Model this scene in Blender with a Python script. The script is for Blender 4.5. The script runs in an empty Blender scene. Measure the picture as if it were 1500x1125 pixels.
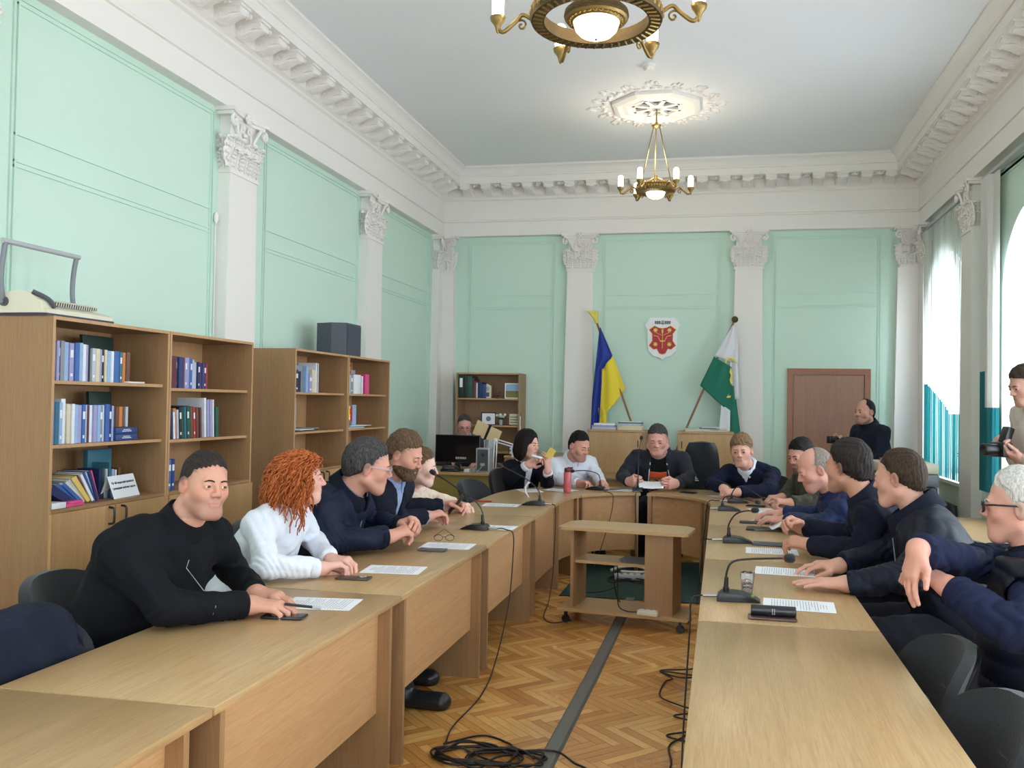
import bpy, bmesh, math, random
import numpy as np
from mathutils import Vector, Matrix, Euler
random.seed(7); np.random.seed(7)
PI = math.pi
scene = bpy.context.scene
COL = scene.collection

# ------------------------------------------------------------ materials
def srgb(r, g, b):
    f = lambda c: (c/255/12.92) if c/255 <= 0.04045 else ((c/255+0.055)/1.055)**2.4
    return (f(r), f(g), f(b), 1.0)
def new_mat(name):
    m = bpy.data.materials.new(name); m.use_nodes = True
    nt = m.node_tree; b = nt.nodes['Principled BSDF']
    return m, nt, b
def plain(name, rgb, rough=0.6, metal=0.0, bump=0.0, bscale=60, spec=0.5, var=0.0, vscale=8, emis=None, estr=0, trans=0, alpha=1, sheen=0, coord='Object', stretch=(1, 1, 1)):
    m, nt, b = new_mat(name)
    c = srgb(*rgb)
    b.inputs['Base Color'].default_value = c
    b.inputs['Roughness'].default_value = rough
    b.inputs['Metallic'].default_value = metal
    b.inputs['Specular IOR Level'].default_value = spec
    if sheen: b.inputs['Sheen Weight'].default_value = sheen
    if trans: b.inputs['Transmission Weight'].default_value = trans
    if emis:
        b.inputs['Emission Color'].default_value = srgb(*emis); b.inputs['Emission Strength'].default_value = estr
    if bump or var:
        tc = nt.nodes.new('ShaderNodeTexCoord'); mp = nt.nodes.new('ShaderNodeMapping')
        mp.inputs['Scale'].default_value = stretch
        nt.links.new(tc.outputs[coord], mp.inputs[0])
    if bump:
        n = nt.nodes.new('ShaderNodeTexNoise'); n.inputs['Scale'].default_value = bscale; n.inputs['Detail'].default_value = 4
        bp = nt.nodes.new('ShaderNodeBump'); bp.inputs['Strength'].default_value = bump; bp.inputs['Distance'].default_value = 0.01
        nt.links.new(mp.outputs[0], n.inputs['Vector']); nt.links.new(n.outputs['Fac'], bp.inputs['Height'])
        nt.links.new(bp.outputs[0], b.inputs['Normal'])
    if var:
        n2 = nt.nodes.new('ShaderNodeTexNoise'); n2.inputs['Scale'].default_value = vscale; n2.inputs['Detail'].default_value = 3
        nt.links.new(mp.outputs[0], n2.inputs['Vector'])
        mx = nt.nodes.new('ShaderNodeMix'); mx.data_type = 'RGBA'
        mx.inputs[6].default_value = tuple(max(0, v*(1-var)) for v in c[:3])+(1,)
        mx.inputs[7].default_value = tuple(min(1, v*(1+var)) for v in c[:3])+(1,)
        nt.links.new(n2.outputs['Fac'], mx.inputs[0]); nt.links.new(mx.outputs[2], b.inputs['Base Color'])
    return m
def wood(name, c1, c2, axis='y', rough=0.4, scale=1.0, spec=0.5):
    """light oak laminate: fine streaks along one axis"""
    m, nt, b = new_mat(name)
    tc = nt.nodes.new('ShaderNodeTexCoord'); mp = nt.nodes.new('ShaderNodeMapping')
    lo, hi = 5*scale, 130*scale
    s = {'x': (lo, hi, hi), 'y': (hi, lo, hi), 'z': (hi, hi, lo)}[axis]
    mp.inputs['Scale'].default_value = s
    nt.links.new(tc.outputs['Object'], mp.inputs[0])
    n = nt.nodes.new('ShaderNodeTexNoise'); n.inputs['Scale'].default_value = 1.0; n.inputs['Detail'].default_value = 5; n.inputs['Distortion'].default_value = 1.6
    nt.links.new(mp.outputs[0], n.inputs['Vector'])
    mp2 = nt.nodes.new('ShaderNodeMapping'); mp2.inputs['Scale'].default_value = tuple(v*0.16 for v in s)
    nt.links.new(tc.outputs['Object'], mp2.inputs[0])
    n2 = nt.nodes.new('ShaderNodeTexNoise'); n2.inputs['Scale'].default_value = 1.0; n2.inputs['Detail'].default_value = 3; n2.inputs['Distortion'].default_value = 1.2
    nt.links.new(mp2.outputs[0], n2.inputs['Vector'])
    ad = nt.nodes.new('ShaderNodeMath'); ad.operation = 'MULTIPLY_ADD'; ad.inputs[1].default_value = 0.65
    nt.links.new(n.outputs['Fac'], ad.inputs[0])
    mu = nt.nodes.new('ShaderNodeMath'); mu.operation = 'MULTIPLY'; mu.inputs[1].default_value = 0.35
    nt.links.new(n2.outputs['Fac'], mu.inputs[0]); nt.links.new(mu.outputs[0], ad.inputs[2])
    cr = nt.nodes.new('ShaderNodeValToRGB')
    cr.color_ramp.elements[0].position = 0.30; cr.color_ramp.elements[0].color = srgb(*c2)
    cr.color_ramp.elements[1].position = 0.62; cr.color_ramp.elements[1].color = srgb(*c1)
    nt.links.new(ad.outputs[0], cr.inputs[0]); nt.links.new(cr.outputs[0], b.inputs['Base Color'])
    b.inputs['Roughness'].default_value = rough; b.inputs['Specular IOR Level'].default_value = spec
    return m
M = {}
M['mint'] = plain('mint_paint', (198, 223, 209), 0.55, bump=0.06, bscale=25, var=0.03, vscale=1.5)
M['white_paint'] = plain('white_paint', (232, 227, 223), 0.6, bump=0.04, bscale=40)
M['ceiling'] = plain('ceiling_paint', (230, 230, 233), 0.75, var=0.02, vscale=1)
M['oak_y'] = wood('oak_laminate_long', (190, 156, 112), (166, 132, 88), 'y', 0.30)
M['oak_x'] = wood('oak_laminate_cross', (190, 156, 112), (166, 132, 88), 'x', 0.30)
M['oak_z'] = wood('oak_laminate_upright', (180, 139, 94), (159, 119, 76), 'z', 0.4)
M['oak_front'] = wood('oak_front_panel', (200, 158, 113), (180, 135, 93), 'y', 0.42)
M['oak_frontx'] = wood('oak_front_panel_cross', (191, 146, 104), (163, 119, 78), 'x', 0.42)
M['oak_edge'] = wood('oak_edge_band', (200, 158, 107), (182, 135, 89), 'y', 0.4)
M['case'] = wood('bookcase_oak', (163, 126, 89), (145, 109, 74), 'z', 0.42)
M['case_edge'] = wood('bookcase_edge', (193, 152, 109), (176, 133, 91), 'z', 0.42)
M['case_door'] = wood('bookcase_door', (193, 154, 107), (174, 135, 91), 'z', 0.4)
M['door_brown'] = wood('brown_door', (164, 120, 98), (146, 104, 86), 'z', 0.45, 0.7)
M['door_trim'] = wood('brown_door_trim', (160, 106, 80), (140, 88, 66), 'z', 0.45, 0.7)
M['olive'] = plain('olive_desk_board', (150, 132, 66), 0.5, var=0.05, vscale=6)
M['black'] = plain('black_plastic', (24, 24, 26), 0.35)
M['screen'] = plain('dark_screen', (12, 14, 20), 0.12)
M['blackfab'] = plain('black_fabric', (30, 31, 35), 0.85, bump=0.35, bscale=260, sheen=0.2)
M['leather'] = plain('black_leather', (34, 36, 40), 0.32, bump=0.1, bscale=80)
M['chrome'] = plain('chrome', (190, 190, 195), 0.2, 1.0)
M['silver'] = plain('silver_plastic', (176, 178, 182), 0.4, 0.2)
M['greyp'] = plain('grey_plastic', (120, 124, 130), 0.45)
M['dgrey'] = plain('dark_grey_plastic', (72, 76, 84), 0.45)
M['cream'] = plain('cream_plastic', (216, 210, 188), 0.45)
M['paper'] = plain('white_paper', (236, 237, 242), 0.8)
M['rubber'] = plain('cable_rubber', (26, 22, 22), 0.5)
M['duct'] = plain('grey_cable_duct', (104, 106, 104), 0.45, var=0.12, vscale=5)
M['brass'] = plain('aged_brass', (148, 122, 72), 0.38, 0.8, bump=0.25, bscale=120)
M['brass_d'] = plain('dark_brass', (98, 82, 54), 0.5, 0.75, bump=0.5, bscale=160)
M['lit'] = plain('lit_bulb', (255, 244, 222), 0.4, emis=(255, 238, 205), estr=7)
M['lit_bowl'] = plain('lit_alabaster', (248, 238, 214), 0.35, emis=(255, 236, 198), estr=3.2, var=0.1, vscale=9)
M['unlit'] = plain('faint_glow_glass', (214, 200, 150), 0.3, emis=(230, 205, 140), estr=0.35, var=0.2, vscale=30)  # shade of an unlit candle, given a faint glow of its own
M['hole'] = plain('vent_dark', (60, 58, 56), 0.9)
M['mat_green'] = plain('dark_green_carpet', (38, 66, 62), 0.95, bump=0.3, bscale=200)
M['vinyl'] = M['white_paint']

# ------------------------------------------------------------ mesh builder
class MB:
    def __init__(s):
        s.v = []; s.f = []; s.mi = []
    def add(s, vs, fs, mi=0, T=None):
        o = len(s.v)
        for v in vs:
            v = Vector(v)
            if T is not None: v = T @ v
            s.v.append((v.x, v.y, v.z))
        for f in fs:
            s.f.append(tuple(i+o for i in f)); s.mi.append(mi)
        return s
    def box(s, x0, x1, y0, y1, z0, z1, mi=0, T=None, ch=0.0):
        if ch <= 0 or min(abs(x1-x0), abs(y1-y0), abs(z1-z0)) <= 2.01*ch:
            vs = [(x, y, z) for x in (x0, x1) for y in (y0, y1) for z in (z0, z1)]
            fs = [(0, 1, 3, 2), (4, 6, 7, 5), (0, 4, 5, 1), (2, 3, 7, 6), (0, 2, 6, 4), (1, 5, 7, 3)]
            return s.add(vs, fs, mi, T)
        bm = bmesh.new(); bmesh.ops.create_cube(bm, size=1)
        for v in bm.verts:
            v.co = Vector(((x0+x1)/2+v.co.x*(x1-x0), (y0+y1)/2+v.co.y*(y1-y0), (z0+z1)/2+v.co.z*(z1-z0)))
        bmesh.ops.bevel(bm, geom=bm.edges[:], offset=ch, segments=2, affect='EDGES', profile=0.5)
        bm.verts.ensure_lookup_table()
        s.add([v.co[:] for v in bm.verts], [[v.index for v in f.verts] for f in bm.faces], mi, T); bm.free()
        return s
    def prism(s, pts, z0, z1, mi=0, T=None):
        n = len(pts)
        vs = [(p[0], p[1], z0) for p in pts]+[(p[0], p[1], z1) for p in pts]
        fs = [tuple(range(n))[::-1], tuple(range(n, 2*n))]+[(i, (i+1) % n, (i+1) % n+n, i+n) for i in range(n)]
        return s.add(vs, fs, mi, T)
    def lathe(s, prof, seg=24, mi=0, T=None, cap=True):
        vs = []; fs = []; n = len(prof)
        for r, z in prof:
            for k in range(seg):
                a = 2*PI*k/seg; vs.append((r*math.cos(a), r*math.sin(a), z))
        for i in range(n-1):
            for k in range(seg):
                k2 = (k+1) % seg
                fs.append((i*seg+k, i*seg+k2, (i+1)*seg+k2, (i+1)*seg+k))
        if cap:
            fs.append(tuple(range(seg))[::-1]); fs.append(tuple((n-1)*seg+k for k in range(seg)))
        return s.add(vs, fs, mi, T)
    def tube(s, pts, r, seg=8, mi=0, T=None, closed=False):
        pts = [Vector(p) for p in pts]; n = len(pts)
        rs = r if isinstance(r, (list, tuple)) else [r]*n
        vs = []; fs = []; up = None
        for i, p in enumerate(pts):
            if closed: d = pts[(i+1) % n]-pts[i-1]
            else: d = pts[min(i+1, n-1)]-pts[max(i-1, 0)]
            if d.length < 1e-9: d = Vector((0, 0, 1))
            d.normalize()
            if up is None:
                up = Vector((0, 0, 1)) if abs(d.z) < .9 else Vector((1, 0, 0))
            a = d.cross(up)
            if a.length < 1e-6: a = d.orthogonal()
            a.normalize(); b = a.cross(d).normalized(); up = b
            for k in range(seg):
                t = 2*PI*k/seg; q = p+(a*math.cos(t)+b*math.sin(t))*rs[i]; vs.append(q[:])
        m = n if closed else n-1
        for i in range(m):
            j = (i+1) % n
            for k in range(seg):
                k2 = (k+1) % seg
                fs.append((i*seg+k, i*seg+k2, j*seg+k2, j*seg+k))
        if not closed:
            fs.append(tuple(range(seg))); fs.append(tuple((n-1)*seg+k for k in range(seg))[::-1])
        return s.add(vs, fs, mi, T)
    def ell(s, c, r, seg=16, rings=10, mi=0, T=None):
        vs = []; fs = []
        for i in range(rings+1):
            ph = PI*i/rings
            for k in range(seg):
                a = 2*PI*k/seg
                vs.append((c[0]+r[0]*math.sin(ph)*math.cos(a), c[1]+r[1]*math.sin(ph)*math.sin(a), c[2]+r[2]*math.cos(ph)))
        for i in range(rings):
            for k in range(seg):
                k2 = (k+1) % seg
                fs.append((i*seg+k, (i+1)*seg+k, (i+1)*seg+k2, i*seg+k2))
        return s.add(vs, fs, mi, T)
    def grid(s, fn, nu, nv, mi=0, T=None, thick=0.0):
        """surface fn(u,v)->point, optional thickness along the normal"""
        P = [[Vector(fn(i/(nu-1), j/(nv-1))) for j in range(nv)] for i in range(nu)]
        vs = [P[i][j] for i in range(nu) for j in range(nv)]
        fs = [(i*nv+j, (i+1)*nv+j, (i+1)*nv+j+1, i*nv+j+1) for i in range(nu-1) for j in range(nv-1)]
        if thick:
            N = []
            for i in range(nu):
                for j in range(nv):
                    a = P[min(i+1, nu-1)][j]-P[max(i-1, 0)][j]; b = P[i][min(j+1, nv-1)]-P[i][max(j-1, 0)]
                    n_ = a.cross(b); N.append(n_.normalized() if n_.length > 1e-9 else Vector((0, 0, 1)))
            o = len(vs)
            vs2 = [v-n_*thick for v, n_ in zip(vs, N)]
            f2 = [tuple(i+o for i in f)[::-1] for f in fs]
            side = []
            for j in range(nv-1):
                side += [(j, j+1, j+1+o, j+o), ((nu-1)*nv+j, (nu-1)*nv+j+o, (nu-1)*nv+j+1+o, (nu-1)*nv+j+1)]
            for i in range(nu-1):
                side += [(i*nv, i*nv+o, (i+1)*nv+o, (i+1)*nv), (i*nv+nv-1, (i+1)*nv+nv-1, (i+1)*nv+nv-1+o, i*nv+nv-1+o)]
            vs = vs+vs2; fs = fs+f2+side
        return s.add(vs, fs, mi, T)
    def build(s, name, mats, parent=None, loc=None, rot=None, smooth=None, label=None):
        me = bpy.data.meshes.new(name)
        me.from_pydata(s.v, [], s.f)
        if not isinstance(mats, (list, tuple)): mats = [mats]
        for m in mats: me.materials.append(M[m] if isinstance(m, str) else m)
        if len(mats) > 1: me.polygons.foreach_set('material_index', s.mi)
        me.update()
        bm = bmesh.new(); bm.from_mesh(me); bmesh.ops.recalc_face_normals(bm, faces=bm.faces[:]); bm.to_mesh(me); bm.free()
        if smooth is not None:
            me.shade_smooth()
            if smooth < 180:
                me.set_sharp_from_angle(angle=math.radians(smooth))
        o = bpy.data.objects.new(name, me); COL.objects.link(o)
        if parent is not None: o.parent = parent
        if loc is not None: o.location = loc
        if rot is not None: o.rotation_euler = rot
        if label: o['label'] = label
        return o
def thing(name, label, cat, loc=(0, 0, 0), rz=0.0, group=None):
    o = bpy.data.objects.new(name, None); COL.objects.link(o); o.empty_display_size = 0.1
    o.location = loc; o.rotation_euler = (0, 0, rz); o['label'] = label; o['category'] = cat
    if group: o['group'] = group
    return o
def tag(o, label, cat, group=None, kind=None):
    o['label'] = label; o['category'] = cat
    if group: o['group'] = group
    if kind: o['kind'] = kind
    return o
def struct(o):
    o['kind'] = 'structure'; return o
def dup(o, loc=None, rz=None, label=None, parent=None, rot=None):
    kids = [c for c in COL.objects if c.parent is o] if parent is None else [c for c in COL.objects if c.parent is o]
    r = o.copy(); COL.objects.link(r)
    if parent is not None: r.parent = parent
    if loc is not None: r.location = loc
    if rz is not None: r.rotation_euler = (0, 0, rz)
    if rot is not None: r.rotation_euler = rot
    if label: r['label'] = label
    for c in kids: dup(c, parent=r)
    return r
def TR(loc=(0, 0, 0), rz=0, rx=0, ry=0):
    return Matrix.Translation(loc) @ Euler((rx, ry, rz), 'XYZ').to_matrix().to_4x4()
def spline(pts, n=8):
    """Catmull-Rom through pts"""
    P = [Vector(p) for p in pts]; P = [P[0]*2-P[1]]+P+[P[-1]*2-P[-2]]; out = []
    for i in range(1, len(P)-2):
        for k in range(n):
            t = k/n
            out.append(0.5*((2*P[i])+(P[i+1]-P[i-1])*t+(2*P[i-1]-5*P[i]+4*P[i+1]-P[i+2])*t*t+(3*P[i]-P[i-1]-3*P[i+1]+P[i+2])*t**3))
    out.append(P[-2]); return out

# ------------------------------------------------------------ camera
F_PX, XP = 1294.46, 800.0
YAW, PIT, ROL = 0.19588, 0.021299, 0.015849
cam_d = bpy.data.cameras.new('camera'); cam = bpy.data.objects.new('camera', cam_d); COL.objects.link(cam)
fw = Vector((-math.sin(YAW)*math.cos(PIT), math.cos(YAW)*math.cos(PIT), math.sin(PIT)))
rt = Vector((math.cos(YAW), math.sin(YAW), 0)); up = rt.cross(fw)
r2 = rt*math.cos(ROL)+up*math.sin(ROL); u2 = -rt*math.sin(ROL)+up*math.cos(ROL)
mat = Matrix((r2, u2, -fw)).transposed().to_4x4(); mat.translation = (0, 0, 1.6)
cam.matrix_world = mat
cam_d.sensor_width = 36; cam_d.lens = F_PX*36/1500; cam_d.shift_x = (750-XP)/1500
cam_d.clip_start = 0.05
scene.camera = cam
scene.view_settings.view_transform = 'Standard'; scene.view_settings.look = 'None'; scene.view_settings.gamma = 1.0
scene.view_settings.use_curve_mapping = False
scene.view_settings.exposure = 0.28
try:
    scene.cycles.use_denoising = True
    scene.cycles.max_bounces = 8; scene.cycles.diffuse_bounces = 5; scene.cycles.glossy_bounces = 3; scene.cycles.transmission_bounces = 6
    scene.cycles.sample_clamp_indirect = 6.0; scene.cycles.caustics_reflective = False; scene.cycles.caustics_refractive = False
except Exception: pass
# ============================================================ ROOM
XL, XR, YB, YF, ZC = -3.84, 2.46, 11.6, -2.2, 4.69
PILC = [-1.76, 0.95, 3.67, 6.38, 9.11]           # pilaster centres along the side walls
# floor: herringbone parquet as real material
def parquet():
    m, nt, b = new_mat('herringbone_parquet')
    N = nt.nodes.new; L = nt.links.new
    def math_(op, a=None, b_=None, c=None):
        n = N('ShaderNodeMath'); n.operation = op
        for i, v in enumerate((a, b_, c)):
            if v is None: continue
            if isinstance(v, (int, float)): n.inputs[i].default_value = v
            else: L(v, n.inputs[i])
        return n.outputs[0]
    tc = N('ShaderNodeTexCoord'); sp = N('ShaderNodeSeparateXYZ'); L(tc.outputs['Object'], sp.inputs[0])
    # true herringbone: blocks of width w, length 6w laid at 90 degrees, axes turned 45 degrees so the zigzag rows run across
    w = 0.052; n_ = 6.0
    ca = math.cos(PI/4)
    u = math_('DIVIDE', math_('MULTIPLY', math_('ADD', sp.outputs[0], sp.outputs[1]), ca), w)
    v = math_('DIVIDE', math_('MULTIPLY', math_('SUBTRACT', sp.outputs[0], sp.outputs[1]), ca), w)
    iu = math_('FLOOR', u); iv = math_('FLOOR', v)
    k = math_('FLOORED_MODULO', math_('SUBTRACT', iu, iv), 2*n_)
    isH = math_('LESS_THAN', k, n_)          # block runs along u
    # local coordinates
    fu = math_('SUBTRACT', u, iu); fv = math_('SUBTRACT', v, iv)
    k2 = math_('FLOORED_MODULO', math_('SUBTRACT', iv, math_('ADD', iu, 1.0)), 2*n_)
    la_h = math_('ADD', k, fu); la_v = math_('ADD', math_('FLOORED_MODULO', k2, n_), fv)
    def sel(a, b_):   # isH ? a : b
        mx = N('ShaderNodeMix'); mx.data_type = 'FLOAT'; L(isH, mx.inputs[0])
        for s_, q in ((2, b_), (3, a)):
            if isinstance(q, (int, float)): mx.inputs[s_].default_value = q
            else: L(q, mx.inputs[s_])
        return mx.outputs[0]
    along = sel(la_h, la_v); across = sel(fv, fu)
    idx = sel(math_('SUBTRACT', iu, k), math_('ADD', iu, 0.5)); idy = sel(iv, math_('SUBTRACT', iv, math_('FLOORED_MODULO', k2, n_)))
    cid = N('ShaderNodeCombineXYZ'); L(idx, cid.inputs[0]); L(idy, cid.inputs[1]); L(isH, cid.inputs[2])
    wn = N('ShaderNodeTexWhiteNoise'); wn.noise_dimensions = '3D'; L(cid.outputs[0], wn.inputs['Vector'])
    cr = N('ShaderNodeValToRGB'); L(wn.outputs['Value'], cr.inputs[0])
    e = cr.color_ramp.elements; e[0].position = 0; e[0].color = srgb(190, 128, 66); e[1].position = 1; e[1].color = srgb(236, 184, 110)
    e2 = cr.color_ramp.elements.new(0.45); e2.color = srgb(216, 156, 84)
    # grain
    cg = N('ShaderNodeCombineXYZ'); L(math_('MULTIPLY', along, 0.35), cg.inputs[0]); L(math_('MULTIPLY', across, 5.0), cg.inputs[1]); L(math_('MULTIPLY', wn.outputs['Value'], 40.0), cg.inputs[2])
    ng = N('ShaderNodeTexNoise'); ng.inputs['Scale'].default_value = 2.0; ng.inputs['Detail'].default_value = 4; L(cg.outputs[0], ng.inputs['Vector'])
    mr = N('ShaderNodeMapRange'); mr.inputs[1].default_value = 0.3; mr.inputs[2].default_value = 0.7; mr.inputs[3].default_value = 0.82; mr.inputs[4].default_value = 1.08; L(ng.outputs['Fac'], mr.inputs[0])
    # seams
    ea = math_('MINIMUM', across, math_('SUBTRACT', 1.0, across)); el = math_('MINIMUM', along, math_('SUBTRACT', n_, along))
    ed = math_('MINIMUM', ea, el)
    sm = N('ShaderNodeMapRange'); sm.inputs[1].default_value = 0.01; sm.inputs[2].default_value = 0.045; sm.inputs[3].default_value = 0.4; sm.inputs[4].default_value = 1.0; L(ed, sm.inputs[0])
    # dirt
    nd = N('ShaderNodeTexNoise'); nd.inputs['Scale'].default_value = 1.7; nd.inputs['Detail'].default_value = 5; L(tc.outputs['Object'], nd.inputs['Vector'])
    md = N('ShaderNodeMapRange'); md.inputs[1].default_value = 0.35; md.inputs[2].default_value = 0.6; md.inputs[3].default_value = 0.88; md.inputs[4].default_value = 1.04; L(nd.outputs['Fac'], md.inputs[0])
    f = math_('MULTIPLY', math_('MULTIPLY', mr.outputs[0], sm.outputs[0]), md.outputs[0])
    vm = N('ShaderNodeVectorMath'); vm.operation = 'SCALE'; L(cr.outputs[0], vm.inputs[0]); L(f, vm.inputs['Scale'])
    L(vm.outputs[0], b.inputs['Base Color'])
    mrr = N('ShaderNodeMapRange'); mrr.inputs[3].default_value = 0.14; mrr.inputs[4].default_value = 0.34; L(nd.outputs['Fac'], mrr.inputs[0]); L(mrr.outputs[0], b.inputs['Roughness'])
    bp = N('ShaderNodeBump'); bp.inputs['Strength'].default_value = 0.35; bp.inputs['Distance'].default_value = 0.004; L(sm.outputs[0], bp.inputs['Height']); L(bp.outputs[0], b.inputs['Normal'])
    return m
M['parquet'] = parquet()
struct(MB().box(XL-.2, XR+.5, YF-.2, YB+.2, -.1, 0).build('floor', 'parquet'))
struct(MB().box(XL-.2, XR+.5, YF-.2, YB+.2, ZC, ZC+.12).build('ceiling', 'ceiling'))
struct(MB().box(XL-.2, XL, YF-.2, YB+.2, 0, ZC).build('wall_left', 'mint'))
struct(MB().box(XL, XR+.5, YB, YB+.2, 0, ZC).build('wall_back', 'mint'))
FW = [(-2.2, .85), (.75, .85)]      # unseen tall windows added behind the photographer to even out the light
mb = MB(); xs = XL
for c, hw in FW:
    mb.box(xs, c-hw, YF-.2, YF, 0, ZC); mb.box(c-hw, c+hw, YF-.2, YF, 0, .84); mb.box(c-hw, c+hw, YF-.2, YF, 3.3, ZC); xs = c+hw
mb.box(xs, XR+.5, YF-.2, YF, 0, ZC); struct(mb.build('wall_front', 'mint'))
# right wall with arched window openings, one per bay
WINS = [(10.45, .76), (7.74, .80), (5.02, .80), (2.31, .80), (-0.40, .80)]
WS, WT = 0.84, 2.62     # sill height, spring line
def right_wall():
    mb = MB(); T0, T1 = XR, XR+.42
    ys = YF
    for c, hw in sorted(WINS):
        mb.box(T0, T1, ys, c-hw, 0, ZC)                       # pier
        mb.box(T0, T1, c-hw, c+hw, 0, WS)                      # under the sill
        n = 24; rz = 0.72
        pts = [(c+hw*math.cos(PI*k/n), WT+rz*math.sin(PI*k/n)) for k in range(n+1)]
        for k in range(n):                                      # arch fill
            (ya, za), (yb, zb) = pts[k], pts[k+1]
            vs = [(x, y, z) for x in (T0, T1) for (y, z) in ((ya, za), (yb, zb), (yb, ZC), (ya, ZC))]
            mb.add(vs, [(0, 1, 2, 3), (7, 6, 5, 4), (0, 4, 5, 1)])
        ys = c+hw
    mb.box(T0, T1, ys, YB, 0, ZC)
    return struct(mb.build('wall_right', 'mint'))
right_wall()
M['frame_w'] = plain('window_frame_paint', (226, 230, 232), 0.5)
m, nt, b = new_mat('window_glass'); M['glass'] = m
tr = nt.nodes.new('ShaderNodeBsdfTransparent'); gl = nt.nodes.new('ShaderNodeBsdfGlossy'); gl.inputs['Roughness'].default_value = 0.02
mx = nt.nodes.new('ShaderNodeMixShader'); mx.inputs[0].default_value = 0.05
nt.links.new(tr.outputs[0], mx.inputs[1]); nt.links.new(gl.outputs[0], mx.inputs[2]); nt.links.new(mx.outputs[0], nt.nodes['Material Output'].inputs[0])
M['drink_glass'] = plain('clear_plastic', (250, 250, 250), 0.03, trans=1.0)
for i, (c, hw) in enumerate(WINS):
    w = struct(thing('window_%d' % (i+1), 'tall arched window', 'window', (XR+.34, c, WS))); del w['label']; del w['category']
    mb = MB(); fw_ = 0.07
    mb.box(-.03, .03, -hw, -hw+fw_, 0, WT-WS+.3); mb.box(-.03, .03, hw-fw_, hw, 0, WT-WS+.3); mb.box(-.03, .03, -hw, hw, 0, fw_)
    mb.box(-.03, .03, -.03, .03, 0, WT-WS+.7); mb.box(-.03, .03, -hw, hw, 1.25, 1.32); mb.box(-.03, .03, -hw, hw, WT-WS-.03, WT-WS+.04)
    n = 24; pts = [(hw*math.cos(PI*k/n), .72*math.sin(PI*k/n)) for k in range(n+1)]
    for k in range(n):
        (ya, za), (yb, zb) = pts[k], pts[k+1]; s_ = 1-fw_/hw
        vs = [(x, y, z+WT-WS) for x in (-.03, .03) for (y, z) in ((ya, za), (yb, zb), (yb*s_, zb*s_), (ya*s_, za*s_))]
        mb.add(vs, [(0, 1, 2, 3), (7, 6, 5, 4), (2, 6, 7, 3)])
    mb.build('window_frame', 'frame_w', w)
    g = MB(); g.add([(0, -hw, .02), (0, hw, .02)]+[(0, y, z+WT-WS) for y, z in pts], [tuple(range(27))]); g.build('window_pane', 'glass', w)
    sl = MB(); sl.box(-.42, -.03, -hw, hw, -.03, 0.004, ch=.0); sl.build('window_sill', 'frame_w', w)

for i, (c, hw) in enumerate(FW):  # frames and panes of the added, unseen front windows
    w = struct(thing('window_%d' % (i+6), '', '', (c, YF-.14, .84))); del w['label']; del w['category']
    mb = MB(); mb.box(-hw, -hw+.07, -.03, .03, 0, 2.46); mb.box(hw-.07, hw, -.03, .03, 0, 2.46); mb.box(-hw, hw, -.03, .03, 0, .07); mb.box(-hw, hw, -.03, .03, 2.39, 2.46); mb.box(-.03, .03, -.03, .03, 0, 2.46); mb.box(-hw, hw, -.03, .03, 1.4, 1.47)
    mb.build('window_frame', 'frame_w', w)
    mb = MB(); mb.add([(-hw, 0, 0), (hw, 0, 0), (hw, 0, 2.46), (-hw, 0, 2.46)], [(0, 1, 2, 3)]); mb.build('window_pane', 'glass', w)

# ---- entablature profile (p = distance from wall, z), mitred round the room
PROF = [(0, 3.84), (.10, 3.84), (.10, 4.025), (.118, 4.03), (.118, 4.045), (.104, 4.06), (.104, 4.31), (.13, 4.325), (.13, 4.345), (.165, 4.37), (.165, 4.478),
        (.405, 4.478), (.405, 4.56), (.42, 4.565), (.42, 4.58), (.43, 4.59), (.44, 4.615), (.46, 4.64), (.49, 4.66), (.505, 4.665), (.505, 4.69), (0, 4.69)]
def entab(name, kind):
    mb = MB(); n = len(PROF); vs = []
    for end in (0, 1):
        for p, z in PROF:
            if kind == 'left': vs.append((XL+p, (YB-p) if end else (YF+p), z))
            if kind == 'right': vs.append((XR-p, (YB-p) if end else (YF+p), z))
            if kind == 'back': vs.append(((XR-p) if end else (XL+p), YB-p, z))
            if kind == 'front': vs.append(((XR-p) if end else (XL+p), YF+p, z))
    fs = [(i, (i+1) % n, (i+1) % n+n, i+n) for i in range(n)]
    mb.add(vs, fs+[tuple(range(n)), tuple(range(n, 2*n))])
    return struct(mb.build(name, 'white_paint', smooth=28))
ents = {k: entab('trim_%d' % (i+1), k) for i, k in enumerate(('left', 'back', 'right', 'front'))}
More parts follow.
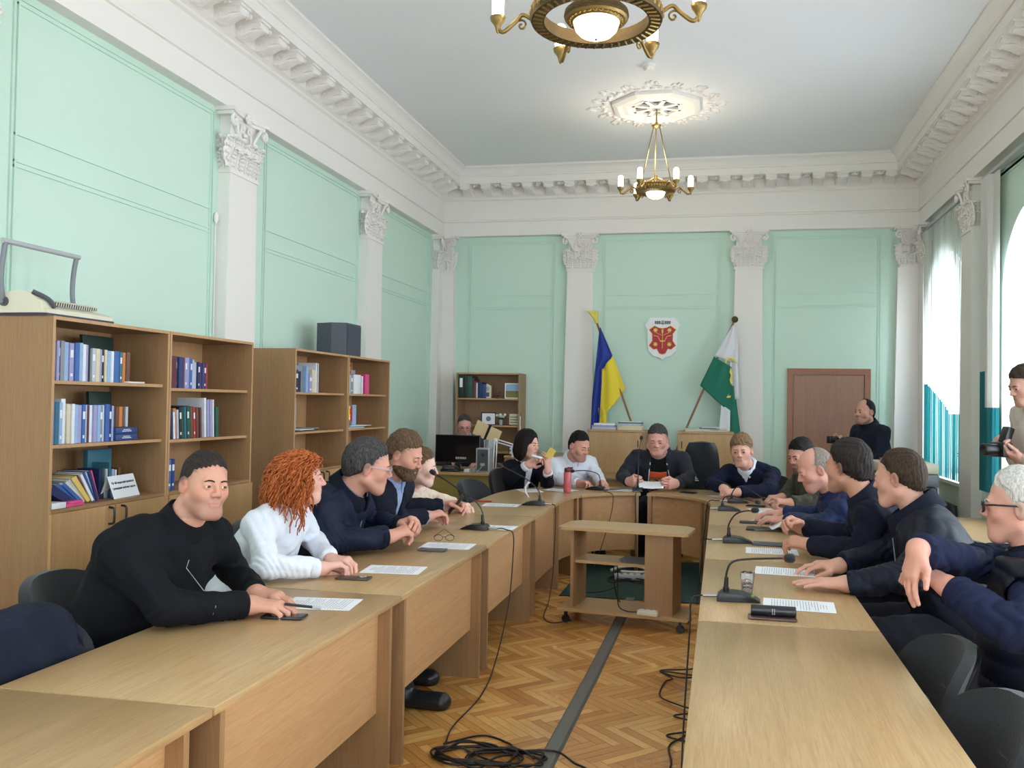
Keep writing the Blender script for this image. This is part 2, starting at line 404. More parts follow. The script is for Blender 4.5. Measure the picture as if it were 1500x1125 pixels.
# modillion bracket: scroll block with a leaf under it; local +x points into the room, top at z=0
def modillion():
    mb = MB()
    W = .062
    top = [(0, 0), (.225, 0), (.225, -.02), (0, -.02)]
    vs = [(x, y, z) for y in (-W-.008, W+.008) for x, z in top]
    mb.add(vs, [(0, 1, 2, 3), (7, 6, 5, 4)]+[(i, (i+1) % 4, (i+1) % 4+4, i+4) for i in range(4)])
    pf = [(0, -.02), (.21, -.02), (.215, -.045), (.205, -.062), (.18, -.066), (.15, -.062), (.12, -.072), (.08, -.098), (.04, -.116), (.0, -.12)]
    n = len(pf); vs = [(x, y, z) for y in (-W, W) for x, z in pf]
    mb.add(vs, [tuple(range(n)), tuple(range(n, 2*n))[::-1]]+[(i, (i+1) % n, (i+1) % n+n, i+n) for i in range(n)])
    for sy in (-1, 1):      # side scrolls
        sp = [(0.05+(.034-.0028*k)*math.cos(.55*k), sy*(W+.003), -.062+(.034-.0028*k)*math.sin(.55*k)) for k in range(12)]
        mb.tube(sp, .006, 6)
        sp = [(.185+(.022-.002*k)*math.cos(.6*k), sy*(W+.002), -.043+(.02-.002*k)*math.sin(.6*k)) for k in range(10)]
        mb.tube(sp, .005, 6)
    # acanthus leaf on the underside: ribs
    for k in range(-3, 4):
        y = k*.016; c = 1-abs(k)/4.2
        mb.tube([(.02, y*1.1, -.112+.01*abs(k)/3), (.06, y*1.15, -.108-.004*c), (.12, y, -.078-.006*c), (.17, y*.8, -.068-.006*c), (.208, y*.5, -.06-.008*c)], [.009, .011, .010, .008, .006], 6)
    return mb
mod0 = modillion().build('modillion', 'white_paint', smooth=40)
def rosette():
    mb = MB()
    mb.ell((0, 0, -.012), (.016, .016, .016), 10, 6)
    for k in range(6):
        a = k*PI/3
        mb.ell((.034*math.cos(a), .034*math.sin(a), -.008), (.02, .02, .014), 8, 6)
    return mb
ros0 = rosette().build('soffit_flower', 'white_paint', smooth=180)
first = [True]
def place(o0, par, loc, rz):
    if first[0] is None: pass
    c = o0.copy(); COL.objects.link(c); c.parent = par; c.location = loc; c.rotation_euler = (0, 0, rz)
SPM = .2925
ny = int((YB-.3-1.2)/SPM)
for k in range(ny):
    y = YB-.47-k*SPM
    place(mod0, ents['left'], (XL+.165, y, 4.478), 0); place(mod0, ents['right'], (XR-.165, y, 4.478), PI)
    place(ros0, ents['left'], (XL+.30, y-SPM/2, 4.476), 0); place(ros0, ents['right'], (XR-.30, y-SPM/2, 4.476), 0)
nx = 20; sx = (XR-XL-.94)/(nx-1)
for k in range(nx):
    x = XL+.47+k*sx
    place(mod0, ents['back'], (x, YB-.165, 4.478), -PI/2)
    if k < nx-1: place(ros0, ents['back'], (x+sx/2, YB-.30, 4.476), 0)
for o in (mod0, ros0): bpy.data.objects.remove(o)

# ---- pilasters with Corinthian capitals. local: front faces +x (into room), width along y
def leaf(mb, base, width, height, out, ang=0.0, curl=.3, tilt=0.0, lobes=5):
    """acanthus leaf rising from base, facing +x"""
    def fn(u, v):
        t = v; a = (u-.5)*2
        wd = width*(0.55+.75*math.sin(PI*min(1, t*1.02))**.8*(1-.35*t))*(1+.14*math.cos(2*PI*lobes*t))
        zz = height*(t-curl*max(0, t-.72)**1.4*2.2)
        o = out*(t**2.2)+.012*(1-a*a)+.006*math.cos(a*PI*3)
        if t > .82: zz -= height*(t-.82)*.9
        y = a*wd/2+tilt*t
        return (o, y, zz)
    T = TR(base, ang)
    mb.grid(fn, 9, 13, thick=.008, T=T)
    mb.tube([T @ Vector((out*(t**2.2)+.02, tilt*t, height*min(t, .8))) for t in (0, .2, .4, .6, .8)], .007, 6)
    for t in (.18, .36, .54, .70):
        for s_ in (-1, 1):
            wd = width*(0.55+.75*math.sin(PI*t)**.8*(1-.35*t))*.5; c = T @ Vector((out*(t**2.2)+.016, tilt*t+s_*wd*.80, height*t))
            mb.tube([T @ Vector((out*(t**2.2)+.018, tilt*t+s_*wd*.25, height*(t-.05))), c], [.006, .009], 5); mb.ell((c.x, c.y, c.z), (.011, .011, .013), 7, 5)
    c = T @ Vector((out*.9+.012, tilt, height*.80)); mb.ell((c.x, c.y, c.z), (.016, width*.22, .014) if abs(ang) < .1 else (width*.22, .016, .014), 8, 6)
def capital(w=.34, h=.50):
    mb = MB(); hw = w/2; d = .10
    mb.box(-.02, d+.012, -hw-.012, hw+.012, 0, .02); mb.box(-.02, d+.006, -hw-.006, hw+.006, .02, .035)      # astragal
    mb.box(-.02, d-.012, -hw+.01, hw-.01, .03, h-.05)                       # bell
    # flared abacus with concave front
    n = 12
    for (z0, z1, e) in ((h-.055, h-.03, .045), (h-.03, h, .07)):
        pts = [(-.02, -hw-e)]
        for k in range(n+1):
            a = -1+2*k/n; pts.append((d+e*.9-.045*(1-a*a), a*(hw+e)))
        pts.append((-.02, hw+e)); mb.prism(pts, z0, z1)
    # leaves: lower row three, upper row two+sides
    for y in (-hw*.62, 0, hw*.62): leaf(mb, (d-.014, y, .035), w*.40, .17, .05)
    for y in (-hw*.93, -hw*.32, hw*.32, hw*.93): leaf(mb, (d-.018, y, .05), w*.34, .29, .055, tilt=.02*(1 if y > 0 else -1))
    for s_ in (-1, 1):                                              # leaves on the short sides
        leaf(mb, (d*.45, s_*(hw-.012), .035), .1, .17, .045, ang=s_*PI/2)
        leaf(mb, (d*.45, s_*(hw-.014), .05), .1, .29, .06, ang=s_*PI/2)
    # corner volutes and their stalks, small inner helices
    for s_ in (-1, 1):
        cx, cy, cz = d+.035, s_*(hw+.02), h-.105
        sp = [(cx+.008+.004*k*.1, cy+s_*((.046-.0034*k)*math.cos(.6*k-1.2)), cz+(.046-.0034*k)*math.sin(.6*k-1.2)*-1) for k in range(13)]
        mb.tube(sp, [.014]*10+[.012, .011, .01], 7)
        mb.tube(spline([(d-.01, s_*hw*.35, .2), (d+.01, s_*hw*.55, .30), (d+.03, s_*hw*.9, h-.075), (cx, cy, h-.06)], 5), .013, 7)
        mb.ell((cx, cy, cz), (.03, .022, .022), 8, 6)
        cx, cy, cz = d+.01, s_*hw*.28, h-.12
        sp = [(cx, cy-s_*((.032-.0026*k)*math.cos(.6*k-1.2)), cz-(.032-.0026*k)*math.sin(.6*k-1.2)) for k in range(12)]
        mb.tube(sp, .009, 6)
        mb.tube(spline([(d-.012, s_*hw*.3, .22), (d+.004, s_*hw*.42, .32), (cx, cy+.0, h-.085)], 4), .010, 6)
    mb.ell((d+.03, 0, h-.028), (.03, .022, .022), 10, 6)
    for k in range(6):
        a = k*PI/3; mb.ell((d+.035, .03*math.cos(a), h-.028+.03*math.sin(a)), (.014, .016, .016), 8, 5)
    mb.ell((d+.005, 0, h-.16), (.02, .03, .02), 8, 6)
    return mb
cap_b = capital(.34).build('capital', 'white_paint', smooth=50)
cap_s = capital(.40).build('capital', 'white_paint', smooth=50)
tn = 5
def pilaster(loc, rz, w, capo, keep=(-1, 1)):
    global tn
    r = struct(thing('trim_%d' % tn, '', '', loc, rz)); tn += 1
    del r['label']; del r['category']
    mb = MB(); zb, zt = 0.0, 3.34; d = .10
    b = [w/2*1.18, w/2]
    vs = []
    for z, q in ((0, b[0]), (1.1, b[0]), (zt, b[1])):
        vs += [(0, -q, z), (d, -q, z), (d, q, z), (0, q, z)]
    mb.add(vs, [(0, 1, 5, 4), (1, 2, 6, 5), (2, 3, 7, 6), (4, 5, 9, 8), (5, 6, 10, 9), (6, 7, 11, 10), (8, 9, 10, 11), (0, 3, 2, 1), (0, 4, 7, 3), (4, 8, 11, 7)])
    mb.box(0, d+.03, -b[0]-.03, b[0]+.03, 0, .16); mb.box(0, d+.015, -b[0]-.015, b[0]+.015, .16, .2)
    mb.build('shaft', 'white_paint', r)
    c = capo.copy(); COL.objects.link(c); c.parent = r; c.location = (0, 0, zt)
for c in PILC:
    pilaster((XL, c, 0), 0, .40, cap_s); pilaster((XR, c+.24, 0), PI, .36, cap_b)
pilaster((-1.85, YB, 0), -PI/2, .34, cap_b); pilaster((.325, YB, 0), -PI/2, .34, cap_b)
# L-shaped corner pilasters: one half on each wall
pilaster((XL+.06, YB, 0), -PI/2, .38, cap_b); pilaster((XL, YB-.06, 0), 0, .38, cap_b)
pilaster((XR-.14, YB, 0), -PI/2, .40, cap_b); pilaster((XR, YB-.14, 0), PI, .40, cap_b)
for o in (cap_b, cap_s): bpy.data.objects.remove(o)

# ---- picture-frame wall mouldings
def moulding(T, w, z0, z1, mids=(2.89, 3.04)):
    global tn
    mb = MB()
    def bar(ya, yb, za, zb): mb.box(-.002, .012 if abs(zb-za) > .02 else .0105, ya, yb, za, zb, T=T)
    t = .012; g = .030
    for off in (0, g):
        a, b_ = off, w-off
        bar(a, a+t, z0, z1-off); bar(b_-t, b_, z0, z1-off); bar(a, b_, z1-off-t, z1-off)
    for mz in mids:
        bar(g, w-g, mz-t/2, mz+t/2); 
    bar(g, w-g, mids[0]-.035, mids[0]-.023)
    o = mb.build('trim_%d' % tn, 'mint'); tn += 1; return struct(o)
Tb = lambda x: TR((x, YB, 0), -PI/2)     # local +y -> +x world
for x0, x1 in ((-3.40, -2.20), (-1.56, -.02), (.63, 1.94)):
    moulding(TR((x0, YB, 0), -PI/2), x1-x0, 0.0, 3.77)
for y0, y1 in ((-1.3, .5), (1.4, 3.25), (4.14, 6.10), (6.86, 8.86), (9.45, 11.2)):
    moulding(TR((XL, y0, 0), 0), y1-y0, 0.0, 3.80)
# window-bay surrounds on the right wall: recessed strip frame
for c, hw in WINS:
    moulding(Matrix.Translation((XR, c-1.0, 0)) @ Matrix.Scale(-1, 4, (1, 0, 0)), 2.0, 0, 3.80, mids=(3.72, 3.72))

# ---- door in the back wall
d = struct(thing('door_1', '', '', (1.32, YB, 0))); del d['label']; del d['category']
mb = MB(); mb.box(-.50, -.43, -.05, 0, 0, 2.085); mb.box(.43, .50, -.05, 0, 0, 2.085); mb.box(-.43, .43, -.05, 0, 2.01, 2.085); mb.build('door_frame', 'door_trim', d)
mb = MB(); mb.box(-.425, .425, -.03, 0, .01, 2.005); mb.build('door_leaf', 'door_brown', d)
mb = MB(); mb.tube([(.34, -.03, 1.0), (.34, -.07, 1.0), (.24, -.07, 1.0)], .009, 8); mb.box(.32, .36, -.035, -.03, .93, 1.06); mb.build('door_handle', 'chrome', d)

# ---- ceiling rosette (octagonal rose) and smoke detector
def ceiling_rose(x, y):
    t = struct(thing('trim_rose', '', '', (x, y, ZC))); del t['label']; del t['category']
    global tn
    t.name = 'trim_%d' % tn; tn += 1
    mb = MB(); n = 8
    def ring(r0, r1, z0, z1):
        vs = []
        for r, z in ((r0, 0), (r0, z0), (r1, z1), (r1, 0)):
            for k in range(n):
                a = PI/8+k*PI/4; vs.append((r*math.cos(a), r*math.sin(a), z))
        fs = [(i*n+k, i*n+(k+1) % n, (i+1)*n+(k+1) % n, (i+1)*n+k) for i in range(3) for k in range(n)]
        mb.add(vs, fs)
    ring(.48, .42, -.03, -.05); ring(.42, .38, -.035, -.035); ring(.38, .32, -.025, -.04); ring(.32, .28, -.02, -.02); ring(.28, .24, -.03, -.03)
    mb.lathe([(.10, 0), (.10, -.03), (.085, -.04), (.0001, -.04)], 24, cap=False)
    for k in range(8):
        a = k*PI/4+PI/8; Tk = TR((0, 0, 0), a); mb.box(.09, .26, -.022, .022, -.03, 0, T=Tk)
    mb.build('octagon_moulding', 'white_paint', t)
    mb = MB(); mb.lathe([(.25, -.002), (.0001, -.004)], 8, cap=False, T=TR((0, 0, 0), PI/8)); mb.build('vent', 'hole', t)
    mb = MB(); rnd = random.Random(3)
    for k in range(48):           # leafy inner band
        a = 2*PI*k/48; r = .535+.025*(k % 2)
        mb.ell((r*math.cos(a), r*math.sin(a), -.008), (.03, .022, .014), 8, 5)
    for k in range(16):
        a = 2*PI*k/16; Tk = TR((.0, 0, 0), a)
        R = .66 if k % 2 else .70
        for s_ in (-1, 0, 1): mb.ell((R-.03*abs(s_), s_*.045, -.006), (.04, .02, .012), 8, 5, T=Tk)
        mb.tube([Tk @ Vector(((R-.08)+.035*math.cos(q), .03+.035*math.sin(q), -.008)) for q in [i*.5 for i in range(9)]], .007, 5)
    mb.build('leaf_border', 'white_paint', t, smooth=60)
ceiling_rose(-.69, 9.12); ceiling_rose(-.69, 4.69)
mb = MB(); mb.lathe([(.06, 0), (.06, -.02), (.045, -.025), (.045, -.045), (.035, -.055), (.0001, -.055)], 20, cap=False)
tag(mb.build('smoke_detector', 'white_paint', loc=(-.68, 8.0, ZC), smooth=40), 'small round smoke detector on the ceiling in front of the plaster rose', 'smoke detector')
# wall lamp/bell on left wall beside the near column with its wire
t = thing('wall_sensor', 'small white oval sensor on the left wall beside the near column', 'sensor', (XL, 6.13, 2.98))
mb = MB(); mb.ell((.02, 0, 0), (.02, .022, .045), 12, 8); mb.build('housing', 'white_paint', t, smooth=180)
mb = MB(); mb.tube([(.008, .01, -.04), (.008, .016, -.5), (.008, .016, -1.1)], .005, 6); mb.build('wire', 'white_paint', t)

# ============================================================ LIGHT
w = bpy.data.worlds.new('world'); scene.world = w; w.use_nodes = True
bg = w.node_tree.nodes['Background']; bg.inputs['Color'].default_value = (0.80, 0.90, 1.0, 1); bg.inputs['Strength'].default_value = 9.0
for i, (c, hw) in enumerate(WINS):
    ld = bpy.data.lights.new('daylight_portal', 'AREA'); ld.shape = 'RECTANGLE'; ld.size = 2*hw; ld.size_y = 2.5
    ld.cycles.is_portal = True
    lo = bpy.data.objects.new('daylight_portal', ld); COL.objects.link(lo); lo.location = (XR+.42, c, WS+1.25); lo.rotation_euler = (0, PI/2, 0)
    lo.rotation_euler = Euler((PI/2, 0, PI/2), 'XYZ')

for c, hw in FW:
    ld = bpy.data.lights.new('daylight_portal', 'AREA'); ld.shape = 'RECTANGLE'; ld.size = 2*hw; ld.size_y = 2.46
    ld.cycles.is_portal = True
    lo = bpy.data.objects.new('daylight_portal', ld); COL.objects.link(lo); lo.location = (c, YF-.2, .84+1.23); lo.rotation_euler = (PI/2, 0, PI)
# ============================================================ TABLES
TXo, TXi = -2.055, -1.355       # left row: outer and inner edge
RXi, RXo = -0.080, 0.605        # right row
def table(x0, x1, y0, y1, inner, label, group='oak veneer conference tables'):
    t = thing('conference_table', label, 'table', ((x0+x1)/2, (y0+y1)/2, 0), 0, group)
    hx, hy = (x1-x0)/2, (y1-y0)/2
    mb = MB(); mb.box(-hx, hx, -hy, hy, .725, .75, ch=.0025); mb.build('tabletop', 'oak_y', t, smooth=40)
    s_ = 1 if inner == x1 else -1          # side of the modesty panel
    for yy in (-hy+.035, hy-.125):
        mb = MB(); mb.box(-hx+.03 if s_ > 0 else -hx+.004, hx-.004 if s_ > 0 else hx-.03, yy, yy+.025, 0, .725); mb.build('leg', 'case', t)
    mb = MB(); a = s_*(hx-.058); mb.box(min(a, a-s_*.018), max(a, a-s_*.018), -hy+.06, hy-.125, .28, .725); mb.build('modesty_panel', 'oak_front', t)
    return t
table(TXo, TXi, .76, 2.215, TXi, 'oak conference table at the bottom left corner, nearest in the left row')
table(TXo, TXi, 2.225, 3.675, TXi, 'oak conference table in the left row where the man in the black zip jacket leans')
table(TXo, TXi, 3.685, 5.10, TXi, 'oak conference table in front of the red-haired person in a white shirt')
table(TXo, TXi, 5.11, 6.46, TXi, 'oak conference table in front of the bearded man in a blazer')
table(RXi, RXo, 2.06, 3.56, RXi, 'bare oak conference table at the bottom right, nearest in the right row')
table(RXi, RXo, 3.57, 5.00, RXi, 'oak conference table in the right row holding the plastic cup and black case')
table(RXi, RXo, 5.01, 6.42, RXi, 'oak conference table in the right row under the clasped hands and notebook')
AC = (-.7175, 7.72); RI = .6375
def outer(th):
    c, s = math.cos(th), math.sin(th); e = 2/2.7
    a = 1.3375 if c < 0 else 1.3225
    return (AC[0]+a*math.copysign(abs(c)**e, c), AC[1]+1.38*abs(s)**e)
def inner(th, r=RI, k=1.22): return (AC[0]+r*math.cos(th), AC[1]+r*k*math.sin(th))
def arc_table(th0, th1, label, straight=None):
    t = thing('curved_conference_table', label, 'table', (AC[0], AC[1]+.9, 0), 0, 'curved oak tables closing the horseshoe')
    o = (-AC[0], -AC[1]-.9)
    n = 16; th = [th0+(th1-th0)*k/n for k in range(n+1)]
    ins = [inner(a) for a in th]; outs = [outer(a) for a in th]
    if straight:      # extend to y=straight; th0 is the straight end
        ins = [(inner(th0)[0], straight)]+ins; outs = [(outer(th0)[0], straight)]+outs
    pts = [(x+o[0], y+o[1]) for x, y in ins+outs[::-1]]
    mb = MB(); m_ = len(ins)
    for z in (.725, .75): mb.v += [(x, y, z) for x, y in pts]
    N_ = 2*m_
    for i in range(m_-1):
        a, b_, c, d_ = i, i+1, N_-2-i, N_-1-i
        mb.f += [(a, b_, c, d_), (d_+N_, c+N_, b_+N_, a+N_)]; mb.mi += [0, 0]
    for i in range(N_): mb.f.append((i, (i+1) % N_, (i+1) % N_+N_, i+N_)); mb.mi.append(0)
    mb.build('tabletop', 'oak_y', t, smooth=30)
    g = .02*(1 if th1 > th0 else -1)
    pn = [inner(a, RI+.05) for a in th]
    if straight: pn = [(pn[0][0], straight+.03)]+pn
    pn = pn[:]; 
    def trim(p, q, d): 
        v = Vector(q)-Vector(p); return tuple(Vector(p)+v.normalized()*d)
    pn[-1] = trim(pn[-1], pn[-2], .04)
    mb = MB()
    for i in range(len(pn)-1):
        p, q = Vector(pn[i]), Vector(pn[i+1]); nn = Vector((q-p).normalized()); nrm = Vector((-nn.y, nn.x))
        c = Vector(AC); s_ = 1 if (p-c).dot(nrm) > 0 else -1; e = nrm*s_*.016
        vs = [(v.x+o[0], v.y+o[1], z) for z in (.2, .725) for v in (p, q, q+e, p+e)]
        mb.add(vs, [(0, 1, 2, 3), (4, 5, 6, 7), (0, 1, 5, 4), (1, 2, 6, 5), (2, 3, 7, 6), (3, 0, 4, 7)])
    mb.build('modesty_panel', 'oak_frontx', t)
    def board(a, off, name='leg', dist=.62):
        p = Vector(inner(a, RI+.006)); q = Vector(outer(a)); d = (q-p).normalized(); nrm = Vector((-d.y, d.x)); q = p+d*min(dist, (q-p).length-.04)
        p = p+nrm*off; q = q+nrm*off
        vs = [(v.x+o[0], v.y+o[1], z) for z in (0, .725) for v in (p-nrm*.0125, q-nrm*.0125, q+nrm*.0125, p+nrm*.0125)]
        MB().add(vs, [(0, 1, 2, 3), (4, 5, 6, 7), (0, 1, 5, 4), (1, 2, 6, 5), (2, 3, 7, 6), (3, 0, 4, 7)]).build(name, 'case', t)
    s_ = 1 if th1 > th0 else -1
    board(th1, -s_*.03)
    if straight:
        x = inner(th0)[0]; sx = 1 if x > AC[0] else -1
        mb = MB(); xa, xb = x+sx*.004, x+sx*.62
        mb.box(min(xa, xb)+o[0], max(xa, xb)+o[0], straight+.04+o[1], straight+.065+o[1], 0, .725); mb.build('leg', 'case', t)
        yb = 7.50; mb = MB(); mb.box(min(xa, xb)+o[0], max(xa, xb)+o[0], yb+o[1], yb+.025+o[1], 0, .725); mb.build('leg', 'case', t)
    else: board(th0, s_*.03)
    return t
arc_table(PI, PI*.83, 'curved oak corner table at the left of the horseshoe, with the red pen', 6.47)
arc_table(PI*.825, PI*.515, 'curved oak table in front of the man in a white shirt')
arc_table(PI*.485, PI*.16, 'curved oak table to the right of the gap in the middle of the horseshoe')
arc_table(0, PI*.155, 'curved oak corner table at the right of the horseshoe, holding two microphones', 6.43)

# ---- low rolling stand in the middle
t = thing('rolling_stand', 'low oak rolling stand with open shelf standing in the middle of the horseshoe', 'stand', (-.66, 6.50, 0), math.radians(-7.5))
mb = MB(); mb.prism([(-.475, -.19), (-.45, -.21), (.45, -.21), (.475, -.19), (.475, .12), (.40, .21), (-.40, .21), (-.475, .12)], .68, .702); mb.build('top', 'oak_x', t)
mb = MB(); mb.prism([(-.475, -.2), (.475, -.2), (.475, .18), (.40, .21), (-.40, .21), (-.475, .18)], .09, .112); mb.build('base_board', 'oak_x', t)
mb = MB(); mb.box(-.385, -.363, -.17, .17, .112, .68); mb.build('side_panel', 'case', t)
mb = MB(); mb.box(.165, .365, -.17, -.15, .112, .68); mb.box(.165, .185, -.15, .17, .112, .68); mb.box(.345, .365, -.15, .17, .112, .68); mb.build('side_column', 'case', t)
mb = MB(); mb.box(-.363, .165, -.13, .16, .435, .455); mb.build('shelf', 'oak_x', t)
for x in (-.42, .42):
    for y in (-.155, .155):
        mb = MB(); mb.lathe([(.028, -.012), (.03, -.006), (.03, .006), (.028, .012)], 16, T=TR((x, y, .03), 0, PI/2)); mb.box(x-.008, x+.008, y-.02, y+.02, .03, .09); mb.build('caster', 'black', t)
t = thing('newspaper_stack', 'folded grey newspapers lying on the shelf of the rolling stand', 'newspapers', (-.545, 6.45, .4555), math.radians(-10))
for i, (a, w_) in enumerate(((0, .3), (.12, .26), (-.1, .28))):
    mb = MB()
    mb.grid(lambda u, v, a=a, i=i: (-.15+u*.3, -.1+v*.2, .006*i+.002+.09*max(0, u-.72)**1.3*(2 if i else 1)+.05*max(0, .2-u)), 14, 6, thick=.002, T=TR((0, 0, 0), a)); mb.build('sheet', plain('newsprint%d' % i, (128-8*i, 124-8*i, 122-8*i), .9, var=.25, vscale=60), t)
t = thing('power_strip', 'white power strip lying on the base of the rolling stand', 'power strip', (-.49, 6.29, .113), math.radians(-12))
mb = MB(); mb.box(-.075, .075, -.028, .028, 0, .035, ch=.006); mb.build('housing', 'cream', t, smooth=40)
for x in (-.045, 0, .045):
    mb = MB(); mb.lathe([(.019, .0345), (.019, .0375), (.017, .0375), (.016, .0355), (.0001, .0355)], 16, T=TR((x, 0, 0)), cap=False); mb.build('socket', 'paper', t)
mb = MB(); mb.tube(spline([(-.075, 0, .015), (-.16, .01, .01), (-.25, .1, .02), (-.3, .22, .10), (-.33, .3, .25), (-.37, .33, .3), (-.33, .25, .1), (-.3, .33, -.02), (-.2, .42, -.105), (-.1, .45, -.105)], 8), .0045, 6); mb.build('cord', 'rubber', t)

# ---- floor items
mb = MB()
def rib(p0, p1):
    p0, p1 = Vector(p0), Vector(p1); d = (p1-p0); L_ = d.length; ang = math.atan2(d.y, d.x); T = TR(p0, ang)
    pf = [(-.042, 0), (-.03, .012), (.03, .012), (.042, 0)]
    vs = [(x, y, z) for x in (0, L_) for y, z in pf]; mb.add(vs, [(0, 1, 2, 3), (7, 6, 5, 4)]+[(i, (i+1) % 4, (i+1) % 4+4, i+4) for i in range(4)], T=T)
rib((-.760, 2.7, .001), (-.728, 5.05, .001)); rib((-.726, 5.05, .001), (-.712, 7.3, .001))
tag(mb.build('cable_duct', 'duct'), 'flat grey cable duct running along the parquet under the rolling stand', 'cable duct')
mb = MB(); mb.box(-1.30, -.02, 7.25, 9.1, 0.001, .008); tag(mb.build('carpet', 'mat_green'), 'dark green carpet under the curved end of the horseshoe', 'carpet')
def cable(name, pts, r, label, cat='cable', k=8, grp=None, mat='rubber'):
    mb = MB(); mb.tube(spline(pts, k), r, 6); return tag(mb.build(name, mat, smooth=180), label, cat, grp)
rnd = random.Random(11)
def loops(cx, cy, n, rx, ry, jit=.05):
    out = []; a = 0
    for i in range(n):
        a += .62+.1*rnd.random(); q = 1-.5*rnd.random()*(i % 5 == 0)
        out.append((cx+rx*q*math.cos(a)+rnd.uniform(-jit, jit), cy+ry*q*math.sin(a)+rnd.uniform(-jit, jit), .006+.025*rnd.random()))
    return out
lp = loops(-1.06, 3.86, 46, .19, .11, .03)
cable('coiled_cable', lp+[(-.86, 3.95, .01)], .0055, 'dense tangled coil of black cable on the parquet left of the grey duct')
cable('coiled_cable', loops(-.92, 3.86, 34, .17, .10, .035), .005, 'second looser tangle of black cable overlapping the coil beside the grey duct')
cable('loose_cable', [(-1.25, 3.98, .007), (-1.1, 4.12, .007), (-.95, 4.05, .007), (-.9, 3.95, .02), (-.78, 3.98, .02), (-.70, 3.97, .02), (-.62, 3.9, .008), (-.56, 3.85, .008), (-.55, 3.75, .008), (-.48, 3.70, .008), (-.50, 3.86, .008), (-.40, 3.78, .008), (-.30, 3.81, .008), (-.22, 3.86, .008), (-.20, 4.0, .008), (-.22, 4.2, .008), (-.15, 4.35, .008), (-.08, 4.55, .008), (-.02, 4.6, .01), (-.12, 4.75, .008), (-.05, 4.8, .008), (.02, 4.85, .008)], .0048, 'long black cable snaking over the parquet from the coil to under the right row')
cable('loose_cable', [(-.10, 4.25, .008), (-.24, 4.32, .01), (-.12, 4.42, .008), (-.10, 4.50, .02), (-.22, 4.60, .01), (-.10, 4.66, .02), (-.20, 4.74, .02), (-.31, 4.90, .008), (-.30, 5.15, .008), (-.26, 5.22, .01), (-.33, 5.35, .008), (-.12, 5.30, .01), (-.22, 5.22, .02), (-.34, 5.36, .01), (-.14, 5.42, .02), (-.09, 5.75, .01), (-.06, 6.1, .01)], .0045, 'thin black cable looping on the parquet beside the right table row')
cable('cable_tangle', loops(-.70, 8.05, 60, .22, .16, .09), .005, 'nest of black cables on the green carpet behind the rolling stand')
cable('loose_cable', [(-1.2, 7.7, .01), (-1.1, 7.4, .012), (-.95, 7.5, .012), (-.85, 7.8, .015)], .005, 'black cable running over the carpet edge left of the nest')
cable('loose_cable', [(-.9, 7.25, .01), (-.82, 7.1, .012), (-.98, 6.98, .008), (-1.05, 6.9, .008)], .0045, 'short black cable end on the parquet left behind the stand')
cable('loose_cable', [(-.55, 7.5, .01), (-.6, 7.2, .012), (-.5, 7.1, .008), (-.52, 6.95, .008)], .0045, 'short black cable end on the parquet right of the grey duct')
t = thing('power_strip', 'white power strip with plugs under the cable nest behind the stand', 'power strip', (-.78, 8.05, .008), .1)
mb = MB(); mb.box(-.16, .16, -.03, .03, 0, .05, ch=.008); mb.build('housing', 'silver', t, smooth=40)
for x in (-.12, -.06, 0, .06, .12):
    mb = MB(); mb.lathe([(.02, .0495), (.02, .056), (.0001, .056)], 12, T=TR((x, 0, 0)), cap=False); mb.build('socket', 'paper', t)
t = thing('cable_bundle', 'white folded cable bundle lying beyond the power strip on the carpet', 'cable bundle', (-.8, 8.3, .008))
mb = MB(); mb.tube(spline([(-.2, 0, .03), (-.1, .04, .06), (.05, .05, .07), (.15, .0, .04), (.05, -.04, .03), (-.1, -.03, .03)], 6), .014, 8); mb.build('cord', 'cream', t, smooth=180)

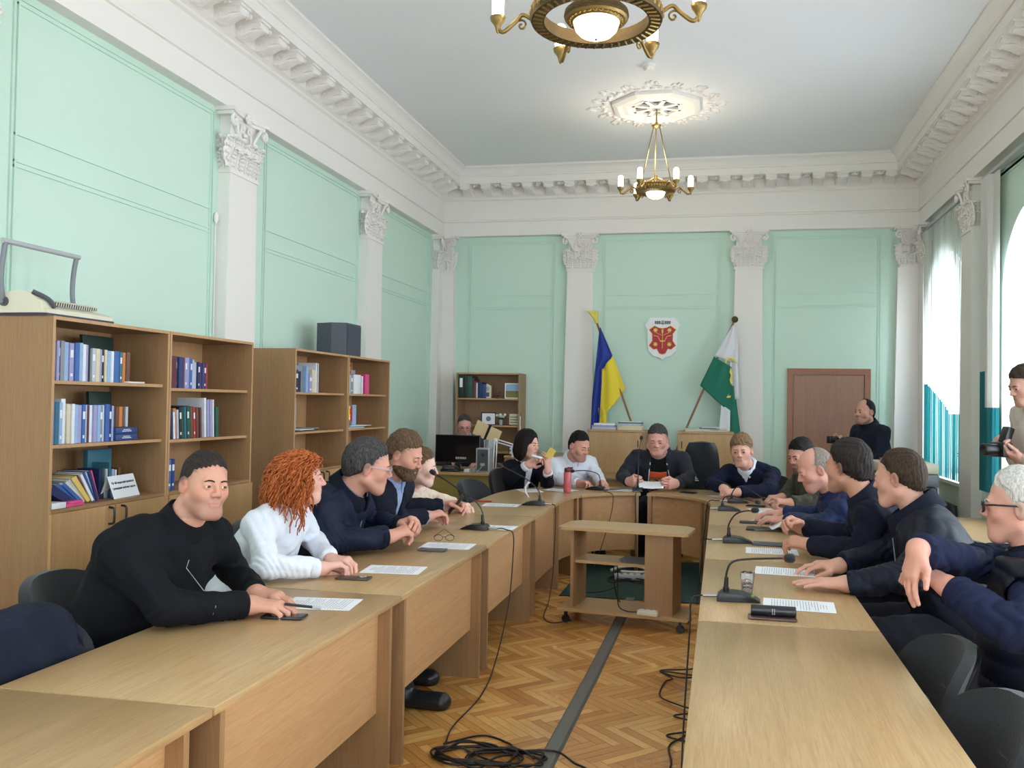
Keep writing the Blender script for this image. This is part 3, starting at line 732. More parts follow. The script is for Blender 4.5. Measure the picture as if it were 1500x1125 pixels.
# ---- microphones
def mic(px, py, rz, path, label, tipr=.017, cabpts=None):
    """path: points relative to the base centre, world aligned, from socket to windscreen centre"""
    t = thing('gooseneck_microphone', label, 'microphone', (px, py, .751), 0, 'gooseneck microphones')
    T = TR((0, 0, 0), rz)
    mb = MB()
    pf = [(-.095, 0), (-.095, .022), (-.08, .036), (-.03, .040), (.02, .036), (.07, .018), (.09, .008), (.095, 0)]
    n = len(pf); rows = []
    for s_, k in ((-1, .82), (-.93, .97), (.93, .97), (1, .82)):
        for x, z in pf: rows.append((x*k, s_*.052*(1 if x < .02 else .92-.25*(x-.02)/.07), z*(k if z > .005 else 1)))
    fs = [(r*n+i, r*n+i+1, (r+1)*n+i+1, (r+1)*n+i) for r in range(3) for i in range(n-1)]+[(r*n+n-1, r*n, (r+1)*n, (r+1)*n+n-1) for r in range(3)]
    fs += [tuple(range(n)), tuple(range(3*n, 4*n))[::-1]]
    mb.add(rows, fs, T=T); mb.build('base', 'black', t, smooth=50)
    s0 = T @ Vector((-.055, 0, .036))
    mb = MB(); pts = [Vector(p) for p in path]; mb.tube([s0, s0+Vector((0, 0, .018))], .014, 10); mb.tube([s0+Vector((0, 0, .018)), s0+(pts[0]-s0)*.75], [.011, .009], 10)
    sm = spline([s0+Vector((0, 0, .02))]+pts, 7); mb.tube(sm, .0048, 8); mb.build('gooseneck', 'black', t, smooth=40)
    d = (pts[-1]-pts[-2]).normalized(); c = pts[-1]
    mb = MB(); mb.tube([c-d*.026, c-d*.022, c-d*.012, c, c+d*.012, c+d*.02, c+d*.023], [tipr*.5, tipr*.8, tipr, tipr*1.05, tipr, tipr*.7, tipr*.2], 12); mb.build('windscreen', 'blackfab', t, smooth=180)
    mb = MB(); mb.tube([c-d*.034, c-d*.027], .0062, 10); mb.build('collar', plain('red_ring', (176, 40, 34), .4), t)
    mb = MB(); e = T @ Vector((-.095, .0, .014)); e2 = T @ Vector((-.155, 0, .011)); mb.tube([e, e2], .0075, 8); mb.build('plug', 'chrome', t)
    mb = MB(); mb.box(.052, .066, -.012, .012, .0215, .0255, T=T); mb.build('button', plain('mic_button', (120, 170, 60), .4), t)
    if cabpts:
        mb = MB(); mb.tube(spline([e2]+[Vector(q)-Vector((px, py, .751)) for q in cabpts], 8), .004, 6); mb.build('cable', 'rubber', t, smooth=180)
    return t
W_ = lambda bx, by, pts: [(x-bx, y-by, z-.751) for x, y, z in pts]
mic(-1.60, 5.70, PI, W_(-1.60, 5.70, [(-1.55, 5.70, .87), (-1.60, 5.70, .935), (-1.75, 5.70, 1.035), (-1.90, 5.70, 1.121)]), 'gooseneck microphone in front of the bearded man on the left table row',
    cabpts=[(-1.42, 5.70, .765), (-1.38, 5.70, .757), (-1.335, 5.69, .735), (-1.33, 5.68, .6), (-1.335, 5.6, .3), (-1.31, 5.2, .06), (-1.26, 4.7, .01), (-1.27, 4.2, .01), (-1.24, 3.98, .01)])
mic(-1.52, 7.19, PI, W_(-1.52, 7.19, [(-1.468, 7.19, .85), (-1.50, 7.19, .90), (-1.60, 7.19, .975), (-1.81, 7.19, 1.073)]), 'gooseneck microphone beside a white sheet and red pen on the left corner table',
    cabpts=[(-1.36, 7.19, .762), (-1.33, 7.18, .73), (-1.325, 7.15, .5), (-1.33, 7.1, .2), (-1.33, 6.95, .02), (-1.28, 6.5, .008), (-1.18, 6.32, .01), (-1.05, 6.40, .02)])
mic(-1.21, 8.66, PI*.93, W_(-1.21, 8.66, [(-1.16, 8.65, .86), (-1.19, 8.66, .91), (-1.30, 8.68, .935), (-1.45, 8.70, .925)]), 'gooseneck microphone before the man in a white shirt, by the pink bottle',
    cabpts=[(-1.09, 8.45, .76), (-1.02, 8.38, .752), (-.99, 8.33, .70), (-1.02, 8.30, .5), (-1.13, 8.1, .1), (-1.2, 7.8, .012)])
mic(-.79, 8.72, -PI/2*1.02+PI, W_(-.79, 8.72, [(-.788, 8.67, .90), (-.79, 8.70, 1.05), (-.785, 8.78, 1.18), (-.78, 8.88, 1.265)]), 'upright gooseneck microphone in front of the man in the grey hooded jacket',
    cabpts=[(-.79, 8.52, .76), (-.79, 8.48, .75), (-.79, 8.445, .70), (-.78, 8.44, .4), (-.76, 8.3, .05)])
mic(.155, 7.95, 0, W_(.155, 7.95, [(.10, 7.95, .83), (.14, 7.95, .885), (.22, 7.95, .885), (.385, 7.95, .785)]), 'gooseneck microphone on the right corner table, farther of the two there',
    cabpts=[(-.03, 7.95, .762), (-.10, 7.93, .75), (-.12, 7.9, .6), (-.16, 7.5, .1)])
mic(.075, 7.33, 0, W_(.075, 7.33, [(.02, 7.33, .83), (.05, 7.33, .865), (.14, 7.33, .86), (.30, 7.33, .825)]), 'gooseneck microphone on the right corner table, nearer of the two there',
    cabpts=[(-.09, 7.33, .762), (-.115, 7.32, .74), (-.12, 7.3, .6), (-.17, 7.0, .05)])
mic(.11, 5.64, 0, W_(.11, 5.64, [(.055, 5.64, .86), (.09, 5.64, .92), (.14, 5.64, .945), (.215, 5.64, .955)]), 'gooseneck microphone facing the balding man in a blue jacket on the right row',
    cabpts=[(-.06, 5.64, .762), (-.10, 5.63, .74), (-.105, 5.6, .5), (-.12, 5.3, .1), (-.1, 5.0, .01)])
mic(.085, 3.97, -.05, W_(.085, 3.97, [(.032, 3.97, .87), (.055, 3.97, .915), (.12, 3.97, .932), (.30, 3.97, .945)]), 'large gooseneck microphone beside the plastic cup, nearest on the right row', tipr=.02,
    cabpts=[(-.085, 3.97, .762), (-.12, 3.96, .74), (-.125, 3.93, .6), (-.14, 3.7, .2), (-.13, 3.4, .01), (-.12, 2.9, .008)])

# ---- papers, phones, small things on the tables
def text_lines(mb, w_, h_, n, seed, z=.0012, mi=1, size=.0024, head=True):
    r = random.Random(seed)
    for i in range(n):
        y = h_/2-.035-i*(h_-.06)/n
        x = -w_/2+.02
        if head and i < 3: x = -w_*.15
        end = w_/2-.02 if i % 5 else w_*.1
        if head and i < 3: end = w_*.2
        while x < end:
            l = r.uniform(.008, .03); l = min(l, end-x)
            mb.box(x, x+l, y-size/2, y+size/2, z-.0004, z, mi=mi); x += l+.005
M['ink'] = plain('printed_ink', (142, 142, 152), .8)
def sheet(x, y, rz, label, w_=.21, h_=.297, z=.751, seed=0, n=20, curl=0, name='paper_sheet', grp='printed sheets on the tables'):
    mb = MB()
    if curl: mb.grid(lambda u, v: ((u-.5)*w_, (v-.5)*h_, .0005+curl*(v-.4)**2*(v > .4)), 6, 14)
    else: mb.box(-w_/2, w_/2, -h_/2, h_/2, 0, .0008)
    if n and not curl: text_lines(mb, w_, h_, n, seed)
    return tag(mb.build(name, ['paper', 'ink'], loc=(x, y, z), rot=(0, 0, rz)), label, 'paper', grp)
sheet(-1.62, 3.44, PI/2+.12, 'printed sheet under the hand of the man in the black zip jacket', seed=1)
sheet(-1.60, 4.22, PI/2+.1, 'printed sheet in front of the red-haired woman', seed=2)
sheet(-1.565, 5.00, PI/2+.05, 'printed sheet beside the phone of the grey-haired man in a navy jacket', seed=3)
sheet(-1.50, 5.82, PI/2, 'printed sheet at the microphone of the bearded man', seed=4)
sheet(-1.77, 7.10, PI/2+.05, 'white sheet lying left of the microphone on the corner table', seed=5)
sheet(-1.80, 8.35, .5, 'white sheet on the table before the woman in a black blazer', seed=6)
sheet(-1.53, 8.50, 1.2, 'white sheet left of the pink bottle', seed=7)
sheet(-1.12, 8.80, .9, 'sheet the man in a white shirt is writing on', seed=8)
sheet(-.98, 8.74, 1.3, 'sheet spread to the right of the man in a white shirt', seed=9)
sheet(.05, 8.42, .7, 'white sheet before the young man in a navy sweater', seed=10)
sheet(.36, 7.42, .3, 'white sheet in front of the man in the olive jacket', seed=11)
sheet(.31, 6.70, .9, 'folded white sheet between the hands of the balding man in a blue jacket', .15, .21, seed=12)
sheet(.33, 6.28, -PI/2+.1, 'curling printed sheet standing up on the black folder', .15, .21, curl=.22, z=.757)
sheet(.30, 5.36, -PI/2-.02, 'printed sheet before the clasped hands of the dark-haired man in a navy jacket', seed=13)
sheet(.33, 4.72, -PI/2-.08, 'printed sheet under the hands of the tall man in a zip jacket', seed=14)
sheet(.335, 3.94, -PI/2-.06, 'printed sheet behind the black case on the right row', seed=15)
def slab(name, x, y, rz, w_, l_, h_, mats, label, cat, z=.751, ch=.003, extra=None):
    t = thing(name, label, cat, (x, y, z), rz)
    MB().box(-w_/2, w_/2, -l_/2, l_/2, 0, h_, ch=ch).build('body', mats[0], t, smooth=40)
    if len(mats) > 1: MB().box(-w_/2+.004, w_/2-.004, -l_/2+.004, l_/2-.004, h_, h_+.0006).build('screen', mats[1], t)
    if extra: extra(t)
    return t
def cams(t):
    for q in ((-.018, .05), (-.018, .03), (.0, .04)):
        MB().lathe([(.008, .0085), (.008, .011), (.0001, .011)], 12, T=TR((q[0], q[1], 0)), cap=False).build('camera_lens', 'silver', t)
slab('phone', -1.655, 3.19, -PI/2+.1, .078, .165, .009, ['black', 'screen'], 'black phone in front of the hands of the man in the black zip jacket', 'phone')
slab('phone', -1.70, 3.955, -PI/2+.08, .076, .16, .009, [plain('brown_case', (74, 62, 56), .35)], 'brown phone face down in front of the red-haired woman', 'phone', extra=cams)
slab('phone', -1.60, 4.82, -PI/2+.05, .076, .16, .009, ['dgrey', 'screen'], 'dark phone in front of the grey-haired man in a navy jacket', 'phone')
slab('phone', -.30, 8.66, 1.1, .078, .16, .009, ['black', 'screen'], 'black phone right of the man in the grey hooded jacket', 'phone')
slab('phone', .30, 7.70, 1.3, .078, .16, .009, ['black', 'screen'], 'black phone between the two microphones on the right corner table', 'phone')
slab('folder', .30, 6.28, 1.5, .15, .24, .012, ['black'], 'black folder with a pen on the right row', 'folder')
slab('tablet', .30, 5.60, 1.5, .11, .2, .012, ['dgrey'], 'dark grey notebook beside the microphone on the right row', 'notebook')
slab('notebook', .25, 6.62, 1.55, .1, .22, .01, ['black'], 'black diary under the hands of the balding man in a blue jacket', 'notebook')
t = thing('glasses_case', 'black cylindrical glasses case with silver lettering lying on a brown phone', 'case', (.21, 3.66, .751), -.02)
MB().box(-.095, .095, -.035, .035, 0, .010, ch=.004).build('phone_body', plain('brown_phone', (88, 62, 56), .3), t, smooth=40)
mb = MB(); pr = [(0.0001, -.088), (.018, -.088), (.021, -.085), (.021, .085), (.018, .088), (.0001, .088)]; mb.lathe(pr, 24, T=TR((.004, .008, .031), 0, 0, PI/2)); mb.build('barrel', 'leather', t, smooth=40)
mb = MB()
for i, x in enumerate((-.002, .006)):
    for k in range(6): mb.box(x, x+.0035, -.0135, -.0128, .020+k*.004, .0228+k*.004)
mb.build('lettering', 'silver', t)
t = thing('plastic_cup', 'clear plastic cup of water beside the nearest microphone on the right row', 'cup', (.125, 4.13, .751))
mb = MB(); mb.lathe([(.0001, 0), (.024, 0), (.033, .095), (.034, .096), (.0315, .095), (.0228, .002), (.0001, .002)], 24, cap=False); mb.build('cup', 'drink_glass', t, smooth=60)
mb = MB(); mb.lathe([(.0001, .003), (.0225, .003), (.0255, .035), (.0001, .035)], 24, cap=False); m_, nt_, b_ = new_mat('water'); b_.inputs['Transmission Weight'].default_value = 1; b_.inputs['Roughness'].default_value = 0; b_.inputs['IOR'].default_value = 1.33; mb.build('water', m_, t, smooth=60)
t = thing('water_bottle', 'translucent pink water bottle with a dark red lid on the curved table', 'bottle', (-1.43, 8.33, .751))
mb = MB(); mb.lathe([(.0001, 0), (.034, 0), (.037, .006), (.037, .185), (.030, .195), (.0001, .195)], 24, cap=False); mb.build('body', plain('pink_bottle', (226, 112, 122), .25, trans=.25), t, smooth=40)
mb = MB(); mb.lathe([(.031, .193), (.033, .2), (.033, .222), (.028, .232), (.0001, .232)], 20, cap=False); mb.box(.0, .05, -.012, .012, .222, .24); mb.build('lid', plain('dark_red_lid', (92, 24, 34), .35), t, smooth=40)
t = thing('eyeglasses', 'pair of dark folded eyeglasses on the table by the hands of the grey-haired man', 'glasses', (-1.64, 5.16, .752), .3)
mb = MB()
for s_ in (-1, 1):
    mb.tube([(s_*.034+.026*math.cos(a), .0, .02+.018*math.sin(a)) for a in [i*.45 for i in range(14)]], .0018, 6, closed=True)
    mb.tube([(s_*.062, 0, .028), (s_*.05, .05, .03), (-s_*.0, .12, .055)], .0016, 6)
mb.tube([(-.008, 0, .024), (0, 0, .028), (.008, 0, .024)], .0018, 6); mb.build('frame', 'black', t)
t = thing('white_curve', 'small white drooping object standing by the microphone of the corner table', 'marker', (-1.68, 7.75, .751)); 
mb = MB(); mb.tube(spline([(0, 0, .0), (-.03, 0, .05), (-.03, 0, .09), (0, 0, .13)], 6), [.004]*3+[.012]*12+[.015]*4, 10) if False else mb.tube([(0, 0, 0), (-.03, 0, .05), (-.032, 0, .09), (-.01, 0, .125), (.005, 0, .138)], [.004, .008, .009, .008, .012], 10); mb.build('body', 'paper', t, smooth=180)
t['label'] = 'small curved white object standing on the left corner table'; t.name = 'curved_white_object'  # curved white tube ending in a wider tip
mb = MB(); mb.tube([(-.08, 0, .006), (.08, 0, .006)], .006, 8); tag(mb.build('red_pen', plain('red_pen', (170, 44, 36), .4), loc=(-1.98, 7.28, .751), rot=(0, 0, .1)), 'red pen at the outer edge of the left corner table', 'pen')

# ---- armchair-style office chairs with oval black backs
def iso_chair(loc, rz, label, back_h=.88, grp='black visitor chairs'):
    """local +y = forward (the sitter looks that way)"""
    t = thing('visitor_chair', label, 'chair', loc, rz, grp)
    mb = MB(); mb.grid(lambda u, v: (math.copysign(abs(math.cos(2*PI*u))**.7, math.cos(2*PI*u))*.235*v, math.copysign(abs(math.sin(2*PI*u))**.7, math.sin(2*PI*u))*.215*v+.02, .475-.03*v**6), 33, 8, thick=.05); mb.build('seat', 'blackfab', t, smooth=60)
    def bk(u, v):
        a = 2*PI*u; x = math.copysign(abs(math.cos(a))**.75, math.cos(a))*.235*v; z = math.copysign(abs(math.sin(a))**.75, math.sin(a))*.17*v
        return (x, -.225-.05*(z/.17)+.10*(x/.235)**2-.012*(1-v**4), .72+z)
    mb = MB(); mb.grid(bk, 33, 8, thick=.035); o = mb.build('backrest', 'blackfab', t, smooth=60)
    def bk2(u, v):
        p = bk(u, v*.93); return (p[0], p[1]-.04, p[2])
    mb = MB(); mb.grid(bk2, 33, 6, thick=.012); mb.build('back_shell', 'black', t, smooth=60)
    mb = MB()
    for s_ in (-1, 1): mb.tube(spline([(s_*.17, -.26, .66), (s_*.18, -.25, .5), (s_*.19, -.20, .42), (s_*.2, .17, .42)], 5), .011, 8)
    mb.build('frame', 'black', t, smooth=60)
    for sx in (-1, 1):
        for yy, yo in ((.17, .23), (-.17, -.24)):
            mb = MB(); mb.tube([(sx*.2, yy, .42), (sx*.235, yo, .0)], .011, 8); mb.build('leg', 'black', t)
    return t

# ============================================================ BOOKCASES
BX = -3.30; DP = .40
def bookcase(y0, y1, label, shelves, doors=True, h=2.0):
    """local frame at the floor below the front left corner, y along the wall; front faces +x"""
    t = thing('bookcase', label, 'bookcase', (BX, y0, 0), 0, 'oak bookcases along the left wall'); w_ = y1-y0; th = .018
    mb = MB(); mb.box(-DP, 0, 0, th, 0, h); mb.build('side_panel', 'case', t); mb = MB(); mb.box(-DP, 0, w_-th, w_, 0, h); mb.build('side_panel', 'case', t)
    MB().box(-DP, 0, th, w_-th, h-th, h).build('top_board', 'case', t); MB().box(-DP, 0, th, w_-th, .05, .05+th).build('bottom_board', 'case', t)
    MB().box(-DP, -DP+.006, th, w_-th, .05, h-th).build('back_panel', 'case_edge', t)
    mb = MB(); e = .0012; mb.box(0, e, 0, th, 0, h); mb.box(0, e, w_-th, w_, 0, h); mb.box(0, e, th, w_-th, h-th, h); mb.build('edge_band', 'case_edge', t)
    for i, z in enumerate(shelves):
        mb = MB(); mb.box(-DP+.006, -.03 if i else -.03, th, w_-th, z-th, z); mb.box(-.03, -.0288, th, w_-th, z-th, z, mi=1); mb.build('shelf', ['case', 'case_edge'], t)
    MB().box(-DP+.006, 0.001, th, w_-th, 1.02-th, 1.02).build('shelf', 'case', t)
    if doors:
        for s_ in (0, 1):
            a = .004+s_*w_/2; b_ = w_/2*(1+s_)-.004
            d_ = MB().box(.0015, .018, a, b_, .06, 1.0).build('door', 'case_door', t)
            yy = (w_/2-.05) if s_ == 0 else (w_/2+.05)
            mb = MB(); mb.tube(spline([(.018, yy, .90), (.045, yy, .905), (.05, yy, .93), (.05, yy, .965), (.045, yy, .985), (.018, yy, .99)], 4), .0065, 8); mb.build('handle', 'black', d_)
    return t
bookcase(3.87, 4.83, 'near oak bookcase at the left edge, with a binding machine on top', (1.345, 1.675))
bookcase(4.835, 5.81, 'near pair oak bookcase right of the binding machine, ending at the white pilaster', (1.335, 1.655))
bookcase(6.45, 7.465, 'farther oak bookcase behind the grey-haired man, with a black loudspeaker on top', (1.335, 1.655))
bookcase(7.475, 8.475, 'farthest oak bookcase on the left wall, holding a small red and white flag', (1.335, 1.655))

PAL = {'pale blue': (150, 178, 214), 'blue': (62, 102, 168), 'navy': (34, 46, 92), 'dark blue': (46, 66, 120), 'white': (226, 228, 232), 'cream': (214, 202, 174), 'grey': (140, 144, 152), 'lilac': (160, 156, 196), 'black': (34, 34, 38),
       'teal': (52, 110, 128), 'green': (44, 84, 66), 'dark green': (20, 44, 36), 'maroon': (98, 44, 58), 'brown': (112, 78, 58), 'orange': (204, 126, 66), 'red': (178, 48, 52), 'yellow': (220, 190, 96), 'pink': (216, 74, 130), 'silver': (184, 190, 200), 'purple': (74, 58, 110), 'olive': (128, 124, 60)}
def bmat(c):
    k = 'book_'+c
    if k not in M: M[k] = plain(k.replace(' ', '_'), PAL[c], .5, var=.12, vscale=35)
    return M[k]
M['pages'] = plain('book_pages', (226, 220, 206), .85)
M['stripe'] = plain('spine_label', (232, 232, 236), .6)
def book(loc, th, h, d, c, rz=0, tilt=0.0, label=None, grp=None, lab=False, name='book', flat=False):
    """spine faces +x, thickness along +y, standing; tilt leans it along y about its lower near edge"""
    mb = MB(); e = .002
    mb.box(-d, -d+.0, 0, 0, 0, 0) if False else None
    mb.box(-d, 0, 0, e, 0, h); mb.box(-d, 0, th-e, th, 0, h); mb.box(-e, 0, e, th-e, 0, h); mb.box(-d+.006, -e, e, th-e, .004, h-.004, mi=1)
    if lab:
        mb.box(0, .0006, th*.15, th*.85, h*.62, h*.82, mi=2); mb.box(0, .0006, th*.25, th*.75, h*.12, h*.2, mi=2)
    T = Euler((tilt, 0, rz), 'XYZ')
    if flat: T = Euler((0, 0, rz), 'XYZ')
    o = mb.build(name, [bmat(c), 'pages', 'stripe'], loc=loc); o.rotation_euler = T
    return tag(o, label, 'book', grp)
ORD = ['first', 'second', 'third', 'fourth', 'fifth', 'sixth', 'seventh', 'eighth', 'ninth', 'tenth', 'eleventh', 'twelfth', 'thirteenth', 'fourteenth', 'fifteenth', 'sixteenth', 'seventeenth', 'eighteenth', 'nineteenth', 'twentieth', 'twenty-first', 'twenty-second', 'twenty-third', 'twenty-fourth', 'twenty-fifth', 'twenty-sixth', 'twenty-seventh', 'twenty-eighth']
def row(y0, z, spec, where, grp, front=-.05, seed=1, lean=0.0):
    """spec: list of (colour, thickness, height) in metres"""
    y = y0; r = random.Random(seed)
    for i, (c, th, h) in enumerate(spec):
        x = BX+front-r.uniform(0, .02); d = min(.155+.02*r.random(), .16+h*.1)
        hh = h*(1+r.uniform(-.015, .015))
        wl = lean
        off = hh*math.sin(wl) if wl > 0 else 0
        book((x, y, z+.001), th, hh, d, c, tilt=wl, label='%s %s book, %s from the left %s' % ('thick' if th > .035 else ('thin' if th < .02 else 'slim'), c, ORD[i], where), grp=grp, lab=(i % 3 == 1))
        y += th/math.cos(wl)+.0015+(h*0 if not wl else .002)
    return y
s1 = [('white', .024, .21), ('yellow', .02, .21), ('pale blue', .018, .205), ('lilac', .018, .205), ('navy', .022, .205), ('grey', .028, .205), ('pale blue', .03, .205), ('lilac', .03, .2), ('blue', .032, .205), ('pale blue', .024, .205), ('white', .022, .2), ('lilac', .02, .2), ('black', .024, .185), ('silver', .026, .18), ('cream', .03, .18), ('lilac', .03, .18), ('black', .018, .18), ('cream', .018, .178), ('pale blue', .024, .178), ('white', .02, .175), ('blue', .026, .176), ('blue', .028, .178), ('teal', .02, .175), ('orange', .022, .176), ('brown', .03, .174)]
row(3.895, 1.675, s1, 'on the top shelf of the near bookcase', 'books on the top shelf of the near bookcase', seed=1)
s2 = [('teal', .03, .235), ('blue', .024, .225), ('blue', .024, .22), ('teal', .024, .22), ('pale blue', .022, .215), ('white', .03, .235), ('cream', .024, .21), ('white', .02, .21), ('pale blue', .03, .205), ('lilac', .03, .205), ('blue', .024, .205), ('silver', .026, .205), ('maroon', .014, .2), ('white', .02, .2), ('lilac', .024, .2), ('pale blue', .022, .2), ('grey', .024, .2), ('white', .02, .2), ('blue', .028, .205), ('navy', .02, .2), ('pale blue', .022, .2)]
ye = row(3.892, 1.345, s2, 'on the middle shelf of the near bookcase', 'books on the middle shelf of the near bookcase', seed=2)
for i, (c, w_) in enumerate((('maroon', .024), ('brown', .022), ('orange', .03), ('brown', .018), ('silver', .02))):
    book((BX-.08, ye+.01+i*.028, 1.345+.0785), min(w_, .026), .115, .12, c, label='small %s book standing on the two blue volumes, %s from the left' % (c, ORD[i]), grp='books on the middle shelf of the near bookcase')
for k in range(2):
    mb = MB(); mb.box(-.16, 0, 0, .185, 0, .037, ch=.003); mb.box(.0, .0006, .05, .13, .014, .018, mi=1); mb.box(.0, .0006, .06, .12, .023, .026, mi=1)
    tag(mb.build('book', [bmat('dark blue'), 'stripe'], loc=(BX-.05, ye+.005, 1.3455+k*.0385), smooth=40), 'dark blue volume lying flat on the middle shelf, %s of the pair' % ('lower', 'upper')[k], 'book', 'flat dark blue volumes')
def slabk(name, x, y, z, dx, dy, dz, c, label, cat, rot=(0, 0, 0), grp=None, mats=None):
    mb = MB(); mb.box(-dx, 0, 0, dy, 0, dz, ch=.0015); o = mb.build(name, mats or [bmat(c)], loc=(x, y, z), rot=rot, smooth=40); return tag(o, label, cat, grp)
slabk('album', BX-.23, 4.38, 1.676, .02, .26, .27, 'dark green', 'large dark green album leaning at the back of the top shelf of the near bookcase', 'album', rot=(0, -.05, 0))
slabk('album', BX-.23, 3.97, 1.676, .02, .20, .235, 'grey', 'grey album behind the books on the top shelf of the near bookcase', 'album', rot=(0, -.05, 0))
slabk('booklet', BX-.035, 4.50, 1.676, .13, .15, .009, 'white', 'thin white booklet lying at the front of the top shelf of the near bookcase', 'booklet')
slabk('calendar', BX-.24, 4.46, 1.3455, .02, .19, .28, 'dark green', 'tall picture calendar with dark landscape behind the middle shelf books', 'calendar', rot=(0, -.06, 0))
# lower open shelf of the near bookcase: leaning books, flat booklets, tent sign
lean = [('navy', .03, .19), ('navy', .035, .2), ('blue', .032, .2), ('blue', .026, .2), ('cream', .02, .2), ('silver', .024, .2), ('yellow', .02, .21), ('yellow', .022, .205), ('maroon', .02, .2), ('white', .02, .2), ('dark blue', .026, .205), ('pale blue', .02, .2), ('navy', .022, .205), ('pink', .016, .2)]
y = 4.075
for i, (c, th, h) in enumerate(lean):
    a = math.radians(62-i*3.2)
    book((BX-.05-.004*(i % 3), y, 1.0225+.002), th*.8, h*.88, .17, c, tilt=a, label='%s book leaning to the left on the lower open shelf, %s from the left' % (c, ORD[i]), grp='leaning books on the lower open shelf')
    y += th*.8/math.cos(a)*.58
slabk('booklet', BX-.0, 3.895, 1.0215, .17, .10, .03, 'white', 'stack of white booklets at the left front corner of the lower open shelf', 'booklets')
slabk('booklet', BX-.0, 4.0, 1.0215, .2, .13, .016, 'pink', 'lower pink magenta booklet at the front of the lower open shelf', 'booklet', grp='pink booklets')
slabk('booklet', BX-.01, 4.03, 1.0380, .17, .1, .008, 'pink', 'upper pink booklet on the pink pile of the lower open shelf', 'booklet', grp='pink booklets')
slabk('binder', BX-.22, 4.42, 1.0215, .03, .20, .27, 'teal', 'large teal binder standing at the back of the lower open shelf', 'binder')
for i, (c, th, h) in enumerate((('navy', .03, .17), ('green', .018, .17), ('silver', .02, .165), ('teal', .02, .2), ('pale blue', .018, .16), ('white', .014, .155), ('brown', .02, .165))):
    book((BX-.11, 4.375+i*.027, 1.0215), th*.85, h, .14, c, label='%s book standing behind the tent sign, %s from the left' % (c, ORD[i]), grp='books behind the tent sign')
t = thing('tent_sign', 'white folded card sign with writing on the lower open shelf', 'sign', (BX-.03, 4.40, 1.021), .12)
mb = MB(); 
for s_ in (1, -1): mb.add([(0 if s_ > 0 else -.09, 0, 0), (0 if s_ > 0 else -.09, .27, 0), (-.045, .27, .125), (-.045, 0, .125)], [(0, 1, 2, 3)])
mb.build('card', 'paper', t)
def text_obj(body, size, mat, parent, loc, rot, name='lettering', extr=.0004, align='CENTER', sx=1):
    cu = bpy.data.curves.new(name, 'FONT'); cu.body = body; cu.size = size; cu.extrude = extr; cu.align_x = align; cu.align_y = 'CENTER'; cu.resolution_u = 3
    o = bpy.data.objects.new(name, cu); COL.objects.link(o)
    dg = bpy.context.evaluated_depsgraph_get(); me = bpy.data.meshes.new_from_object(o.evaluated_get(dg)); bpy.data.objects.remove(o); bpy.data.curves.remove(cu)
    me.materials.clear(); me.materials.append(M[mat] if isinstance(mat, str) else mat)
    o = bpy.data.objects.new(name, me); COL.objects.link(o); o.parent = parent; o.location = loc; o.rotation_euler = rot; o.scale = (sx, 1, 1)
    return o
M['ink_d'] = plain('dark_ink', (50, 50, 60), .8)
th_ = math.atan2(.125, .045)
R_ = Matrix(((0, -math.cos(th_), math.sin(th_)), (1, 0, 0), (0, math.sin(th_), math.cos(th_)))).to_euler()
text_obj('По тій людський промаслі', .0178, 'ink_d', t, (-.0292, .135, .085), R_, extr=.0008); text_obj('громадяни любови і щастя', .0178, 'ink_d', t, (-.0184, .135, .055), R_, extr=.0008)
# second near bookcase
s3 = [('cream', .024, .2), ('navy', .028, .205), ('maroon', .034, .2), ('maroon', .034, .2), ('maroon', .022, .2), ('dark blue', .034, .195), ('maroon', .024, .195), ('lilac', .024, .195), ('lilac', .024, .195), ('blue', .022, .195), ('blue', .024, .195), ('silver', .02, .185), ('silver', .026, .175), ('navy', .02, .175), ('purple', .03, .17), ('purple', .024, .17), ('navy', .024, .17), ('red', .024, .165)]
row(4.86, 1.655, s3, 'on the top shelf beside the white pilaster', 'books on the top shelf beside the pilaster', seed=3)
s4 = [('silver', .022, .19), ('maroon', .03, .18), ('white', .024, .17), ('navy', .02, .19), ('white', .018, .17), ('orange', .03, .19), ('silver', .02, .185), ('black', .024, .2), ('green', .02, .2), ('teal', .022, .205), ('green', .024, .205), ('green', .022, .2), ('brown', .024, .2), ('red', .022, .2), ('brown', .024, .2), ('maroon', .018, .2)]
ye = row(4.86, 1.335, s4, 'on the middle shelf beside the white pilaster', 'books on the middle shelf beside the pilaster', seed=4, lean=.07)
for i, (c, th, h) in enumerate((('white', .022, .26), ('lilac', .024, .25), ('lilac', .024, .25), ('white', .014, .25), ('green', .04, .2))):
    book((BX-.05, ye+.02+i*.033, 1.336), th, h, .2, c, tilt=.05, label='tall %s magazine volume, %s from the left after the dark books beside the pilaster' % (c, ORD[i]), grp='books on the middle shelf beside the pilaster')
for i, (c, th, h) in enumerate((('blue', .04, .20), ('navy', .03, .205), ('blue', .03, .2), ('dark blue', .03, .2))):
    book((BX-.06, 4.862+i*.036, 1.0215), th, h*.95, .18, c, label='%s folder on the lower shelf behind the nearest man, %s from the left' % (c, ORD[i]), grp='folders on the lower open shelf', lab=True)
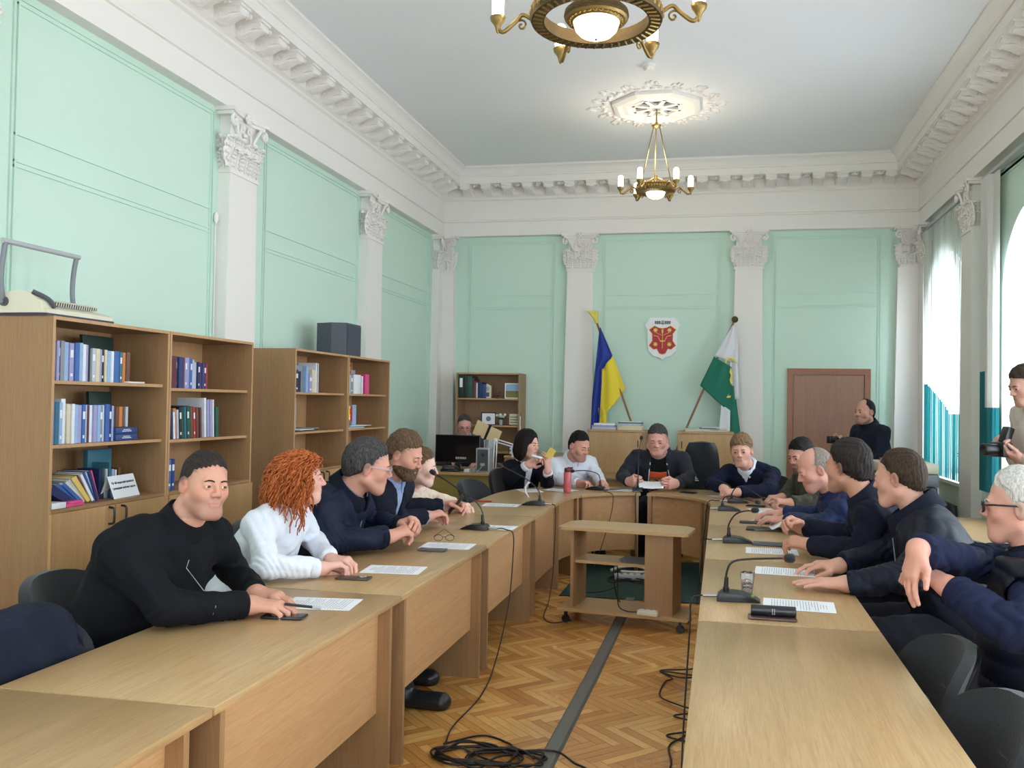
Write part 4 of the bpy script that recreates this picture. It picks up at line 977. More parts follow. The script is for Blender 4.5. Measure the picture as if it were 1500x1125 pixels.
# binding machine on top
t = thing('binding_machine', 'cream comb binding machine with a tall grey lever on top of the near bookcase', 'binding machine', (BX-.0, 3.86, 2.0))
mb = MB(); mb.box(-.36, -.03, .0, .50, 0, .014); mb.build('base_plate', plain('dark_base', (58, 56, 76), .4), t)
mb = MB(); pf = [(-.03, .014), (-.03, .035), (-.09, .055), (-.2, .075), (-.36, .06), (-.36, .014)]
vs = [(x, y, z) for y in (.0, .49) for x, z in pf]; n = 6; mb.add(vs, [tuple(range(n)), tuple(range(n, 2*n))[::-1]]+[(i, (i+1) % n, (i+1) % n+n, i+n) for i in range(n)]); mb.build('housing', 'cream', t)
mb = MB(); pf = [(-.04, .014), (-.06, .075), (-.12, .12), (-.2, .13), (-.3, .10), (-.37, .05), (-.37, .014)]
n = len(pf); vs = [(x, y, z) for y in (-.02, .055) for x, z in pf]; mb.add(vs, [tuple(range(n)), tuple(range(n, 2*n))[::-1]]+[(i, (i+1) % n, (i+1) % n+n, i+n) for i in range(n)]); mb.build('side_housing', 'cream', t)
mb = MB(); mb.box(-.15, -.11, .06, .46, .068, .085); mb.build('slot_bar', 'dgrey', t)
mb = MB()
for k in range(22): mb.tube([(-.105, .10+k*.017, .062), (-.10, .10+k*.017, .085), (-.125, .10+k*.017, .093), (-.135, .10+k*.017, .086)], .0028, 5)
mb.build('comb_fingers', 'cream', t)
mb = MB(); mb.tube([(-.09, -.025, .075), (-.06, -.025, .11)], .0, 4) if False else mb.lathe([(.024, 0), (.024, .012), (.014, .014), (.014, .02), (.0001, .02)], 20, T=TR((-.26, -.02, .07), 0, PI/2), cap=False); mb.build('knob', 'dgrey', t)
mb = MB(); mb.tube(spline([(-.10, -.02, .12), (-.05, .03, .085), (-.035, .06, .045)], 5), .012, 8); mb.build('comb_lever', 'dgrey', t)
for yy in (-.03, .47): mb = MB(); mb.tube(spline([(-.26, yy, .06), (-.275, yy, .17), (-.27, yy, .28), (-.255, yy, .37)], 5), .013, 8); mb.build('lever_arm', 'greyp', t, smooth=60)
mb = MB(); mb.tube([(-.255, -.05, .375), (-.255, .49, .375)], .014, 12); mb.build('lever_bar', 'silver', t, smooth=60)
# loudspeaker
t = thing('loudspeaker', 'dark grey angular loudspeaker on top of the farther oak bookcase', 'loudspeaker', (-3.50, 7.68, 2.0), .0)
mb = MB(); mb.prism([(-.15, -.14), (.02, -.20), (.15, -.16), (.15, .16), (-.15, .2)], 0, .30); mb.build('cabinet', plain('speaker_grey', (78, 82, 92), .6), t)
mb = MB(); mb.prism([(.151, -.15), (.157, -.15), (.157, .15), (.151, .15)], .015, .285); mb.build('grille', plain('speaker_grille', (70, 73, 84), .75, bump=.4, bscale=300), t)
mb = MB(); mb.lathe([(.018, 0), (.018, .006), (.0001, .008)], 14, T=TR((-.07, -.175, .16), .33, PI/2), cap=False); mb.build('knob', 'black', t)
# farther bookcases: contents
s5 = [('silver', .03, .19), ('dark blue', .024, .185), ('white', .022, .185), ('dark blue', .026, .185), ('navy', .04, .18), ('black', .045, .17)]
ye = row(6.475, 1.655, s5, 'on the top shelf under the loudspeaker', 'books on the top shelf under the loudspeaker', seed=5)
slabk('album', BX-.10, 6.60, 1.656, .02, .26, .22, 'grey', 'grey album standing behind the books under the loudspeaker', 'album')
slabk('album', BX-.24, 6.78, 1.656, .02, .24, .25, 'silver', 'pale grey album at the back under the loudspeaker', 'album')
s6 = [('pale blue', .04, .215), ('lilac', .05, .15), ('cream', .03, .19), ('cream', .05, .185), ('white', .02, .25), ('grey', .018, .25), ('white', .015, .245)]
row(ye+.1, 1.655, s6, 'in the right-hand group under the loudspeaker', 'books on the top shelf under the loudspeaker', seed=6)
mb = MB(); o_ = thing('framed_certificate', 'framed white certificate with red heading in the bookcase behind the grey-haired man', 'picture frame', (BX-.12, 6.56, 1.338), .1)
mb.box(-.012, 0, 0, .012, 0, .27); mb.box(-.012, 0, .188, .2, 0, .27); mb.box(-.012, 0, .012, .188, 0, .012); mb.box(-.012, 0, .012, .188, .258, .27); mb.build('frame', 'silver', o_)
MB().box(-.01, -.004, .012, .188, .012, .258).build('sheet', 'paper', o_); mb = MB(); mb.box(-.004, -.0035, .06, .14, .185, .2); mb.build('heading', plain('red_print', (190, 50, 70), .7), o_)
mb = MB(); 
for k in range(7): mb.box(-.004, -.0035, .05, .15, .15-.014*k, .154-.014*k)
mb.build('text', 'ink', o_)
for i, (yy, w_, c) in enumerate(((6.50, .3, 'black'), (6.62, .28, 'white'), (6.8, .22, 'grey'))):
    slabk('magazine', BX-.03, yy, 1.337+i*.008, .2, w_, .007, c, '%s magazine in the flat pile beside the framed certificate' % c, 'magazine', rot=(0, 0, .06*i), grp='flat magazines beside the certificate')
s7 = [('white', .05, .19), ('blue', .03, .19), ('teal', .03, .19), ('silver', .04, .175), ('grey', .05, .18)]
ye = row(7.50, 1.655, s7, 'on the top shelf of the farthest bookcase', 'books on the top shelf of the farthest bookcase', seed=7)
slabk('calendar', BX-.06, ye+.02, 1.656, .02, .16, .18, 'white', 'white desk calendar with grey print in the farthest bookcase', 'calendar')
book((BX-.06, ye+.20, 1.656), .035, .17, .12, 'white', label='white book between the calendar and the pink binder', grp='books on the top shelf of the farthest bookcase')
book((BX-.05, ye+.26, 1.656), .10, .19, .2, 'pink', label='thick pink binder in the farthest bookcase', grp='books on the top shelf of the farthest bookcase', name='binder')
t = thing('toy_box', 'small red painted box on top of the books of the farthest bookcase', 'box', (BX-.12, 7.70, 1.846)); MB().box(-.1, 0, 0, .1, 0, .085, ch=.004).build('box', bmat('red'), t); MB().box(.0, .001, .02, .08, .02, .065).build('picture', plain('box_picture', (224, 140, 110), .6), t)
slabk('album', BX-.2, 7.78, 1.656, .02, .3, .23, 'silver', 'grey album at the back of the farthest bookcase', 'album')
# small flag on a stand
t = thing('table_flag', 'small red and white maple leaf flag on a stick in the farthest bookcase', 'flag', (BX-.06, 7.53, 1.337))
mb = MB(); mb.tube([(0, 0, 0), (0, 0, .25)], .003, 6); mb.build('stick', 'silver', t)
M['flagred'] = plain('flag_red', (196, 30, 44), .7)
def fl(u, v): return (.004*math.sin(u*9), .002+u*.17, .245-.06*u-v*.13+.02*u*math.sin(v*3))
for a, b_, mt in ((0, .28, 'flagred'), (.28, .72, 'paper'), (.72, 1, 'flagred')):
    mb = MB(); mb.grid(lambda u, v, a=a, b_=b_: fl(v, a+(b_-a)*u) if False else fl(a+(b_-a)*u, v), 5, 6, thick=.001); mb.build('cloth', mt, t)
mb = MB(); lf = [(0, .045), (.012, .025), (.028, .03), (.022, .008), (.04, 0), (.02, -.012), (.022, -.028), (.003, -.022), (.003, -.045), (-.003, -.045), (-.003, -.022), (-.022, -.028), (-.02, -.012), (-.04, 0), (-.022, .008), (-.028, .03), (-.012, .025)]
mb.add([(.009, .087+x, .155+z) for x, z in lf], [tuple(range(len(lf)))]); mb.build('leaf_emblem', 'flagred', t)
slabk('booklet', BX-.1, 7.80, 1.352, .012, .09, .2, 'pale blue', 'pale blue card standing behind the small flag', 'card')
for i, (yy, w_, c) in enumerate(((7.52, .4, 'white'), (7.55, .38, 'teal'), (7.6, .5, 'white'))):
    slabk('magazine', BX-.03, yy, 1.337+i*.008, .22, w_, .007, c, '%s magazine in the flat pile under the small flag, %s from the bottom' % (c, ORD[i]), 'magazine', grp='flat magazines under the small flag')
t = thing('yellow_ribbon', 'small yellow ribbon hanging at the divider of the farther bookcases', 'ribbon', (BX-.02, 7.475, 1.44)); MB().box(.021, .024, .0, .03, 0, .09).build('ribbon', plain('yellow_ribbon', (226, 196, 40), .6), t)
# ============================================================ BACK OF THE ROOM
# bookcase against the back wall
t = thing('bookcase', 'oak bookcase against the back wall behind the man at the computer', 'bookcase', (-3.43, 11.2, 0), 0, 'oak bookcase on the back wall')
del t['group']
W = .86; h = 1.98; th = .02
for x in (0, W-th): MB().box(x, x+th, 0, .37, 0, h).build('side_panel', 'case', t)
MB().box(th, W-th, 0, .37, h-th, h).build('top_board', 'case_edge', t)
MB().box(th, W-th, .36, .37, .05, h-th).build('back_panel', 'case', t)
for z in (1.295, 1.648, .95): MB().box(th, W-th, .01, .36, z-th, z).build('shelf', 'case_edge', t)
for s_ in (0, 1):
    o = MB().box(.022+s_*.41, .428+s_*.41, -.002, .015, .05, .62).build('door', 'case_door', t)
MB().box(W+.001, W+.006, .02, .06, .8, 1.42).build('white_board_strip', 'paper', t)
def fb(x, y, z, w_, d_, h_, c, label, name='book', grp='files and books on the back wall bookcase', mats=None):
    mb = MB(); mb.box(0, w_, 0, d_, 0, h_, ch=.002); return tag(mb.build(name, mats or [bmat(c)], loc=(x, y, z), smooth=40), label, name, grp)
xx = -3.405
for i, (c, w_, h_, nm) in enumerate((('dark green', .068, .30, 'binder'), ('black', .045, .30, 'binder'), ('green', .07, .29, 'binder'), ('maroon', .025, .26, 'binder'), ('brown', .02, .22, 'book'), ('white', .016, .2, 'book'), ('navy', .06, .21, 'book'), ('dark blue', .05, .18, 'book'))):
    o = fb(xx, 11.22, 1.649, w_, .26, h_, c, '%s %s on the top shelf of the back wall bookcase, %s from the left' % (c, nm, ORD[i]), nm)
    if i == 0: MB().box(.015, .055, -.001, 0, .14, .26).build('label_card', 'paper', o)
    xx += w_+.003
t = thing('table_clock', 'cream framed table clock on the top shelf of the back wall bookcase', 'clock', (-3.02, 11.24, 1.649))
mb = MB(); mb.prism([(-.055, 0), (.055, 0), (.055, .16), (.0, .19), (-.055, .16)], 0, .03, T=Matrix(((1, 0, 0, 0), (0, 0, 1, 0), (0, 1, 0, 0), (0, 0, 0, 1)))); mb.build('case', 'cream', t)
mb = MB(); mb.lathe([(.034, 0), (.034, .003), (.0001, .003)], 24, T=TR((0, 0, .12), 0, PI/2), cap=False); mb.build('dial', 'silver', t); MB().box(-.03, .03, -.002, 0, .02, .075).build('window_panel', 'dgrey', t)
mb = MB(); mb.tube([(0, -.005, .12), (0, -.005, .145)], .002, 5); mb.tube([(0, -.005, .12), (.016, -.005, .112)], .002, 5); mb.build('hand', 'ink_d', t)
t = thing('picture_frame', 'white framed picture leaning behind green files on the top shelf', 'picture frame', (-2.79, 11.28, 1.649)); t['label'] = 'framed landscape print at the right end of the top shelf of the back wall bookcase'
mb = MB(); mb.box(0, .2, 0, .012, 0, .012); mb.box(0, .2, 0, .012, .188, .2); mb.box(0, .012, 0, .012, .012, .188); mb.box(.188, .2, 0, .012, .012, .188); mb.build('frame', 'paper', t); MB().box(.012, .188, .003, .01, .012, .1).build('print_lower', bmat('olive'), t); MB().box(.012, .188, .003, .01, .1, .188).build('print_upper', bmat('pale blue'), t)
t = thing('figurine', 'small dark red bird figurine on the top shelf of the back wall bookcase', 'figurine', (-2.88, 11.26, 1.649))
mb = MB(); mb.ell((0, 0, .05), (.03, .018, .02), 12, 8); mb.ell((.03, 0, .072), (.013, .012, .012), 10, 6); mb.tube([(-.02, 0, .05), (-.06, 0, .03)], [.012, .005], 8); mb.tube([(0, 0, .04), (0, 0, 0)], .004, 6); mb.lathe([(.02, 0), (.018, .006)], 12); mb.build('bird', bmat('maroon'), t, smooth=180)
for i, (x, lab, w_) in enumerate(((-3.10, 'dark framed picture with a pale emblem on the lower shelf above the papers holder', .20), (-2.73, 'brown framed group photograph at the right end of the lower shelf', .17))):
    t = thing('picture_frame', lab, 'picture frame', (x, 11.26, 1.2965))
    mb = MB(); H_ = .165; mb.box(0, w_, 0, .012, 0, .012); mb.box(0, w_, 0, .012, H_-.012, H_); mb.box(0, .012, 0, .012, .012, H_-.012); mb.box(w_-.012, w_, 0, .012, .012, H_-.012); mb.build('frame', bmat('black' if i == 0 else 'brown'), t)
    MB().box(.012, w_-.012, .003, .01, .012, H_-.012).build('mat_board', 'paper' if i == 0 else bmat('cream'), t)
    mb = MB()
    if i == 0: mb.lathe([(.036, 0), (.036, .002), (.0001, .002)], 6, T=TR((w_/2, .003, H_/2), 0, PI/2), cap=False)
    else:
        for r_ in range(3):
            for k in range(7): mb.ell((.03+k*.018, .003, .04+r_*.035), (.007, .002, .01), 6, 4)
    mb.build('image', 'greyp' if i == 0 else 'dgrey', t)
t = thing('flower_vase', 'small glass vase of white roses between two frames on the lower shelf', 'vase of flowers', (-2.83, 11.25, 1.2965))
mb = MB(); mb.lathe([(.018, 0), (.026, .03), (.022, .07), (.024, .075)], 16); mb.build('vase', 'silver', t, smooth=60)
for k in range(7):
    a = k*2.4; r_ = .02+.012*(k % 3); mb = MB(); mb.ell((r_*math.cos(a)*1.6, r_*math.sin(a), .115+.012*(k % 3)), (.02, .02, .018), 10, 7); mb.build('flower', plain('rose_white', (232, 234, 226), .7), t, smooth=180)
mb = MB()
for k in range(8):
    a = k*.8; mb.tube([(0, 0, .06), (.035*math.cos(a), .03*math.sin(a), .095)], [.003, .010], 5)
mb.build('leaves', bmat('green'), t)
t = thing('file_tray', 'black wire file tray with papers on the low shelf behind the woman in black', 'tray', (-2.50, 10.9, .95)); t['label'] = 'black wire file tray with papers on the small cupboard behind the dark-haired woman'
t.location = (-2.38, 10.55, .96)
mb = MB()
for z in (.0, .05, .1):
    mb.tube([(-.13, -.16, z+.01), (.13, -.16, z+.01), (.13, .16, z+.01), (-.13, .16, z+.01)], .004, 6, closed=True)
for x in (-.13, .13):
    for y in (-.16, .16): mb.tube([(x, y, 0.004), (x, y, .13)], .004, 6)
mb.build('rack', 'black', t)
for z in (.016, .066): MB().box(-.12, .12, -.15, .15, z, z+.025).build('papers', 'paper', t)
t = thing('side_cupboard', 'low oak cupboard against the back wall under the file tray', 'cupboard', (-2.20, 10.85, 0))
MB().box(-.36, .36, -.45, .45, .05, .93).build('carcass', 'case', t); MB().box(-.37, .37, -.46, .46, .93, .955, ch=.003).build('top', 'oak_x', t); MB().box(-.33, .33, -.43, .43, 0, .05).build('plinth', 'black', t)
for s_ in (-1, 1): MB().box(-.18+s_*.18-.0, .18+s_*.18-.004, -.465, -.451, .07, .9).build('door', 'case_door', t)

# computer desk of the man behind the monitor
t = thing('office_desk', 'oak topped office desk with an olive front board at the back left', 'desk', (-2.88, 9.85, 0))
MB().box(-.80, .62, -.50, .40, .79, .82, ch=.003).build('desktop', 'oak_x', t); MB().box(-.76, .58, -.44, -.42, .06, .79).build('front_board', 'olive', t)
for x in (-.78, .57): MB().box(x, x+.025, -.46, .36, 0, .79).build('side_panel', 'case', t)
t = thing('computer_monitor', 'wide black computer monitor on the office desk', 'monitor', (-2.93, 9.66, .8205))
mb = MB(); mb.box(-.265, .265, 0, .03, .085, .40, ch=.006); mb.build('housing', 'black', t, smooth=40); MB().box(-.255, .255, -.001, 0, .10, .39).build('rear_panel', 'screen', t)
mb = MB(); mb.box(-.03, .03, .005, .03, .01, .10); mb.lathe([(.11, 0), (.11, .010), (.03, .016), (.0001, .016)], 20, cap=False); mb.build('stand', 'black', t)
mb = MB(); r = random.Random(5)
for k in range(5): mb.box(-.02+k*.026, .0+k*.026, -.002, -.001, .128, .150)
mb.build('port_labels', 'silver', t)
for i, x in enumerate((-2.59, -3.30)):
    t = thing('desktop_speaker', ('silver desktop speaker with dark back to the right of the monitor', 'silver desktop speaker left of the monitor, behind the woman in cream')[i], 'speaker', (x, 9.50, .8205), (0, .5)[i])
    MB().box(-.078, .078, 0, .14, 0, .265, ch=.006).build('cabinet', 'silver', t, smooth=40); MB().box(-.062, .062, -.002, 0, .014, .25).build('back_plate', 'dgrey', t)
    mb = MB(); mb.lathe([(.02, 0), (.017, .003), (.012, .001), (.0001, .0)], 16, T=TR((0, -.002, .19), 0, PI/2), cap=False); mb.build('bass_port', 'black', t)
    MB().box(-.025, .025, -.004, -.002, .07, .098).build('label', 'silver', t)
    if i == 0: mb = MB(); mb.tube(spline([(0, -.004, .07), (-.03, -.02, .03), (-.05, -.06, -.0), (-.055, -.075, -.12)], 5), .003, 6); mb.build('cord', 'cream', t)
t = thing('keyboard_clutter', '', '', (0, 0, 0)); bpy.data.objects.remove(t)
t = thing('desk_phone', 'dark telephone and small white boxes in front of the monitor', 'telephone', (-2.95, 9.46, .8205)); t['label'] = 'low black telephone lying on the desk in front of the monitor'
MB().box(-.1, .1, -.05, .05, 0, .03, ch=.006).build('body', 'black', t, smooth=40); mb = MB(); mb.tube([(-.09, 0, .04), (-.06, 0, .055), (.06, 0, .055), (.09, 0, .04)], .012, 8); mb.build('handset', 'dgrey', t, smooth=180)
for i, (x, w_, c) in enumerate(((-3.14, .05, 'silver'), (-2.78, .06, 'white'), (-2.70, .05, 'grey'))):
    fb(x, 9.42, .8205, w_, .06, .025+.01*i, c, '%s small box on the office desk, %s from the left' % (c, ORD[i]), 'box', grp='small boxes on the office desk')
# document holder with envelope, and desk lamp
t = thing('document_holder', 'black document holder clamping a cream envelope above the desk', 'document holder', (-2.62, 9.75, .8205))
mb = MB(); mb.lathe([(.07, 0), (.07, .01), (.01, .016)], 16); mb.tube([(0, 0, .01), (0, 0, .34)], .012, 8); mb.box(-.035, .035, -.01, .01, .20, .36); mb.build('stand', 'black', t)
T = TR((.02, -.02, .43), 0, .12, .42); mb = MB(); mb.box(-.16, .15, -.006, .006, -.085, .085, T=T); mb.build('envelope', plain('manila_envelope', (222, 196, 150), .7), t)
mb = MB(); mb.box(-.014, .014, -.012, .012, -.1, .1, T=T); mb.build('strap', 'black', t)
mb = MB(); mb.grid(lambda u, v: (-.02+.12*u, -.04+.02*math.sin(u*8+v*2), .35-v*.26), 8, 8, thick=.01); mb.build('papers', 'silver', t)
t = thing('desk_lamp', 'white jointed desk lamp clamped to the front of the office desk', 'lamp', (-2.42, 9.37, .8205))
mb = MB(); mb.box(-.02, .02, -.02, .02, -.05, .03); mb.tube([(0, 0, -.05), (0, 0, -.11)], .008, 8); mb.build('clamp', 'paper', t)
mb = MB(); 
for s_ in (-.014, .014): mb.tube([(s_, 0, .03), (s_+.01, 0, .36)], .007, 8); mb.tube([(s_*.2+.01, 0, .36+s_), (.21, -.03, .31+s_)], .007, 8)
mb.ell((.01, 0, .365), (.022, .016, .022), 10, 8); mb.build('arm', 'paper', t, smooth=180)
mb = MB(); mb.lathe([(.018, .075), (.03, .06), (.075, -.03), (.072, -.03), (.028, .055), (.0001, .07)], 20, T=TR((.245, -.03, .25), 0, .2, -.5), cap=False); mb.build('lamp_shade', 'paper', t, smooth=60)

# cabinets and secretary table behind the president
for i, (xc, lab) in enumerate(((-1.25, 'oak cabinet under the blue and yellow flag, with folders on top'), (-.18, 'oak cabinet under the white and green flag, with papers on top'))):
    t = thing('cabinet', lab, 'cabinet', (xc, 11.05, 0), 0)
    w_ = .33 if i else .355; H_ = 1.28
    MB().box(-w_, w_, -.28, .33, .05, H_-.02).build('carcass', 'case', t); MB().box(-w_-.004, w_+.004, -.3, .33, H_-.02, H_).build('top', 'case_edge', t); MB().box(-w_+.02, w_-.02, -.25, .3, 0, .05).build('plinth', 'black', t)
    dl = MB().box(-w_+.004, w_-.05 if i == 0 else w_-.004, -.299, -.282, .07, H_-.03).build('door', 'case_door', t)
    mb = MB(); xh = w_-.09 if i == 0 else -w_+.05; mb.tube(spline([(xh, -.30, 1.08), (xh, -.325, 1.09), (xh, -.325, 1.15), (xh, -.30, 1.16)], 4), .006, 8); mb.build('handle', 'black', dl)
def stack(x, y, z, items, who):
    zz = z
    for i, (c, dx, dy, dz, rz, ox) in enumerate(items):
        mb = MB(); mb.box(-dx/2, dx/2, -dy/2, dy/2, 0, dz, ch=.002); tag(mb.build('folder', [bmat(c)], loc=(x+ox, y, zz+.0005), rot=(0, 0, rz), smooth=40), '%s paper folder on the %s, %s from the bottom' % (c, who, ORD[i]), 'folder', 'folders on the '+who); zz += dz+.001
stack(-1.43, 11.0, 1.28, [('silver', .30, .22, .03, .05, 0), ('lilac', .28, .2, .022, -.08, 0), ('white', .26, .2, .022, .1, 0)], 'left part of the left cabinet')
stack(-1.10, 11.0, 1.28, [('cream', .30, .23, .028, 0, 0), ('cream', .30, .23, .022, .03, .01), ('silver', .28, .22, .028, -.03, .0), ('green', .3, .22, .012, .02, 0), ('white', .26, .2, .01, .02, 0)], 'right part of the left cabinet')
stack(-.18, 11.0, 1.28, [('cream', .5, .23, .018, .02, 0), ('silver', .34, .22, .016, -.05, -.1), ('black', .2, .16, .008, .1, 0.02), ('white', .3, .2, .008, .04, .1)], 'right cabinet')
t = thing('writing_desk', 'oak writing desk behind the horseshoe with the leather armchair', 'desk', (-.15, 10.45, 0)); t['label'] = 'long oak writing desk between the horseshoe and the two back cabinets'
MB().box(-1.25, .48, -.36, .35, .735, .76, ch=.003).build('desktop', 'oak_x', t)
MB().box(-.35, .44, -.30, -.28, .3, .735).build('front_board', 'olive', t); MB().box(-1.25, -.35, -.31, -.29, .0, .735).build('front_panel', 'case_door', t)
for x in (-1.25, .45): MB().box(x, x+.025, -.33, .33, 0, .735).build('side_panel', 'case', t)
t = thing('telephone', 'black desk telephone on the writing desk left of the man in the grey hooded jacket', 'telephone', (-1.02, 10.25, .7605), .4)
MB().box(-.1, .1, -.09, .09, 0, .05, ch=.012).build('body', 'black', t, smooth=50); mb = MB(); mb.tube(spline([(-.1, 0, .07), (-.06, 0, .11), (.06, 0, .11), (.1, 0, .07)], 5), .02, 8); mb.build('handset', 'black', t, smooth=180)
# leather armchair back
t = thing('office_armchair', 'black leather office armchair pushed to the writing desk at the back', 'chair', (-.21, 9.72, 0), .15)
mb = MB(); mb.grid(lambda u, v: ((u-.5)*.36*(1-.25*(2*v-1)**4)*(1.0+.25*(1-v)), -.10*v+.03*(2*u-1)**2, .60+.60*v), 13, 15, thick=.075); mb.build('backrest', 'leather', t, smooth=60)
MB().box(-.25, .25, -.02, .46, .44, .53, ch=.03).build('seat', 'leather', t, smooth=60)
mb = MB(); mb.tube([(0, .2, .44), (0, .2, .1)], .03, 10); mb.build('gas_lift', 'black', t)
for k in range(5):
    a = k*2*PI/5; mb = MB(); mb.tube([(0, .2, .11), (.28*math.cos(a), .2+.28*math.sin(a), .06)], [.025, .018], 8); mb.lathe([(.027, -.02), (.027, .02)], 12, T=TR((.28*math.cos(a), .2+.28*math.sin(a), .028), a, PI/2)); mb.build('leg', 'black', t)

# flags: poles lean out from crossed bases
def flag(nm, base, top, label, finial, cloth):
    t = thing('flag', label, 'flag', base); b_ = Vector(base); d = Vector(top)-b_
    mb = MB(); mb.tube([(0, 0, 0), d], .014, 10); mb.build('pole', plain(nm+'_pole', (140, 92, 58), .4), t, smooth=60)
    finial(t, d); cloth(t, d)
    return t
M['fblue'] = plain('flag_blue', (34, 58, 150), .75); M['fyellow'] = plain('flag_yellow', (232, 206, 52), .75); M['fwhite'] = plain('flag_white', (226, 226, 232), .75); M['fgreen'] = plain('flag_green', (24, 112, 92), .75)
M['goldp'] = plain('gold_paint', (226, 206, 90), .5)
def drape(profile_l, profile_r, z0, z1, y, dep, nf, ph=0.0):
    """hanging cloth between left and right outlines (functions of v), rippled in depth"""
    def fn(u, v):
        xl, xr = profile_l(v), profile_r(v); x = xl+(xr-xl)*u
        return (x, y+dep*math.sin(u*nf*2*PI+ph+v*1.2)*(.35+.65*v), z0+(z1-z0)*v)
    return fn
def lerp_pts(pts):
    def f(v):
        for (v0, x0), (v1, x1) in zip(pts, pts[1:]):
            if v <= v1+1e-9: return x0+(x1-x0)*(v-v0)/max(1e-9, v1-v0)
        return pts[-1][1]
    return f
# Ukrainian style blue/yellow: world outlines measured on the plane y~11.3
def fin1(t, d):
    mb = MB(); u = d.normalized(); e = d+u*.03
    mb.tube([d-u*.02, d+u*.05], [.02, .03], 8)
    for k in range(-2, 3): mb.tube([e, e+u*.07+Vector((.03*k*.8, 0, .01*abs(k))), e+u*.14+Vector((.036*k, 0, -.008*abs(k)))], [.016, .016, .008], 6)
    mb.build('finial', 'goldp', t, smooth=60)
def fin2(t, d):
    mb = MB(); u = d.normalized(); c = d+u*.03; mb.ell((c.x, c.y, c.z), (.042, .042, .042), 16, 10); mb.build('finial', 'brass_d', t, smooth=180)
def cl1(t, d):
    B = Vector((-.945, 11.22, .9))
    def P(x, y, z): return (x-B.x, y-B.y, z-B.z)
    # blue: from pole tip down the pole to (-1.44,2.20), hanging to (-1.66,1.12)
    def blue(u, v):   # u across, v down
        zt = 2.58; z = zt-v*(zt-1.10)
        xr_ = lerp_pts([(0, -1.535), (.25, -1.37), (.30, -1.42), (.36, -1.50), (.85, -1.53), (1, -1.60)])(v)
        xl_ = lerp_pts([(0, -1.55), (.25, -1.585), (.6, -1.635), (1, -1.655)])(v)
        x = xl_+(xr_-xl_)*u; return P(x, 11.29+.03*math.sin(u*9+v*2)*(.3+v)-.02*u, z)
    mb = MB(); mb.grid(blue, 15, 30, thick=.004); mb.build('blue_cloth', 'fblue', t, smooth=180)
    def yel(u, v):
        # v from the pole side top edge down; top edge follows blue lower line
        zt = 2.16-.12*(1-u)+.05*u; zb = lerp_pts([(0, 1.42), (.12, 1.40), (.3, 1.50), (.6, 1.60), (1, 1.80)])(u)
        x = lerp_pts([(0, -1.51), (1, -1.37)])(u)*(1-v)+lerp_pts([(0, -1.53), (1, -1.205)])(u)*v
        return P(x, 11.262+.022*math.sin(u*8+v), zt+(zb-zt)*v)
    mb = MB(); mb.grid(yel, 17, 22, thick=.004); mb.build('yellow_cloth', 'fyellow', t, smooth=180)
    def yel2(u, v): return P(-1.55+.11*u*(1-.2*v)+.02*v, 11.275+.012*math.sin(u*7), 1.55-v*.33-.03*u)
    mb = MB(); mb.grid(yel2, 8, 8, thick=.004); mb.build('yellow_corner', 'fyellow', t, smooth=180)
flag('left', (-.945, 11.22, .9), (-1.60, 11.36, 2.66), 'blue and yellow flag on a wooden pole with a golden trident finial', fin1, cl1)
